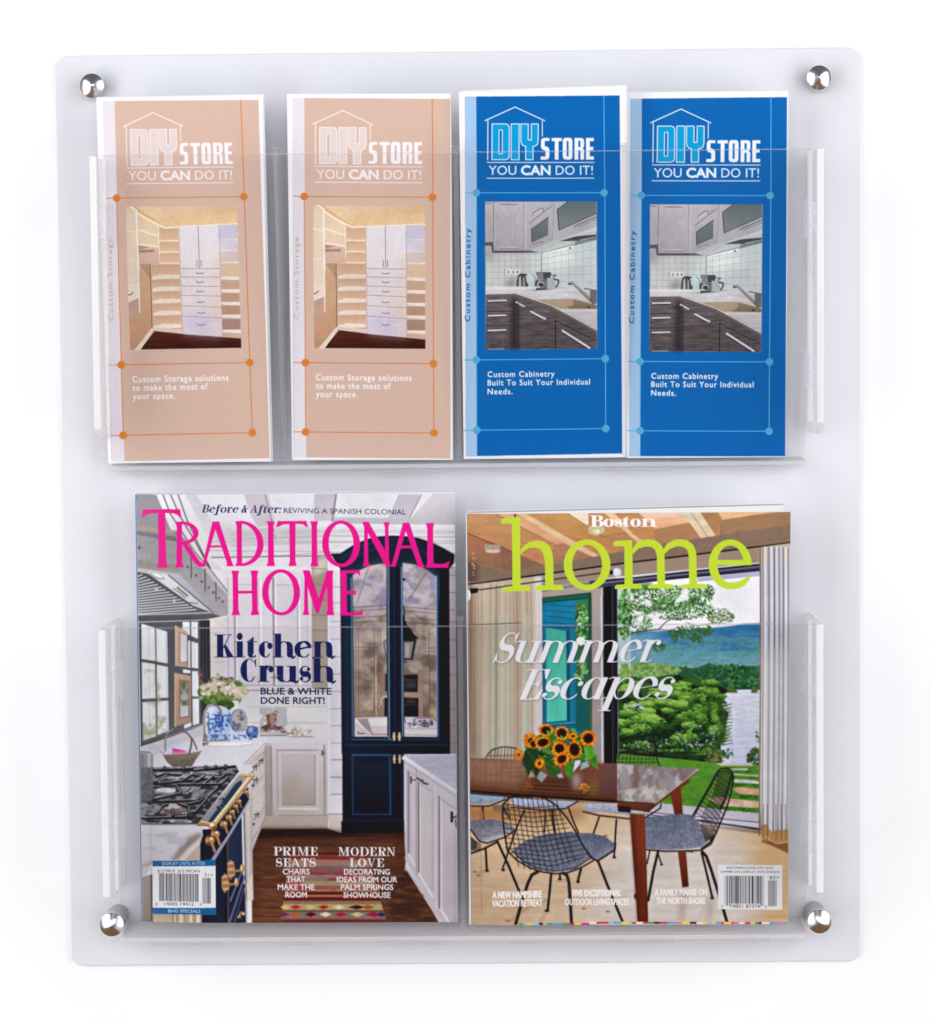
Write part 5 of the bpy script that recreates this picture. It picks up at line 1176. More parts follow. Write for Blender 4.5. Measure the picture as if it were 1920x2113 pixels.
    s.L([-80, 1520, 60, 1450, 200, 1420, 360, 1405, 430, 1330, 500, 1290, 700, 1300], [3.4, 3, 2.8, 2.6, 2, 1.6, 1], (76, 74, 62)); s.L([360, 1405, 560, 1420, 700, 1500], 1.3, (80, 74, 60)); s.L([500, 1290, 640, 1180, 760, 1120], 1.1, (90, 84, 70)); s.L([640, 1330, 760, 1370, 960, 1330], 1, (80, 74, 62)); s.L([100, 1280, 330, 1220], 1, (96, 90, 76)); s.L([-60, 1210, 100, 1200], 1.2, (110, 100, 86))
    s.P([-80, 930, 280, 905, 300, 990, -80, 1030], (48, 96, 44), a=.7, soft=4)
    s.frame(*G)
    s.P([1690, 980, 1830, 960, 1830, 1900, 1696, 1900], (180, 196, 182)); s.LEAVES(1770, 1250, 70, 270, 190, 17, gr, 71); s.LEAVES(1760, 1850, 60, 100, 50, 22, [(120, 160, 80), (90, 140, 60)], 72); s.P([1696, 1500, 1830, 1500, 1830, 1760, 1700, 1760], (140, 176, 200), a=.6, soft=6)
    s.P([1546, 938, 1692, 920, 1698, 2800, 1554, 2800], (20, 19, 24), (16, 14, 18)); s.L([1640, 930, 1644, 2790], 1.3, (96, 96, 112)); s.L([1662, 930, 1668, 2790], 1, (60, 60, 76)); s.L([1692, 930, 1700, 2770], 1.6, (110, 124, 150)); s.L([1530, 930, 1542, 2790], 1.4, (214, 214, 226))
    # door header
    s.frame(*Hh)
    s.P([-360, 900, 90, 860, 1412, 720, 1412, 800, 60, 930, -360, 985], (62, 58, 78)); s.L([-260, 880, 90, 848, 1412, 715], 2.4, (206, 204, 204)); s.L([-260, 905, 90, 868, 1412, 736], 1.6, (20, 18, 24)); s.L([-260, 925, 90, 888, 1412, 752], 1.3, (166, 162, 186)); s.L([-100, 945, 90, 925, 600, 870, 1412, 792], 2, (18, 16, 22)); s.P([760, 870, 1412, 800, 1412, 850, 760, 910], (178, 176, 200), (160, 158, 186))
    s.frame(*G)
    s.L([110, 940, 940, 828, 1760, 716, 2400, 640, 3000, 566, 3600, 490], 3.2, (26, 22, 22)); s.L([230, 998, 940, 895, 1640, 803], 2.2, (34, 28, 28)); s.P([145, 985, 235, 975, 235, 1025, 145, 1040], (30, 28, 30)); s.C(1690, 812, 48, 48, (186, 186, 196)); s.C(1684, 806, 36, 36, (214, 214, 220)); s.P([1610, 795, 1650, 790, 1650, 830, 1612, 832], (36, 32, 34)); s.C(135, 1050, 26, 60, (206, 212, 216))
    # ---- lawn, stepping stones, terrace
    s.frame(*J)
    s.P([-80, 1390, 400, 1425, 760, 1460, 960, 1490, 1420, 1500, 1420, 2100, -80, 2100], (84, 136, 46), (74, 130, 36)); s.TEX([-80, 1390, 1420, 1480, 1420, 2100, -80, 2100], .14, 10, 5, 81); s.TEX([-80, 1390, 1420, 1480, 1420, 2100, -80, 2100], .10, 3, 3, 82)
    s.P([950, 1485, 1300, 1482, 1340, 1510, 1000, 1510], (196, 182, 166))
    for q, c in (([1100, 1540, 1280, 1535, 1278, 1556, 1110, 1556], (190, 190, 186)), ([1140, 1590, 1390, 1606, 1390, 1622, 1140, 1606], (196, 180, 150)), ([1120, 1648, 1300, 1655, 1400, 1672, 1400, 1696, 1130, 1680], (190, 192, 190)), ([1110, 1745, 1200, 1730, 1400, 1750, 1400, 1815, 1200, 1800], (196, 156, 130)), ([870, 1855, 960, 1832, 1400, 1880, 1400, 1950, 1000, 1925], (200, 172, 146))):
        s.P(q, c); s.TEX(q, .16, 10, 6, int(q[1]))
    for y, h in ((1556, 26), (1620, 24), (1690, 40), (1808, 50), (1940, 40)): s.MIX([1100, y, 1400, y + 8, 1400, y + h, 1100, y + h - 8], (36, 86, 20), 6, 5, y, .42, .6, .8)
    s.frame(*Lf)
    s.P([-100, 590, 380, 590, 1400, 690, 1405, 800, 300, 690, -100, 700], (176, 174, 188), (190, 188, 200)); s.TEX([-100, 590, 380, 590, 1400, 690, 1405, 790, -100, 700], .10, 2, 2, 84); s.MIX([1000, 620, 1400, 640, 1400, 690, 1000, 660], (50, 110, 30), 5, 5, 86, .4, .6, .9)
    s.P([200, 680, 1405, 770, 1405, 860, 200, 760], (200, 198, 210)); s.L([200, 680, 1405, 785], 1.8, (66, 46, 66)); s.L([200, 705, 900, 775], 2.2, (60, 40, 60)); s.L([760, 770, 1405, 855], 4, (48, 34, 56)); s.P([700, 800, 1410, 868, 1412, 924, 700, 860], (156, 134, 116), (126, 104, 88))
    # ---- pale wooden floor
    s.frame(*K)
    s.P([60, 560, 1700, 600, 1770, 690, 2600, 830, 3200, 910, 3560, 960, 3560, 1960, 60, 1960], (208, 176, 138), (196, 170, 146))
    s.P([60, 620, 1400, 640, 1300, 760, 60, 800], (150, 104, 60), a=.7, soft=10); s.P([1800, 760, 3000, 900, 3150, 1960, 1300, 1960, 1500, 1200], (208, 202, 200), a=.75, soft=30); s.P([60, 1400, 700, 1500, 700, 1960, 60, 1960], (176, 144, 108), a=.6, soft=30); s.P([3080, 960, 3560, 1000, 3560, 1960, 3240, 1960], (206, 164, 112), a=.65, soft=14); s.TEX([60, 560, 3560, 960, 3560, 1960, 60, 1960], .06, 60, 10, 87)
    for q in ([300, 1480, 900, 1440, 1400, 1500], [680, 1690, 1300, 1600, 1790, 1560], [2500, 1850, 2600, 1640], [60, 1280, 400, 1260]): s.L(q, .9, (160, 130, 100), a=.6)
    for x, y in ((540, 1820), (1570, 930), (200, 1320), (240, 1358), (1340, 1690), (1590, 1720)): s.C(x, y, 20, 11, (110, 76, 50), a=.8); s.C(x + 4, y, 10, 5, (190, 160, 124), a=.8)
    for q in ([560, 1830, 760, 1680, 960, 1600], [880, 1840, 950, 1730], [1060, 1410, 1200, 1380], [240, 1330, 340, 1300]): s.L(q, 4, (140, 106, 78), a=.5, soft=2)
    # ---- right curtain
    s.frame(*Hh)
    cq = [1408, 560, 1480, 545, 1600, 530, 1745, 515, 1745, 2600, 1700, 3560, 1560, 3570, 1500, 3560, 1420, 3520, 1400, 2900, 1418, 1900]
    s.P(cq, (176, 172, 180), (208, 204, 202)); s.P([1408, 555, 1745, 515, 1745, 700, 1412, 740], (196, 170, 128), a=.75, soft=6)
    for x, w, c, al in ((1412, 3, (120, 96, 80), .9), (1440, 2, (110, 104, 116), .9), (1462, 6, (214, 214, 224), .7), (1500, 4.5, (130, 124, 132), .8), (1530, 6, (206, 210, 226), .8), (1556, 4, (116, 104, 100), .8), (1584, 6, (196, 202, 224), .9), (1606, 2, (84, 82, 100), .95), (1628, 7, (190, 188, 196), .8), (1650, 2.2, (96, 92, 104), .9), (1678, 5, (222, 222, 228), .8), (1700, 2, (104, 100, 112), .9), (1725, 5, (190, 196, 214), .8)):
        s.L([x, 560, x + 2, 1200, x - 2, 2200, x - 14, 3540], w, c, a=al)
    s.P([1418, 1620, 1740, 1560, 1730, 3400, 1420, 3400], (232, 228, 222), a=.35, soft=14); s.L([1420, 2900, 1470, 1600], 2, (214, 208, 200), a=.4)
    s.frame(*Lf)
    s.P([1416, 820, 1470, 800, 1520, 880, 1600, 860, 1705, 860, 1700, 985, 1600, 1005, 1520, 970, 1420, 970], (176, 126, 72), a=.85); s.P([1420, 965, 1520, 975, 1600, 1005, 1700, 985, 1700, 1110, 1560, 1040, 1420, 985], (120, 80, 48), a=.85, soft=1); s.L([1418, 968, 1480, 935, 1510, 970, 1580, 1005, 1700, 990], 1.6, (226, 190, 140))
    for x in (1440, 1480, 1570, 1625, 1668): s.L([x, 600, x + 4, 960], 1.4, (84, 70, 66), a=.8)
    # ---- chairs at the far side
    s.frame(*I)
    bk = (34, 28, 32)
    def loop(pts, w): s.L(pts, w, bk)
    loop([318, 1440, 345, 1390, 400, 1345, 480, 1322, 560, 1320, 640, 1335], 2); loop([330, 1415, 640, 1408], 1); loop([380, 1450, 520, 1465, 640, 1460], 2)
    for x in (370, 405, 440, 475, 510, 545, 580, 615): loop([x + 10, 1342 - (x - 370) * .08, x, 1440], 1)
    s.frame(*J)
    loop([-110, 1500, -90, 1430, -20, 1370, 60, 1345, 180, 1345, 280, 1370, 335, 1420, 365, 1510], 2.4); loop([-90, 1440, 340, 1440], 1); loop([-95, 1475, 350, 1475], 1)
    for x in (-60, -20, 20, 60, 100, 140, 180, 220, 260, 300): loop([x + 10, 1352 + abs(x - 120) * .08, x - 4, 1505], 1)
    # ---- table
    s.frame(*I)
    tq = [60, 1440, 640, 1452, 1530, 1488, 1764, 1495, 2535, 1545, 2080, 1905, 1814, 1890, 900, 1832, 60, 1778]
    s.P(tq, (128, 88, 66), (82, 42, 26)); s.P([60, 1440, 800, 1455, 820, 1760, 60, 1700], (156, 120, 96), (126, 92, 72), a=.8, soft=8); s.TEX(tq, .14, 60, 3, 91); s.TEX(tq, .10, 3, 40, 92)
    s.P([700, 1640, 1250, 1640, 1300, 1840, 690, 1800], (62, 36, 26), a=.8, soft=14); s.P([1200, 1500, 1540, 1490, 1540, 1760, 1240, 1700], (112, 66, 50), a=.8, soft=8); s.P([1540, 1490, 1690, 1495, 1690, 1840, 1540, 1830], (92, 66, 70), a=.7, soft=6); s.P([1215, 1600, 1310, 1600, 1300, 1760, 1230, 1760], (190, 190, 206), a=.6, soft=6); s.LEAVES(1350, 1740, 50, 40, 26, 16, [(196, 130, 40), (150, 100, 40), (210, 150, 50)], 5); s.P([1400, 1660, 1480, 1660, 1470, 1830, 1410, 1830], (104, 112, 40), a=.6, soft=7); s.LEAVES(760, 1720, 60, 40, 20, 18, [(140, 76, 30), (110, 60, 28)], 6)
    for y in (1690, 1730, 1770): s.L([700, y, 1500, y + 40], 1, (170, 112, 70), a=.6)
    s.P([1690, 1490, 1764, 1495, 2535, 1545, 2080, 1905, 1814, 1892, 1690, 1880], (150, 152, 160), (160, 150, 146), a=.85); s.MIX([1690, 1490, 2535, 1545, 2080, 1905, 1690, 1880], (104, 106, 112), 14, 30, 93, .40, .70, .6); s.MIX([1690, 1490, 2535, 1545, 2080, 1905, 1690, 1880], (108, 74, 58), 14, 46, 95, .46, .72, .5); s.MIX([1690, 1490, 2535, 1545, 2080, 1905, 1690, 1880], (214, 210, 208), 14, 20, 94, .50, .70, .6)
    s.L([60, 1782, 900, 1836, 1814, 1896, 2080, 1910], 4.6, (34, 22, 20)); s.P([1690, 1885, 2080, 1905, 2010, 1990, 1690, 1960], (110, 62, 44), (84, 44, 32)); s.P([2080, 1905, 2540, 1545, 2535, 1565, 2440, 1640, 2430, 1690, 2150, 1880, 2010, 2000, 1990, 1960], (116, 64, 42), (84, 42, 30)); s.P([60, 1785, 800, 1836, 800, 1860, 60, 1815], (60, 40, 34), a=.8); s.L([2080, 1905, 2538, 1547], 1.6, (196, 176, 170))
    # seats seen under the table
    felt = (108, 112, 128)
    def seat(q, c, c2, sd):
        s.P(q, c, c2); s.TEX(q, .30, 2.0, 2.0, sd, oct=2); s.TEX(q, .10, 14, 8, sd + 1)
    s.frame(*K)
    s.P([60, 510, 500, 530, 480, 580, 200, 610, 60, 610], (150, 178, 204), (120, 140, 160)); s.TEX([60, 510, 500, 530, 480, 580, 60, 610], .2, 4, 3, 3); s.L([60, 640, 350, 630, 520, 560], 3, (50, 40, 44)); s.L([285, 640, 295, 780], 5, (48, 44, 48))
    s.P([580, 545, 1260, 580, 1160, 640, 1000, 650, 640, 630], (176, 190, 214), (146, 150, 170)); s.TEX([580, 545, 1260, 580, 1160, 640, 640, 630], .16, 4, 3, 4); s.L([580, 640, 900, 665, 1150, 650, 1280, 575], 3, (52, 40, 44)); s.P([1340, 640, 1400, 595, 1560, 600, 1830, 640, 1830, 720, 1600, 690, 1360, 680], (176, 178, 192), (140, 142, 160)); s.TEX([1340, 640, 1400, 595, 1830, 640, 1830, 720, 1360, 680], .18, 3, 3, 5); s.L([1335, 680, 1500, 720, 1830, 755], 4, (84, 62, 58)); s.P([1690, 620, 1830, 630, 1830, 690, 1700, 680], (44, 26, 22))
    s.P([380, 620, 560, 600, 560, 680, 400, 690], (140, 120, 104)); 
    for k in range(12): s.L([395 + k * 14, 625, 400 + k * 14, 690], .9, (70, 56, 50))
    s.P([60, 700, 480, 660, 480, 770, 60, 770], (176, 120, 66), a=.6, soft=4)
    for q, w in (([720, 670, 640, 850, 560, 1080, 490, 1290], 3.4), ([940, 680, 930, 900], 3), ([1010, 670, 1040, 900], 4.4), ([1185, 650, 1230, 780, 1285, 900], 3.2), ([1500, 740, 1440, 910], 3.6), ([1680, 765, 1655, 1150], 3.6), ([500, 640, 560, 750], 3)): s.L(q, w, bk)
    for x, y in ((500, 1295), (1658, 1155), (1090, 1385), (1280, 1412)): s.C(x, y, 20, 12, bk)
    # left chair
    seat([60, 800, 160, 780, 400, 765, 520, 790, 625, 860, 600, 890, 300, 1005, 250, 990, 160, 900, 60, 920], (112, 108, 122), (140, 140, 152), 11)
    s.P([250, 985, 610, 870, 520, 945, 300, 1020], (176, 176, 186), a=.7, soft=2); s.L([160, 880, 250, 1000, 330, 1018, 520, 950, 625, 880], 3, bk); s.L([60, 1110, 160, 1130, 300, 1075, 440, 1000], 4, bk); s.P([100, 930, 170, 960, 230, 1010, 220, 1080, 100, 1120], (70, 64, 70), a=.85)
    for k in range(5): s.L([60, 960 + k * 32, 160, 980 + k * 30, 260, 1030 + k * 12], 1.2, bk)
    s.L([315, 1070, 328, 1300], 4.4, bk); s.C(330, 1306, 20, 12, bk); s.L([440, 1000, 560, 1260, 690, 1570], 5, bk)
    # near chair with wire back
    seat([590, 1095, 700, 1005, 800, 960, 940, 915, 1150, 900, 1420, 905, 1560, 935, 1670, 1020, 1640, 1085, 1480, 1190, 1400, 1170, 1250, 1290, 1000, 1315, 800, 1270, 690, 1200], (92, 97, 116), (116, 120, 138), 21)
    s.P([1400, 1170, 1480, 1120, 1660, 1030, 1640, 1085, 1480, 1190], (140, 142, 158), a=.6, soft=2)
    rim = [[545, 1095], [510, 900], [492, 720], [500, 610], [560, 540], [680, 515], [820, 515], [940, 545], [1050, 615], [1160, 740], [1250, 880], [1330, 1030], [1410, 1150], [1480, 1195], [1570, 1140], [1665, 1075], [1672, 1010]]
    s.L(np.ravel(rim), 3.4, bk); s.L([545, 1095, 640, 1190, 780, 1270, 900, 1310, 1040, 1330, 1180, 1315, 1300, 1270, 1440, 1190], 3.4, (60, 42, 42)); s.L([580, 1080, 700, 1195, 860, 1275, 1040, 1300, 1250, 1265, 1410, 1170], 1.6, bk)
    for k in range(11):
        t = k / 10.0
        xt = 545 + t * 510; yt = 545 - 26 * math.sin(t * 3.1) + 60 * max(0, t - .75) * 4 * .25
        xb = 660 + t * 590; yb = 1180 + 130 * math.sin((t * .8 + .2) * 3.0)
        s.L([xt, yt, (xt + xb) / 2 - 12, (yt + yb) / 2, xb, yb], 1.35, bk)
    for k in range(13):
        y = 600 + k * 51
        xl = 492 + (max(0, y - 720) * .10 if y < 1095 else 38 + (y - 1095) * 1.35)
        xr = 1010 + (y - 560) * .62 if y < 1160 else 1400 - (y - 1160) * 1.1
        yr = y + 18 - k * 7
        s.L([xl, y, (xl + xr) / 2, y + 42 - k * .5, xr, yr + 10], 1.35, bk)
    for q, w in (([860, 1310, 800, 1340, 760, 1420, 700, 1600, 630, 1850], 6.4), ([1000, 1330, 985, 1500, 962, 1710], 5.2), ([1120, 1320, 1165, 1345, 1185, 1420, 1200, 1640, 1212, 1850], 6.4), ([1490, 1200, 1600, 1480, 1745, 1830], 5.4), ([1090, 1330, 1092, 1385], 4.6), ([1310, 1280, 1275, 1412], 5)): s.L(q, w, bk); s.L([v - 6 if i % 2 == 0 else v for i, v in enumerate(q)], 1.1, (92, 84, 88), a=.7)
    s.C(955, 1715, 26, 14, (60, 40, 38))
    # table legs and right chair
    s.frame(*Lf)
    s.P([480, 500, 590, 430, 608, 705, 520, 710], (120, 54, 34), (96, 42, 28)); s.P([555, 1095, 640, 1095, 668, 1455, 600, 1465], (124, 58, 36), (84, 40, 28))
    seat([60, 760, 220, 735, 420, 715, 600, 700, 715, 712, 800, 860, 870, 985, 800, 1045, 640, 1065, 400, 1075, 200, 1060], (96, 102, 122), (122, 126, 144), 31)
    s.L([210, 745, 300, 690, 375, 640, 380, 600], 3, (40, 26, 26))
    s.L([715, 712, 800, 560, 880, 420, 960, 270, 1000, 232, 1060, 222, 1110, 250, 1135, 320, 1110, 470, 1060, 640, 1000, 780, 950, 900, 880, 1000, 800, 1062], 3.4, bk); s.L([200, 1072, 420, 1090, 640, 1085, 800, 1075, 900, 1010, 950, 900], 3.4, (56, 40, 46)); s.L([730, 715, 860, 480, 985, 262, 1060, 246, 1100, 290], 1.6, bk); s.L([1115, 300, 1040, 560, 1000, 640], 6, bk, a=.8)
    for k in range(9):
        t = k / 8.0
        s.L([985 + t * 125, 250 + 30 * abs(t - .5), 930 + t * 110, 480 + t * 30, 810 + t * 160, 720 + t * 60, 800 + t * 120, 860 + t * 40, 850 + t * 60, 980 - t * 30], 1.3, bk)
    for k in range(11): s.L([950 - k * 21, 300 + k * 38, 1000 - k * 12, 320 + k * 46, 1120 - k * 16, 400 + k * 50], 1.2, bk)
    for k in range(6): s.L([760 + k * 22, 790 + k * 34, 850 + k * 14, 850 + k * 26, 960 - k * 10, 870 + k * 20], 1.3, bk)
    s.LEAVES(700, 1090, 60, 14, 20, 10, [(60, 44, 50), (120, 100, 100)], 7)
    for q, w in (([350, 1090, 300, 1300, 246, 1600], 5.6), ([262, 1090, 235, 1220], 3), ([355, 1130, 385, 1225], 3), ([800, 1100, 850, 1300, 912, 1570], 4.6), ([810, 1095, 850, 1140, 900, 1280, 1000, 1600, 1060, 1810], 6.2)): s.L(q, w, (46, 36, 40))
    s.C(910, 1574, 22, 14, (50, 36, 36)); s.C(385, 1228, 18, 10, (70, 50, 46)); s.C(108, 1560, 10, 30, (50, 40, 40))
    for q in ([590, 1480, 640, 1480, 620, 1800, 560, 1800], [870, 1600, 920, 1590, 900, 1780, 860, 1800]): s.P(q, (140, 112, 90), a=.5, soft=6)
    s.P([55, 700, 212, 712, 230, 1200, 246, 1836, 136, 1830, 90, 1200], (126, 56, 36), (96, 42, 26)); s.P([60, 700, 100, 700, 160, 1830, 136, 1830], (70, 34, 24), a=.7, soft=3); s.TEX([55, 700, 212, 712, 246, 1836, 136, 1830], .14, 3, 40, 96)
    # ---- sunflowers
    s.frame(*I)
    s.LEAVES(1080, 1330, 330, 170, 130, 44, [(36, 70, 28), (58, 112, 32), (26, 46, 24), (78, 140, 40)], 101)
    for q, c in (([740, 1340, 820, 1320, 880, 1360, 850, 1500, 760, 1630, 720, 1520, 690, 1420], (34, 60, 30)), ([690, 1400, 760, 1380, 740, 1560, 700, 1500], (40, 50, 36)), ([890, 1330, 980, 1300, 1010, 1400, 960, 1400], (70, 120, 50)), ([820, 1480, 900, 1450, 880, 1560, 840, 1630, 820, 1560], (38, 50, 28)), ([930, 1480, 1060, 1440, 1100, 1560, 1040, 1650, 980, 1600], (44, 84, 30)), ([1150, 1500, 1250, 1460, 1240, 1560, 1200, 1660, 1140, 1580], (66, 128, 36)), ([1340, 1310, 1440, 1320, 1480, 1450, 1490, 1550, 1420, 1500, 1350, 1400], (86, 156, 44)), ([1380, 1460, 1470, 1400, 1488, 1540], (60, 120, 34)), ([1200, 1130, 1250, 1120, 1270, 1170, 1220, 1180], (80, 150, 50))):
        s.P(q, c); s.TEX(q, .15, 8, 12, int(q[0])); s.L([q[0], q[1], q[len(q) // 2 // 2 * 2], q[len(q) // 2 // 2 * 2 + 1]], 1, (140, 180, 90), a=.5)
    rs = random.Random(8)
    def flower(cx, cy, r, asp=1.0, rot=0.0, core=.48, dim=1.0):
        for k in range(30):
            a = 2 * math.pi * k / 30 + rs.uniform(-.1, .1)
            L_ = r * rs.uniform(.86, 1.06)
            ca, sa = math.cos(a), math.sin(a) * asp
            cr_, sr_ = math.cos(rot), math.sin(rot)
            def w(u, v):
                x, y = u * ca - v * math.sin(a), (u * math.sin(a) + v * math.cos(a)) * asp
                return cx + x * cr_ - y * sr_, cy + x * sr_ + y * cr_
            p = [w(r * .35, -r * .07), w(r * .7, -r * .11), w(L_, 0), w(r * .7, r * .11), w(r * .35, r * .07)]
            c = rs.choice([(236, 142, 12), (222, 120, 10), (242, 160, 22), (206, 100, 12), (230, 132, 14)])
            s.P(np.ravel(p), tuple(v * dim for v in c))
        s.C(cx, cy, r * core * 1.25, r * core * asp * 1.25, (110, 52, 14), .75, rot=rot, soft=.5); s.C(cx, cy, r * core * 1.05, r * core * asp * 1.05, (36, 16, 12), rot=rot); s.C(cx, cy, r * core * .5, r * core * asp * .5, (24, 12, 12), rot=rot); s.LEAVES(cx, cy, r * core, r * core * asp, 26, 6, [(84, 44, 20), (30, 14, 12)], int(cx), .3)
    flower(665, 1400, 62, 1.1, 0, .15, .9); flower(785, 1250, 84, 1.1, 0, .2, .95); flower(820, 1290, 60, .9, .4, .5, .85); flower(948, 1145, 92, .85, 0, .46); flower(1112, 1175, 88, 1, 0, .5); flower(1230, 1205, 60, .7, 0, .2); flower(1388, 1228, 98, 1, 0, .46); flower(915, 1272, 98, .72, -.25, .5); flower(1088, 1335, 92, 1, 0, .46); flower(1245, 1345, 90, 1.25, -.1, .52); flower(1112, 1445, 104, .78, -.6, .42); flower(880, 1490, 54, 1.2, .6, .1)
    s.P([950, 1140, 990, 1160, 1020, 1190, 960, 1190], (90, 150, 60)); s.P([1095, 1190, 1130, 1215, 1100, 1240], (90, 160, 60)); s.P([1250, 1460, 1310, 1455, 1300, 1500, 1230, 1580], (206, 206, 220)); s.P([1320, 1480, 1380, 1470, 1400, 1520, 1300, 1560], (150, 190, 176), a=.8); s.P([790, 1560, 835, 1630, 760, 1640], (176, 150, 124), a=.8); s.P([890, 1570, 965, 1610, 900, 1690, 850, 1640], (150, 176, 170), a=.7); s.P([1060, 1610, 1110, 1590, 1130, 1640, 1080, 1640], (170, 180, 206), a=.8)
    s.frame(*G)
    s.SOFT(.65, .05, 17)
    s.TEX([60, 150, 3600, 150, 3600, 4500, 60, 4500], .04, 2.4, 2.4, 199, oct=2)
    # ---- lettering
    lime = (190, 212, 52)
    s.cur = 2
    s.P([478, 268, 500, 246, 600, 236, 672, 232, 680, 240, 680, 500, 684, 945, 770, 950, 788, 970, 784, 1002, 498, 1009, 497, 975, 515, 962, 600, 952, 594, 320, 590, 300, 484, 302], lime)
    s.P([682, 580, 720, 530, 775, 495, 850, 478, 920, 488, 980, 530, 1015, 600, 1026, 700, 1028, 938, 1112, 942, 1130, 960, 1130, 994, 842, 999, 840, 965, 860, 950, 942, 946, 938, 690, 920, 610, 885, 565, 830, 548, 770, 555, 715, 590, 682, 625], lime)
    s.RING(1378, 733, 243, 264, 155, 208, lime)
    s.frame(*Hh)
    s.P([-112, 500, -95, 485, 0, 478, 82, 478, 85, 560, 90, 930, 170, 935, 186, 955, 186, 980, -95, 984, -98, 955, -80, 940, 4, 936, 2, 550, -10, 538, -108, 540], lime)
    s.P([85, 570, 130, 505, 190, 475, 250, 467, 330, 480, 390, 530, 418, 600, 425, 930, 500, 935, 520, 955, 520, 980, 248, 980, 246, 955, 265, 940, 344, 934, 340, 640, 320, 575, 280, 545, 220, 540, 150, 565, 88, 625], lime)
    s.P([408, 570, 450, 510, 520, 475, 585, 467, 660, 480, 720, 530, 748, 600, 757, 930, 840, 932, 862, 952, 862, 978, 584, 980, 580, 955, 600, 940, 676, 932, 672, 640, 655, 575, 610, 545, 550, 540, 480, 565, 420, 620], lime)
    s.RING(1100, 730, 222, 258, 138, 196, lime, 2, (860, 460, 1330, 735)); s.RING(1100, 730, 222, 258, 138, 190, lime, 6, (860, 733, 1130, 1000)); s.R(960, 684, 1318, 737, lime)
    s.P([1125, 922, 1200, 905, 1265, 868, 1290, 842, 1308, 850, 1300, 890, 1250, 950, 1190, 980, 1125, 988], lime)
    wt = (232, 231, 236)
    s.cur = 3
    s.frame(*G)
    s.SERIF('Boston', 1405, 2112, 337, 120, (243, 241, 240), st=.30, hl=.05, gap=.02)
    s.cur = 6
    s.frame(*I)
    for dx, dy, c, a, sf in ((10, 10, (30, 36, 40), .35, 2), (0, 0, wt, 1, 0)):
        s.SERIF('Summer', 390 + dx, 2149 + dx, 445 + dy, 318, c, st=.19, hl=.028, shear=.40, it=True, dy=-12, a=a, soft=sf, gap=.02, xh=.72)
        s.SERIF('Escapes', 672 + dx, 2294 + dx, 828 + dy, 318, c, st=.19, hl=.028, shear=.40, it=True, dy=-12, a=a, soft=sf, gap=.02, xh=.72)
    s.cur = 4
    cw = (246, 240, 236)
    s.frame(*K)
    s.T('A NEW HAMPSHIRE', 388, 900, 1590, 66, cw, dy=-16, bold=.055); s.T('VACATION RETREAT', 383, 907, 1678, 68, cw, dy=-12, bold=.055)
    s.cur = 7
    s.T('FIVE EXCEPTIONAL', 1225, 1725, 1560, 62, cw, dy=-4, bold=.055); s.T('OUTDOOR LIVING SPACES', 1145, 1806, 1652, 62, cw, dy=-4, bold=.055)
    s.frame(*Lf)
    s.cur = 8
    s.T('A FAMILY MANSE ON', 315, 856, 1548, 62, cw, dy=-8, bold=.055); s.T('THE NORTH SHORE', 332, 838, 1636, 62, cw, dy=-4, bold=.055)
    s.cur = 5
    s.P([970, 1228, 1636, 1228, 1635, 1692, 972, 1686], (228, 228, 231))
    s.T('BOSTONMAGAZINE.COM | $4.99', 1062, 1540, 1268, 22, (70, 70, 74), bold=.008); s.T('SUMMER 2018 | DISPLAY UNTIL 8/20/2018', 998, 1605, 1310, 22, (70, 70, 74), bold=.008)
    bars(s, 1038, 1452, 1340, 1652, 14); bars(s, 1490, 1580, 1385, 1655, 19); s.R(1088, 1630, 1408, 1680, (228, 228, 231)); s.T('74851', 1088, 1230, 1672, 34, (50, 50, 54)); s.T('87374', 1260, 1405, 1672, 34, (50, 50, 54)); s.T('0', 1003, 1020, 1672, 26, (70, 70, 74)); s.T('8', 1460, 1475, 1672, 26, (90, 90, 94)); s.T('83>', 1503, 1605, 1375, 34, (60, 60, 64))
    s.cur = 0
    s.frame(0, 0, 1)
    s.P([955, 1058, 964.6, 1058, 966, 1300, 973, 1914, 955, 1914], (226, 225, 228)); s.L([964.6, 1062, 966.2, 1300, 973, 1912], 1.2, (150, 130, 118))
    s.frame(*Lf)
    # printer's colour strip along the trimmed foot
    rs = random.Random(3)
    cols = [(214, 30, 110), (240, 214, 40), (60, 170, 220), (40, 36, 40), (236, 226, 220), (226, 120, 170), (200, 60, 70), (130, 196, 224), (90, 150, 80)]
    x = -1100
    while x < 1680:
        w = rs.uniform(30, 85)
        yy = 1834 - (x - 200) * .004 + (14 if x < -400 else 0)
        s.R(x, yy - 11, min(x + w, 1680), yy + 11, cols[rs.randrange(len(cols))])
        x += w
    s.frame(*G)
    s.L([255, 2900, 275, 4400], 1, (96, 70, 52), a=.5); s.L([238, 420, 250, 2800], 1, (96, 76, 62), a=.35)
    return s
# ------------------------------------------------------------------ materials
def new_mat(name):
    m = bpy.data.materials.new(name)
    m.use_nodes = True
    return m, m.node_tree, m.node_tree.nodes['Principled BSDF']

def noise_bump(nt, bsdf, scale, strength, dist=0.0005):
    tc = nt.nodes.new('ShaderNodeTexCoord')
    n = nt.nodes.new('ShaderNodeTexNoise')
    n.inputs['Scale'].default_value = scale
    n.inputs['Detail'].default_value = 3
    b = nt.nodes.new('ShaderNodeBump')
    b.inputs['Strength'].default_value = strength
    b.inputs['Distance'].default_value = dist
    nt.links.new(tc.outputs['Object'], n.inputs['Vector'])
    nt.links.new(n.outputs['Fac'], b.inputs['Height'])
    nt.links.new(b.outputs[0], bsdf.inputs['Normal'])
    return n

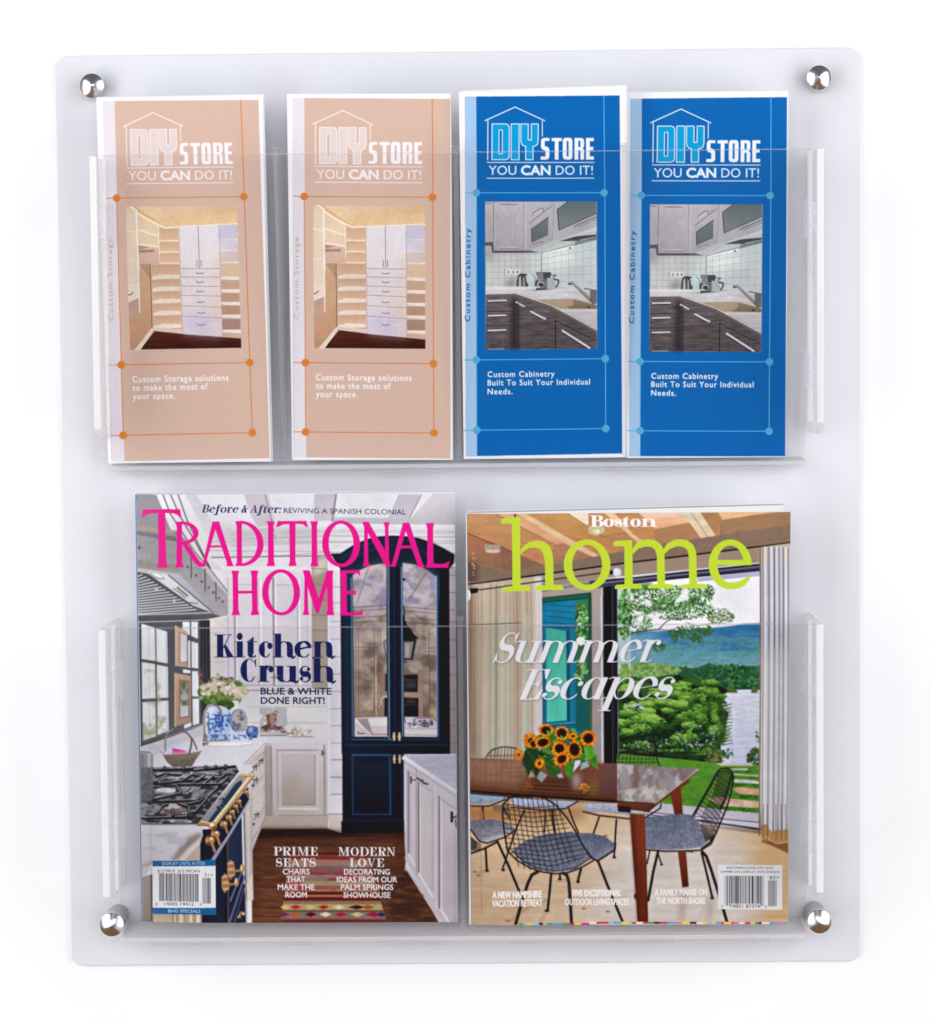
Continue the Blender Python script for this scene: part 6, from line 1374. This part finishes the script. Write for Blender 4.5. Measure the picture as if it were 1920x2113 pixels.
def print_mat(name, rough, spec, coat=0.0, wave=0.0):
    m, nt, b = new_mat(name)
    at = nt.nodes.new('ShaderNodeAttribute')
    at.attribute_name = 'ink'
    nt.links.new(at.outputs['Color'], b.inputs['Base Color'])
    b.inputs['Roughness'].default_value = rough
    b.inputs['Specular IOR Level'].default_value = spec
    b.inputs['Coat Weight'].default_value = coat
    b.inputs['Coat Roughness'].default_value = 0.22
    if wave:
        noise_bump(nt, b, 14.0, wave, 0.002)
    return m

def plain_mat(name, col, rough=0.5, spec=0.4, metal=0.0, bump=None):
    m, nt, b = new_mat(name)
    b.inputs['Roughness'].default_value = rough
    b.inputs['Specular IOR Level'].default_value = spec
    b.inputs['Metallic'].default_value = metal
    rgb = nt.nodes.new('ShaderNodeTexNoise')
    rgb.inputs['Scale'].default_value = 30.0
    mix = nt.nodes.new('ShaderNodeMix')
    mix.data_type = 'RGBA'
    mix.inputs['A'].default_value = (*[c * 0.985 for c in col], 1)
    mix.inputs['B'].default_value = (*[min(1, c * 1.015) for c in col], 1)
    nt.links.new(rgb.outputs['Fac'], mix.inputs['Factor'])
    nt.links.new(mix.outputs['Result'], b.inputs['Base Color'])
    if bump:
        noise_bump(nt, b, *bump)
    return m

def clear_mat(name, tint, milk, gloss, rough=0.03, milk_col=(0.93, 0.93, 0.96)):
    """thin clear acrylic: lets most light straight through, mirrors some, and a little milkiness"""
    m = bpy.data.materials.new(name)
    m.use_nodes = True
    nt = m.node_tree
    for n in list(nt.nodes):
        if n.type != 'OUTPUT_MATERIAL':
            nt.nodes.remove(n)
    out = [n for n in nt.nodes if n.type == 'OUTPUT_MATERIAL'][0]
    tr = nt.nodes.new('ShaderNodeBsdfTransparent')
    tr.inputs['Color'].default_value = (*tint, 1)
    df = nt.nodes.new('ShaderNodeBsdfDiffuse')
    df.inputs['Color'].default_value = (*milk_col, 1)
    tl = nt.nodes.new('ShaderNodeBsdfTranslucent')
    tl.inputs['Color'].default_value = (*milk_col, 1)
    gl = nt.nodes.new('ShaderNodeBsdfGlossy')
    gl.inputs['Roughness'].default_value = rough
    lw = nt.nodes.new('ShaderNodeLayerWeight')
    lw.inputs['Blend'].default_value = 0.5
    pw = nt.nodes.new('ShaderNodeMath')
    pw.operation = 'POWER'
    pw.inputs[1].default_value = 5.0
    nt.links.new(lw.outputs['Facing'], pw.inputs[0])
    fr = nt.nodes.new('ShaderNodeMath')
    fr.operation = 'MULTIPLY_ADD'
    fr.inputs[1].default_value = 0.9
    fr.inputs[2].default_value = 0.04
    nt.links.new(pw.outputs[0], fr.inputs[0])
    nz = nt.nodes.new('ShaderNodeTexNoise')
    nz.inputs['Scale'].default_value = 9.0
    bp = nt.nodes.new('ShaderNodeBump')
    bp.inputs['Strength'].default_value = 0.08
    bp.inputs['Distance'].default_value = 0.002
    nt.links.new(nz.outputs['Fac'], bp.inputs['Height'])
    nt.links.new(bp.outputs[0], gl.inputs['Normal'])
    half = nt.nodes.new('ShaderNodeMixShader')
    half.inputs['Fac'].default_value = 0.5
    nt.links.new(df.outputs[0], half.inputs[1])
    nt.links.new(tl.outputs[0], half.inputs[2])
    mk = nt.nodes.new('ShaderNodeMixShader')
    mk.inputs['Fac'].default_value = milk
    nt.links.new(tr.outputs[0], mk.inputs[1])
    nt.links.new(half.outputs[0], mk.inputs[2])
    sc = nt.nodes.new('ShaderNodeMath')
    sc.operation = 'MULTIPLY'
    sc.use_clamp = True
    sc.inputs[1].default_value = gloss
    nt.links.new(fr.outputs[0], sc.inputs[0])
    mg = nt.nodes.new('ShaderNodeMixShader')
    nt.links.new(sc.outputs[0], mg.inputs['Fac'])
    nt.links.new(mk.outputs[0], mg.inputs[1])
    nt.links.new(gl.outputs[0], mg.inputs[2])
    nt.links.new(mg.outputs[0], out.inputs['Surface'])
    return m

M_WALL = plain_mat('white_wall', (0.93, 0.93, 0.945), 0.8, 0.1)
M_PANEL = plain_mat('frosted_acrylic', (0.748, 0.753, 0.80), 0.5, 0.2)
M_SHEET = clear_mat('clear_sheet', (0.972, 0.972, 0.974), 0.0, 0.25)
M_RAIL = clear_mat('clear_rail', (0.995, 0.995, 1.0), 0.30, 0.35, 0.08, (0.99, 0.99, 1.0))
M_EDGE = clear_mat('polished_edge', (0.95, 0.95, 0.96), 0.10, 0.5, 0.10, (0.98, 0.98, 0.99))
M_DIV = clear_mat('clear_divider', (0.99, 0.99, 1.0), 0.14, 0.4, 0.08, (0.98, 0.98, 1.0))
M_GLINT = clear_mat('painted_glint', (1, 1, 1), 0.85, 0.6, 0.1, (1, 1, 1))  # nearly opaque white, highlight of the rails put into the colour
M_SHELF = clear_mat('acrylic_shelf', (0.99, 0.99, 0.995), 0.55, 0.8, 0.14, (0.97, 0.965, 0.98))
M_PAPER = plain_mat('white_paper', (0.86, 0.86, 0.875), 0.6, 0.25)
M_PAGES = plain_mat('page_edges', (0.78, 0.775, 0.77), 0.7, 0.2)
M_LEAFLET = print_mat('leaflet_print', 0.40, 0.06, 0.0, 0.10)
M_COVER = print_mat('cover_print', 0.28, 0.20, 0.0, 0.05)

def chrome_mat():
    m, nt, b = new_mat('brushed_chrome')
    b.inputs['Base Color'].default_value = (0.84, 0.845, 0.86, 1)
    b.inputs['Metallic'].default_value = 1.0
    b.inputs['Roughness'].default_value = 0.20
    b.inputs['Anisotropic'].default_value = 0.5
    tg = nt.nodes.new('ShaderNodeTangent')
    tg.direction_type = 'RADIAL'
    tg.axis = 'Y'
    nt.links.new(tg.outputs[0], b.inputs['Tangent'])
    return m
M_CHROME = chrome_mat()
M_STEEL = plain_mat('satin_steel', (0.55, 0.55, 0.58), 0.35, 0.5, 0.9)

# ------------------------------------------------------------------ building helpers
def link(o, parent=None):
    COL.objects.link(o)
    if parent is not None:
        o.parent = parent
    return o

def empty(name, loc, rot=(0, 0, 0)):
    o = bpy.data.objects.new(name, None)
    o.empty_display_size = 0.02
    o.location = loc
    o.rotation_euler = rot
    return link(o)

def tag(o, label=None, category=None, group=None, kind=None):
    if label: o['label'] = label
    if category: o['category'] = category
    if group: o['group'] = group
    if kind: o['kind'] = kind
    return o

def mesh_obj(name, verts, faces, mat, parent=None, smooth=False, bevel=0.0):
    me = bpy.data.meshes.new(name)
    me.from_pydata([tuple(v) for v in verts], [], [tuple(f) for f in faces])
    me.update()
    me.materials.append(mat)
    if smooth:
        me.polygons.foreach_set('use_smooth', [True] * len(me.polygons))
    o = bpy.data.objects.new(name, me)
    link(o, parent)
    if bevel:
        bv = o.modifiers.new('bevel', 'BEVEL')
        bv.width = bevel
        bv.segments = 2
        bv.limit_method = 'ANGLE'
    return o

BOXF = [(0, 1, 2, 3), (7, 6, 5, 4), (0, 4, 5, 1), (1, 5, 6, 2), (2, 6, 7, 3), (3, 7, 4, 0)]
def prism(name, quad, vec, mat, parent=None, bevel=0.0):
    """four corners swept along vec"""
    q = [Vector(p) for p in quad]
    v = Vector(vec)
    o = mesh_obj(name, q + [p + v for p in q], BOXF, mat, parent, False, bevel)
    import bmesh
    bm = bmesh.new()
    bm.from_mesh(o.data)
    bmesh.ops.recalc_face_normals(bm, faces=bm.faces)
    bm.to_mesh(o.data)
    bm.free()
    return o

def box(name, lo, hi, mat, parent=None, bevel=0.0):
    (x0, y0, z0), (x1, y1, z1) = lo, hi
    return prism(name, [(x0, y0, z0), (x1, y0, z0), (x1, y0, z1), (x0, y0, z1)], (0, y1 - y0, 0), mat, parent, bevel)

def lathe(name, prof, mat, parent=None, seg=64, loc=(0, 0, 0)):
    """profile of (radius, y) turned about the y axis"""
    vs, fs = [], []
    for r, y in prof:
        for k in range(seg):
            a = 2 * math.pi * k / seg
            vs.append((loc[0] + r * math.cos(a), loc[1] + y, loc[2] + r * math.sin(a)))
    for i in range(len(prof) - 1):
        for k in range(seg):
            k2 = (k + 1) % seg
            fs.append((i * seg + k, i * seg + k2, (i + 1) * seg + k2, (i + 1) * seg + k))
    return mesh_obj(name, vs, fs, mat, parent, True)

# ------------------------------------------------------------------ backdrop
PANEL_Y = -0.030
bd = mesh_obj('backdrop', [(-3, -0.0266, -2.5), (3, -0.0266, -2.5), (3, -0.0266, 2.5), (-3, -0.0266, 2.5)], [(0, 1, 2, 3)], M_WALL)
tag(bd, kind='structure')

# ------------------------------------------------------------------ the wall rack
rack = empty('literature_rack', (0, PANEL_Y, -0.2866))
tag(rack, 'frosted acrylic wall rack with clear pockets and four chrome standoffs', 'display rack')
RX, RY, RZ = rack.location
def L3(p):
    return (p[0] - RX, p[1] - RY, p[2] - RZ)
def Lq(q):
    return [L3(p) for p in q]

def rounded_slab(name, w, h, r, y0, y1, mat, parent):
    pts = []
    for cx, cz, a0 in ((w / 2 - r, h / 2 - r, 0), (-w / 2 + r, h / 2 - r, 90), (-w / 2 + r, -h / 2 + r, 180), (w / 2 - r, -h / 2 + r, 270)):
        for k in range(13):
            a = math.radians(a0 + 90 * k / 12)
            pts.append((cx + r * math.cos(a), cz + r * math.sin(a)))
    n = len(pts)
    vs = [L3((x, y0, z)) for x, z in pts] + [L3((x, y1, z)) for x, z in pts]
    fs = [tuple(range(n)), tuple(range(2 * n - 1, n - 1, -1))] + [(i + n, (i + 1) % n + n, (i + 1) % n, i) for i in range(n)]
    return mesh_obj(name, vs, fs, mat, parent, False, 0.0006)
rounded_slab('back_panel', 0.50, 0.57317, 0.0076, PANEL_Y, PANEL_Y + 0.003, M_PANEL, rack)

def pocket(name, quad, zside, dividers, xrail, yfront, shelf_drop, tabs):
    """one row: the sloping clear front, its side rails, dividers and shelf"""
    tl, tr, br, bl = [Vector(p) for p in quad]
    t = 0.003
    root = prism(name, Lq([tl, tr, br, bl]), (0, t, 0), M_SHEET, rack)
    # polished top edge of the front sheet, a hair proud of it
    e = 0.0007
    prism('polished_rim', Lq([tl + Vector((0, -.0003, 0)), tr + Vector((0, -.0003, 0)), tr + Vector((0, -.0003, e)), tl + Vector((0, -.0003, e))]), (0, t + .0006, 0), M_EDGE, root)
    for sx in (-1, 1):
        xo = sx * xrail
        zt, zb = zside
        yb, yf = PANEL_Y - 0.0005, yfront
        v = [(xo, yb, zt), (xo, yf, zt), (xo, yf, zb + 0.006), (xo, yf + 0.010, zb), (xo, yb, zb)]
        v = [L3(p) for p in v]
        dx = -sx * 0.0032
        vs = v + [(p[0] + dx, p[1], p[2]) for p in v]
        fs = [(0, 1, 2, 3, 4), (9, 8, 7, 6, 5)] + [(i, i + 5, (i + 1) % 5 + 5, (i + 1) % 5) for i in range(5)]
        rail = mesh_obj('side_rail', vs, fs, M_RAIL, root, False, 0.0005)
        # white strips added along front and inner arrises stand in for highlights
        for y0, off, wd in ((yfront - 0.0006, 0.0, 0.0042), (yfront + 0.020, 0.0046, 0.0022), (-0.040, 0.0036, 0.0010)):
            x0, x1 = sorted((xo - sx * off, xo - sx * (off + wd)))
            box('rail_glint', L3((x0, y0, zb + 0.007)), L3((x1, y0 + 0.0008, zt)), M_GLINT, rail, 0.0002)
        for z in tabs:
            x0, x1 = sorted((xo - sx * 0.0034, xo - sx * 0.0090))
            box('locking_tab', L3((x0, yfront + 0.003, z - 0.010)), L3((x1, yfront + 0.007, z + 0.010)), M_DIV, rail, 0.0006)
            box('locking_tab', L3((x0, -0.060, z - 0.012)), L3((x1, -0.056, z + 0.012)), M_DIV, rail, 0.0006)
    for x in dividers:
        zt = zside[0] + 0.003
        ytop, ybot = tl.y + t + 0.0008, bl.y + t + 0.0008
        q = [(x - .0013, PANEL_Y - .0005, zt), (x - .0013, ytop, zt), (x - .0013, ybot, bl.z + .003), (x - .0013, PANEL_Y - .0005, bl.z + .003)]
        prism('divider', Lq(q), (.0026, 0, 0), M_DIV, root)
        box('divider_cap', L3((x - .0022, ytop, zt + .0003)), L3((x + .0022, ytop + .016, zt + .0018)), M_EDGE, root, 0.0003)
    zf = bl.z - 0.0005
    q = [(bl.x - .001, bl.y - .002, zf - shelf_drop), (br.x + .001, br.y - .002, zf - shelf_drop), (br.x + .001, PANEL_Y - .0004, zf + .001), (bl.x - .001, PANEL_Y - .0004, zf + .001)]
    sh = prism('shelf', Lq(q), (0, 0, -0.0028), M_SHELF, root, 0.0004)
    # small moulded feet under the shelf lip
    n = 6
    for k in range(n):
        x = bl.x + (br.x - bl.x) * (k + 0.55) / n
        w = 0.010 if k % 2 else 0.022
        box('clip', L3((x - w, bl.y + .001, zf - shelf_drop - .0056)), L3((x + w, bl.y + .004, zf - shelf_drop - .0031)), M_EDGE, root, 0.0004)
    return root

UP = [(-0.2189, -0.0876, 0.2205), (0.2189, -0.0875, 0.2201), (0.2130, -0.0473, 0.0310), (-0.2165, -0.0475, 0.0326)]
LO = [(-0.2171, -0.0974, -0.0651), (0.2171, -0.0974, -0.0653), (0.2105, -0.0700, -0.2588), (-0.2115, -0.0700, -0.2583)]
pocket('brochure_pocket', UP, (0.2205, 0.0490), (-0.1092, -0.0003, 0.1020), 0.2208, -0.0885, 0.0006, (0.180, 0.088))
pocket('magazine_pocket', LO, (-0.0650, -0.2350), (-0.0002,), 0.2186, -0.1010, 0.0012, (-0.100, -0.195))

def standoff(x, y, z):
    b = lathe('standoff', [(0.0001, -0.0268), (0.0066, -0.0268), (0.0066, y + 0.0012)], M_STEEL, rack, 48, L3((x, 0, z)))
    r = 0.0079
    prof = [(0.0, y - 0.0034), (0.0004, y - 0.00338), (r - 0.0007, y - 0.0004), (r - 0.0002, y), (r, y + 0.0006), (r, y + 0.0035), (r - 0.0006, y + 0.0041), (0.0002, y + 0.0042)]
    lathe('chrome_cap', prof, M_CHROME, b, 96, L3((x, 0, z)))
    return b
for x, y, z in ((-0.2260, -0.040, 0.2672), (0.2237, -0.040, 0.2674), (-0.2198, -0.060, -0.2539), (0.2210, -0.060, -0.2548)):
    standoff(x, y, z)

# ------------------------------------------------------------------ printed things
def to_linear(a):
    a = np.clip(a / 255.0, 0, 1)
    return np.where(a <= 0.04045, a / 12.92, ((a + 0.055) / 1.055) ** 2.4)

def printed(root, sheet, quad, w, h, names, mat, ink, depth):
    """a flat printed front, w x h, coloured from the artwork; regions the artwork marks become parts of their own"""
    quad = np.array(quad, float)
    nx = int(max(quad[1, 0] - quad[0, 0], quad[2, 0] - quad[3, 0])) + 1
    ny = int(max(quad[3, 1] - quad[0, 1], quad[2, 1] - quad[1, 1])) + 1
    u = np.linspace(0, 1, nx)
    v = np.linspace(0, 1, ny)
    U, V = np.meshgrid(u, v)
    Hm = hom([(0, 0), (1, 0), (1, 1), (0, 1)], quad)
    PX, PY = hmap(Hm, U, V)
    fx = np.clip(PX - sheet.x0 - 0.5, 0, sheet.w - 1.001)
    fy = np.clip(PY - sheet.y0 - 0.5, 0, sheet.h - 1.001)
    ix, iy = fx.astype(int), fy.astype(int)
    tx, ty = (fx - ix)[..., None], (fy - iy)[..., None]
    lin = to_linear(sheet.a) * ink - 0.005
    c = (lin[iy, ix] * (1 - tx) + lin[iy, ix + 1] * tx) * (1 - ty) + (lin[iy + 1, ix] * (1 - tx) + lin[iy + 1, ix + 1] * tx) * ty
    lab = sheet.lab[np.clip(np.round(fy).astype(int), 0, sheet.h - 1), np.clip(np.round(fx).astype(int), 0, sheet.w - 1)]
    co = np.stack([(U - 0.5) * w, depth(U, V), (1 - V) * h], -1).reshape(-1, 3)
    col = np.concatenate([np.clip(c, 0.0006, 0.92), np.ones((ny, nx, 1))], -1).reshape(-1, 4)
    idx = np.arange(nx * ny).reshape(ny, nx)
    quads = np.stack([idx[:-1, :-1], idx[1:, :-1], idx[1:, 1:], idx[:-1, 1:]], -1).reshape(-1, 4)
    fl = lab[:-1, :-1].ravel()
    front = None
    for key in [0] + [k for k in names if k != 0]:
        f = quads[fl == key]
        if len(f) == 0:
            continue
        used, inv = np.unique(f.ravel(), return_inverse=True)
        me = bpy.data.meshes.new(names[key])
        me.vertices.add(len(used))
        me.vertices.foreach_set('co', co[used].astype(np.float32).ravel())
        me.loops.add(len(inv))
        me.loops.foreach_set('vertex_index', inv.astype(np.int32))
        me.polygons.add(len(f))
        me.polygons.foreach_set('loop_start', np.arange(0, len(inv), 4, dtype=np.int32))
        me.update(calc_edges=True)
        me.polygons.foreach_set('use_smooth', np.ones(len(f), bool))
        at = me.attributes.new('ink', 'FLOAT_COLOR', 'POINT')
        at.data.foreach_set('color', col[used].astype(np.float32).ravel())
        me.materials.append(mat)
        me.update()
        o = bpy.data.objects.new(names[key], me)
        link(o, root if front is None else front)
        if front is None:
            front = o
    return front

LEAF = {0: 'front_panel', 2: 'store_logo', 3: 'picture', 5: 'caption'}
LEAF.update({10 + k: 'connector_dot' for k in range(6)})
def leaflet(sheet, quad, fit, ink, label, bulge, back):
    x, y, z, roll, lean, w, h = fit
    root = empty('brochure', (x, y, z), (math.radians(lean), math.radians(roll), 0))
    tag(root, label, 'brochure', 'folded brochures in the upper pocket')
    d = lambda u, v: bulge * ((2 * u - 1) ** 2) + 0.0008 * (1 - v) ** 2 * (2 * u - 1) ** 4
    printed(root, sheet, quad, w, h, LEAF, M_LEAFLET, ink, d)
    # the folded leaves behind the front one, each a hair out of line
    for k, (dx, dz, a) in enumerate(back):
        xs = [-w / 2 + dx, w / 2 + dx]
        n = 12
        vs = []
        for i in range(n + 1):
            uu = i / n
            xx = xs[0] + (xs[1] - xs[0]) * uu
            yy = 0.0007 + 0.0006 * k + d(uu, 0.5)
            vs += [(xx, yy, 0.0), (xx, yy, h + dz + a * (uu - 0.5) * w), (xx, yy + 0.0003, 0.0), (xx, yy + 0.0003, h + dz + a * (uu - 0.5) * w)]
        fs = []
        for i in range(n):
            b = i * 4
            fs += [(b, b + 4, b + 5, b + 1), (b + 2, b + 3, b + 7, b + 6), (b + 1, b + 5, b + 7, b + 3), (b, b + 2, b + 6, b + 4)]
        fs += [(0, 1, 3, 2), (n * 4, n * 4 + 2, n * 4 + 3, n * 4 + 1)]
        mesh_obj('folded_leaf', vs, fs, M_PAPER, root)
    return root

def remap(prn_ref, prn_here, paper_here):
    """where this leaflet's paper corners fall on the drawing made for the reference leaflet"""
    Hm = hom(prn_here, prn_ref)
    return [hmap(Hm, px, py) for px, py in paper_here]

PEACH = [(604.8, 205.2), (927.9, 204.8), (929, 944.8), (607.7, 945)]
BLUE = [(957.6, 200.4), (1280.7, 197.1), (1282.8, 938.2), (964.2, 939.4)]
storage = storage_leaflet()
INK_P, INK_B = 0.97, 0.95
leaflet(storage, remap(PEACH, [(212.4, 212.9), (533.6, 205.5), (554.5, 945), (233.8, 952.5)], [(197.4, 204), (544, 194), (556.6, 952), (226, 956.5)]),
        (-0.1686, -0.0420, 0.0333, -0.19, 5.0, 0.1015, 0.2256), INK_P,
        'peach brochure tilted a little, in the left end slot of the upper pocket', -0.0004, [(0.0006, 0.0002, 0.0), (0.0012, 0.0005, 0.004)])
leaflet(storage, [(592.7, 196), (932.3, 192.7), (932.8, 948), (604, 951)],
        (-0.0546, -0.0420, 0.0338, 0.41, 6.0, 0.0998, 0.2253), INK_P,
        'peach brochure hanging straight, next to the blue brochures', 0.0003, [(-0.0004, 0.0002, 0.0), (0.0004, 0.0004, 0.0)])
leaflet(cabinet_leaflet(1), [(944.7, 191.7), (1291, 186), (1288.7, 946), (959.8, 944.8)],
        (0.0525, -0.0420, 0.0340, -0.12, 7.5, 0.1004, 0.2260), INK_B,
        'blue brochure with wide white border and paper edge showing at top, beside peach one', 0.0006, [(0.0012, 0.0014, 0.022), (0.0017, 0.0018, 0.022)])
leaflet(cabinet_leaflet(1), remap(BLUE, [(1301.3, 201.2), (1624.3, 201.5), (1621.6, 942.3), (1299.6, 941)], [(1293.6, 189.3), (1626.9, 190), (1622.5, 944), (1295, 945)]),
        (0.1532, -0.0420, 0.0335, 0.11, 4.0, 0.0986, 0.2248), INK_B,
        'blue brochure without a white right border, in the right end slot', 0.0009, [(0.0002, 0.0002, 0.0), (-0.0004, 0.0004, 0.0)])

def magazine(sheet, quad, fit, ink, names, label, curl, block):
    x, y, z, roll, lean, w, h = fit
    root = empty('magazine', (x, y, z), (math.radians(lean), math.radians(roll), 0))
    tag(root, label, 'magazine', 'magazines in the lower pocket')
    def d(u, v):
        t = np.clip((curl[1] - u) / curl[1], 0, 1)
        return curl[0] * t ** 2 + 0.0006 * np.clip((u - 0.9) / 0.1, 0, 1) ** 2
    printed(root, sheet, quad, w, h, names, M_COVER, ink, d)
    tl, tr, xr, thick, xl = block
    n = 24
    for nm, y0, y1, ex, mat in (('page_block', 0.0006, thick, 0.0, M_PAGES), ('back_cover', thick + 0.0001, thick + 0.0005, 0.0004, M_PAPER)):
        vs = []
        for i in range(n + 1):
            uu = i / n
            xx = -w / 2 + xl + (xr - xl + w) * uu
            yy = float(d(np.array(min(1, max(0, uu))), 0))
            zt = h + tl + (tr - tl) * uu + ex
            vs += [(xx, yy + y0, 0.0), (xx, yy + y0, zt), (xx, y1 + yy, 0.0), (xx, y1 + yy, zt)]
        fs = []
        for i in range(n):
            b = i * 4
            fs += [(b, b + 4, b + 5, b + 1), (b + 2, b + 3, b + 7, b + 6), (b + 1, b + 5, b + 7, b + 3), (b, b + 2, b + 6, b + 4)]
        fs += [(0, 1, 3, 2), (n * 4, n * 4 + 2, n * 4 + 3, n * 4 + 1)]
        mesh_obj(nm, vs, fs, mat, root)
    return root

magazine(kitchen_cover(), [(280, 1027), (941, 1012.5), (942.5, 1902.5), (288, 1905)],
         (-0.1029, -0.0600, -0.2533, 0.20, 0.50, 0.1977, 0.2674), 0.98,
         {0: 'front_cover', 2: 'masthead', 3: 'cover_line', 6: 'headline', 7: 'cover_line', 8: 'cover_line', 4: 'barcode_label'},
         'magazine with pink masthead over a kitchen with a navy dresser', (0.0046, 0.24), (0.0002, 0.0009, 0.0, 0.0075, 0.0003))
magazine(summer_cover(), [(962, 1060), (1632.5, 1057.5), (1626.5, 1905), (968, 1912)],
         (0.1023, -0.0600, -0.2561, 0.11, 3.20, 0.1983, 0.2579), 0.98,
         {0: 'front_cover', 2: 'masthead', 3: 'cover_line', 6: 'headline', 4: 'feature_line', 7: 'feature_line', 8: 'feature_line', 5: 'barcode_label'},
         'magazine with lime green masthead over a dining table with sunflowers', (0.0024, 0.16), (0.0004, 0.0042, -0.004, 0.0085, 0.0003))
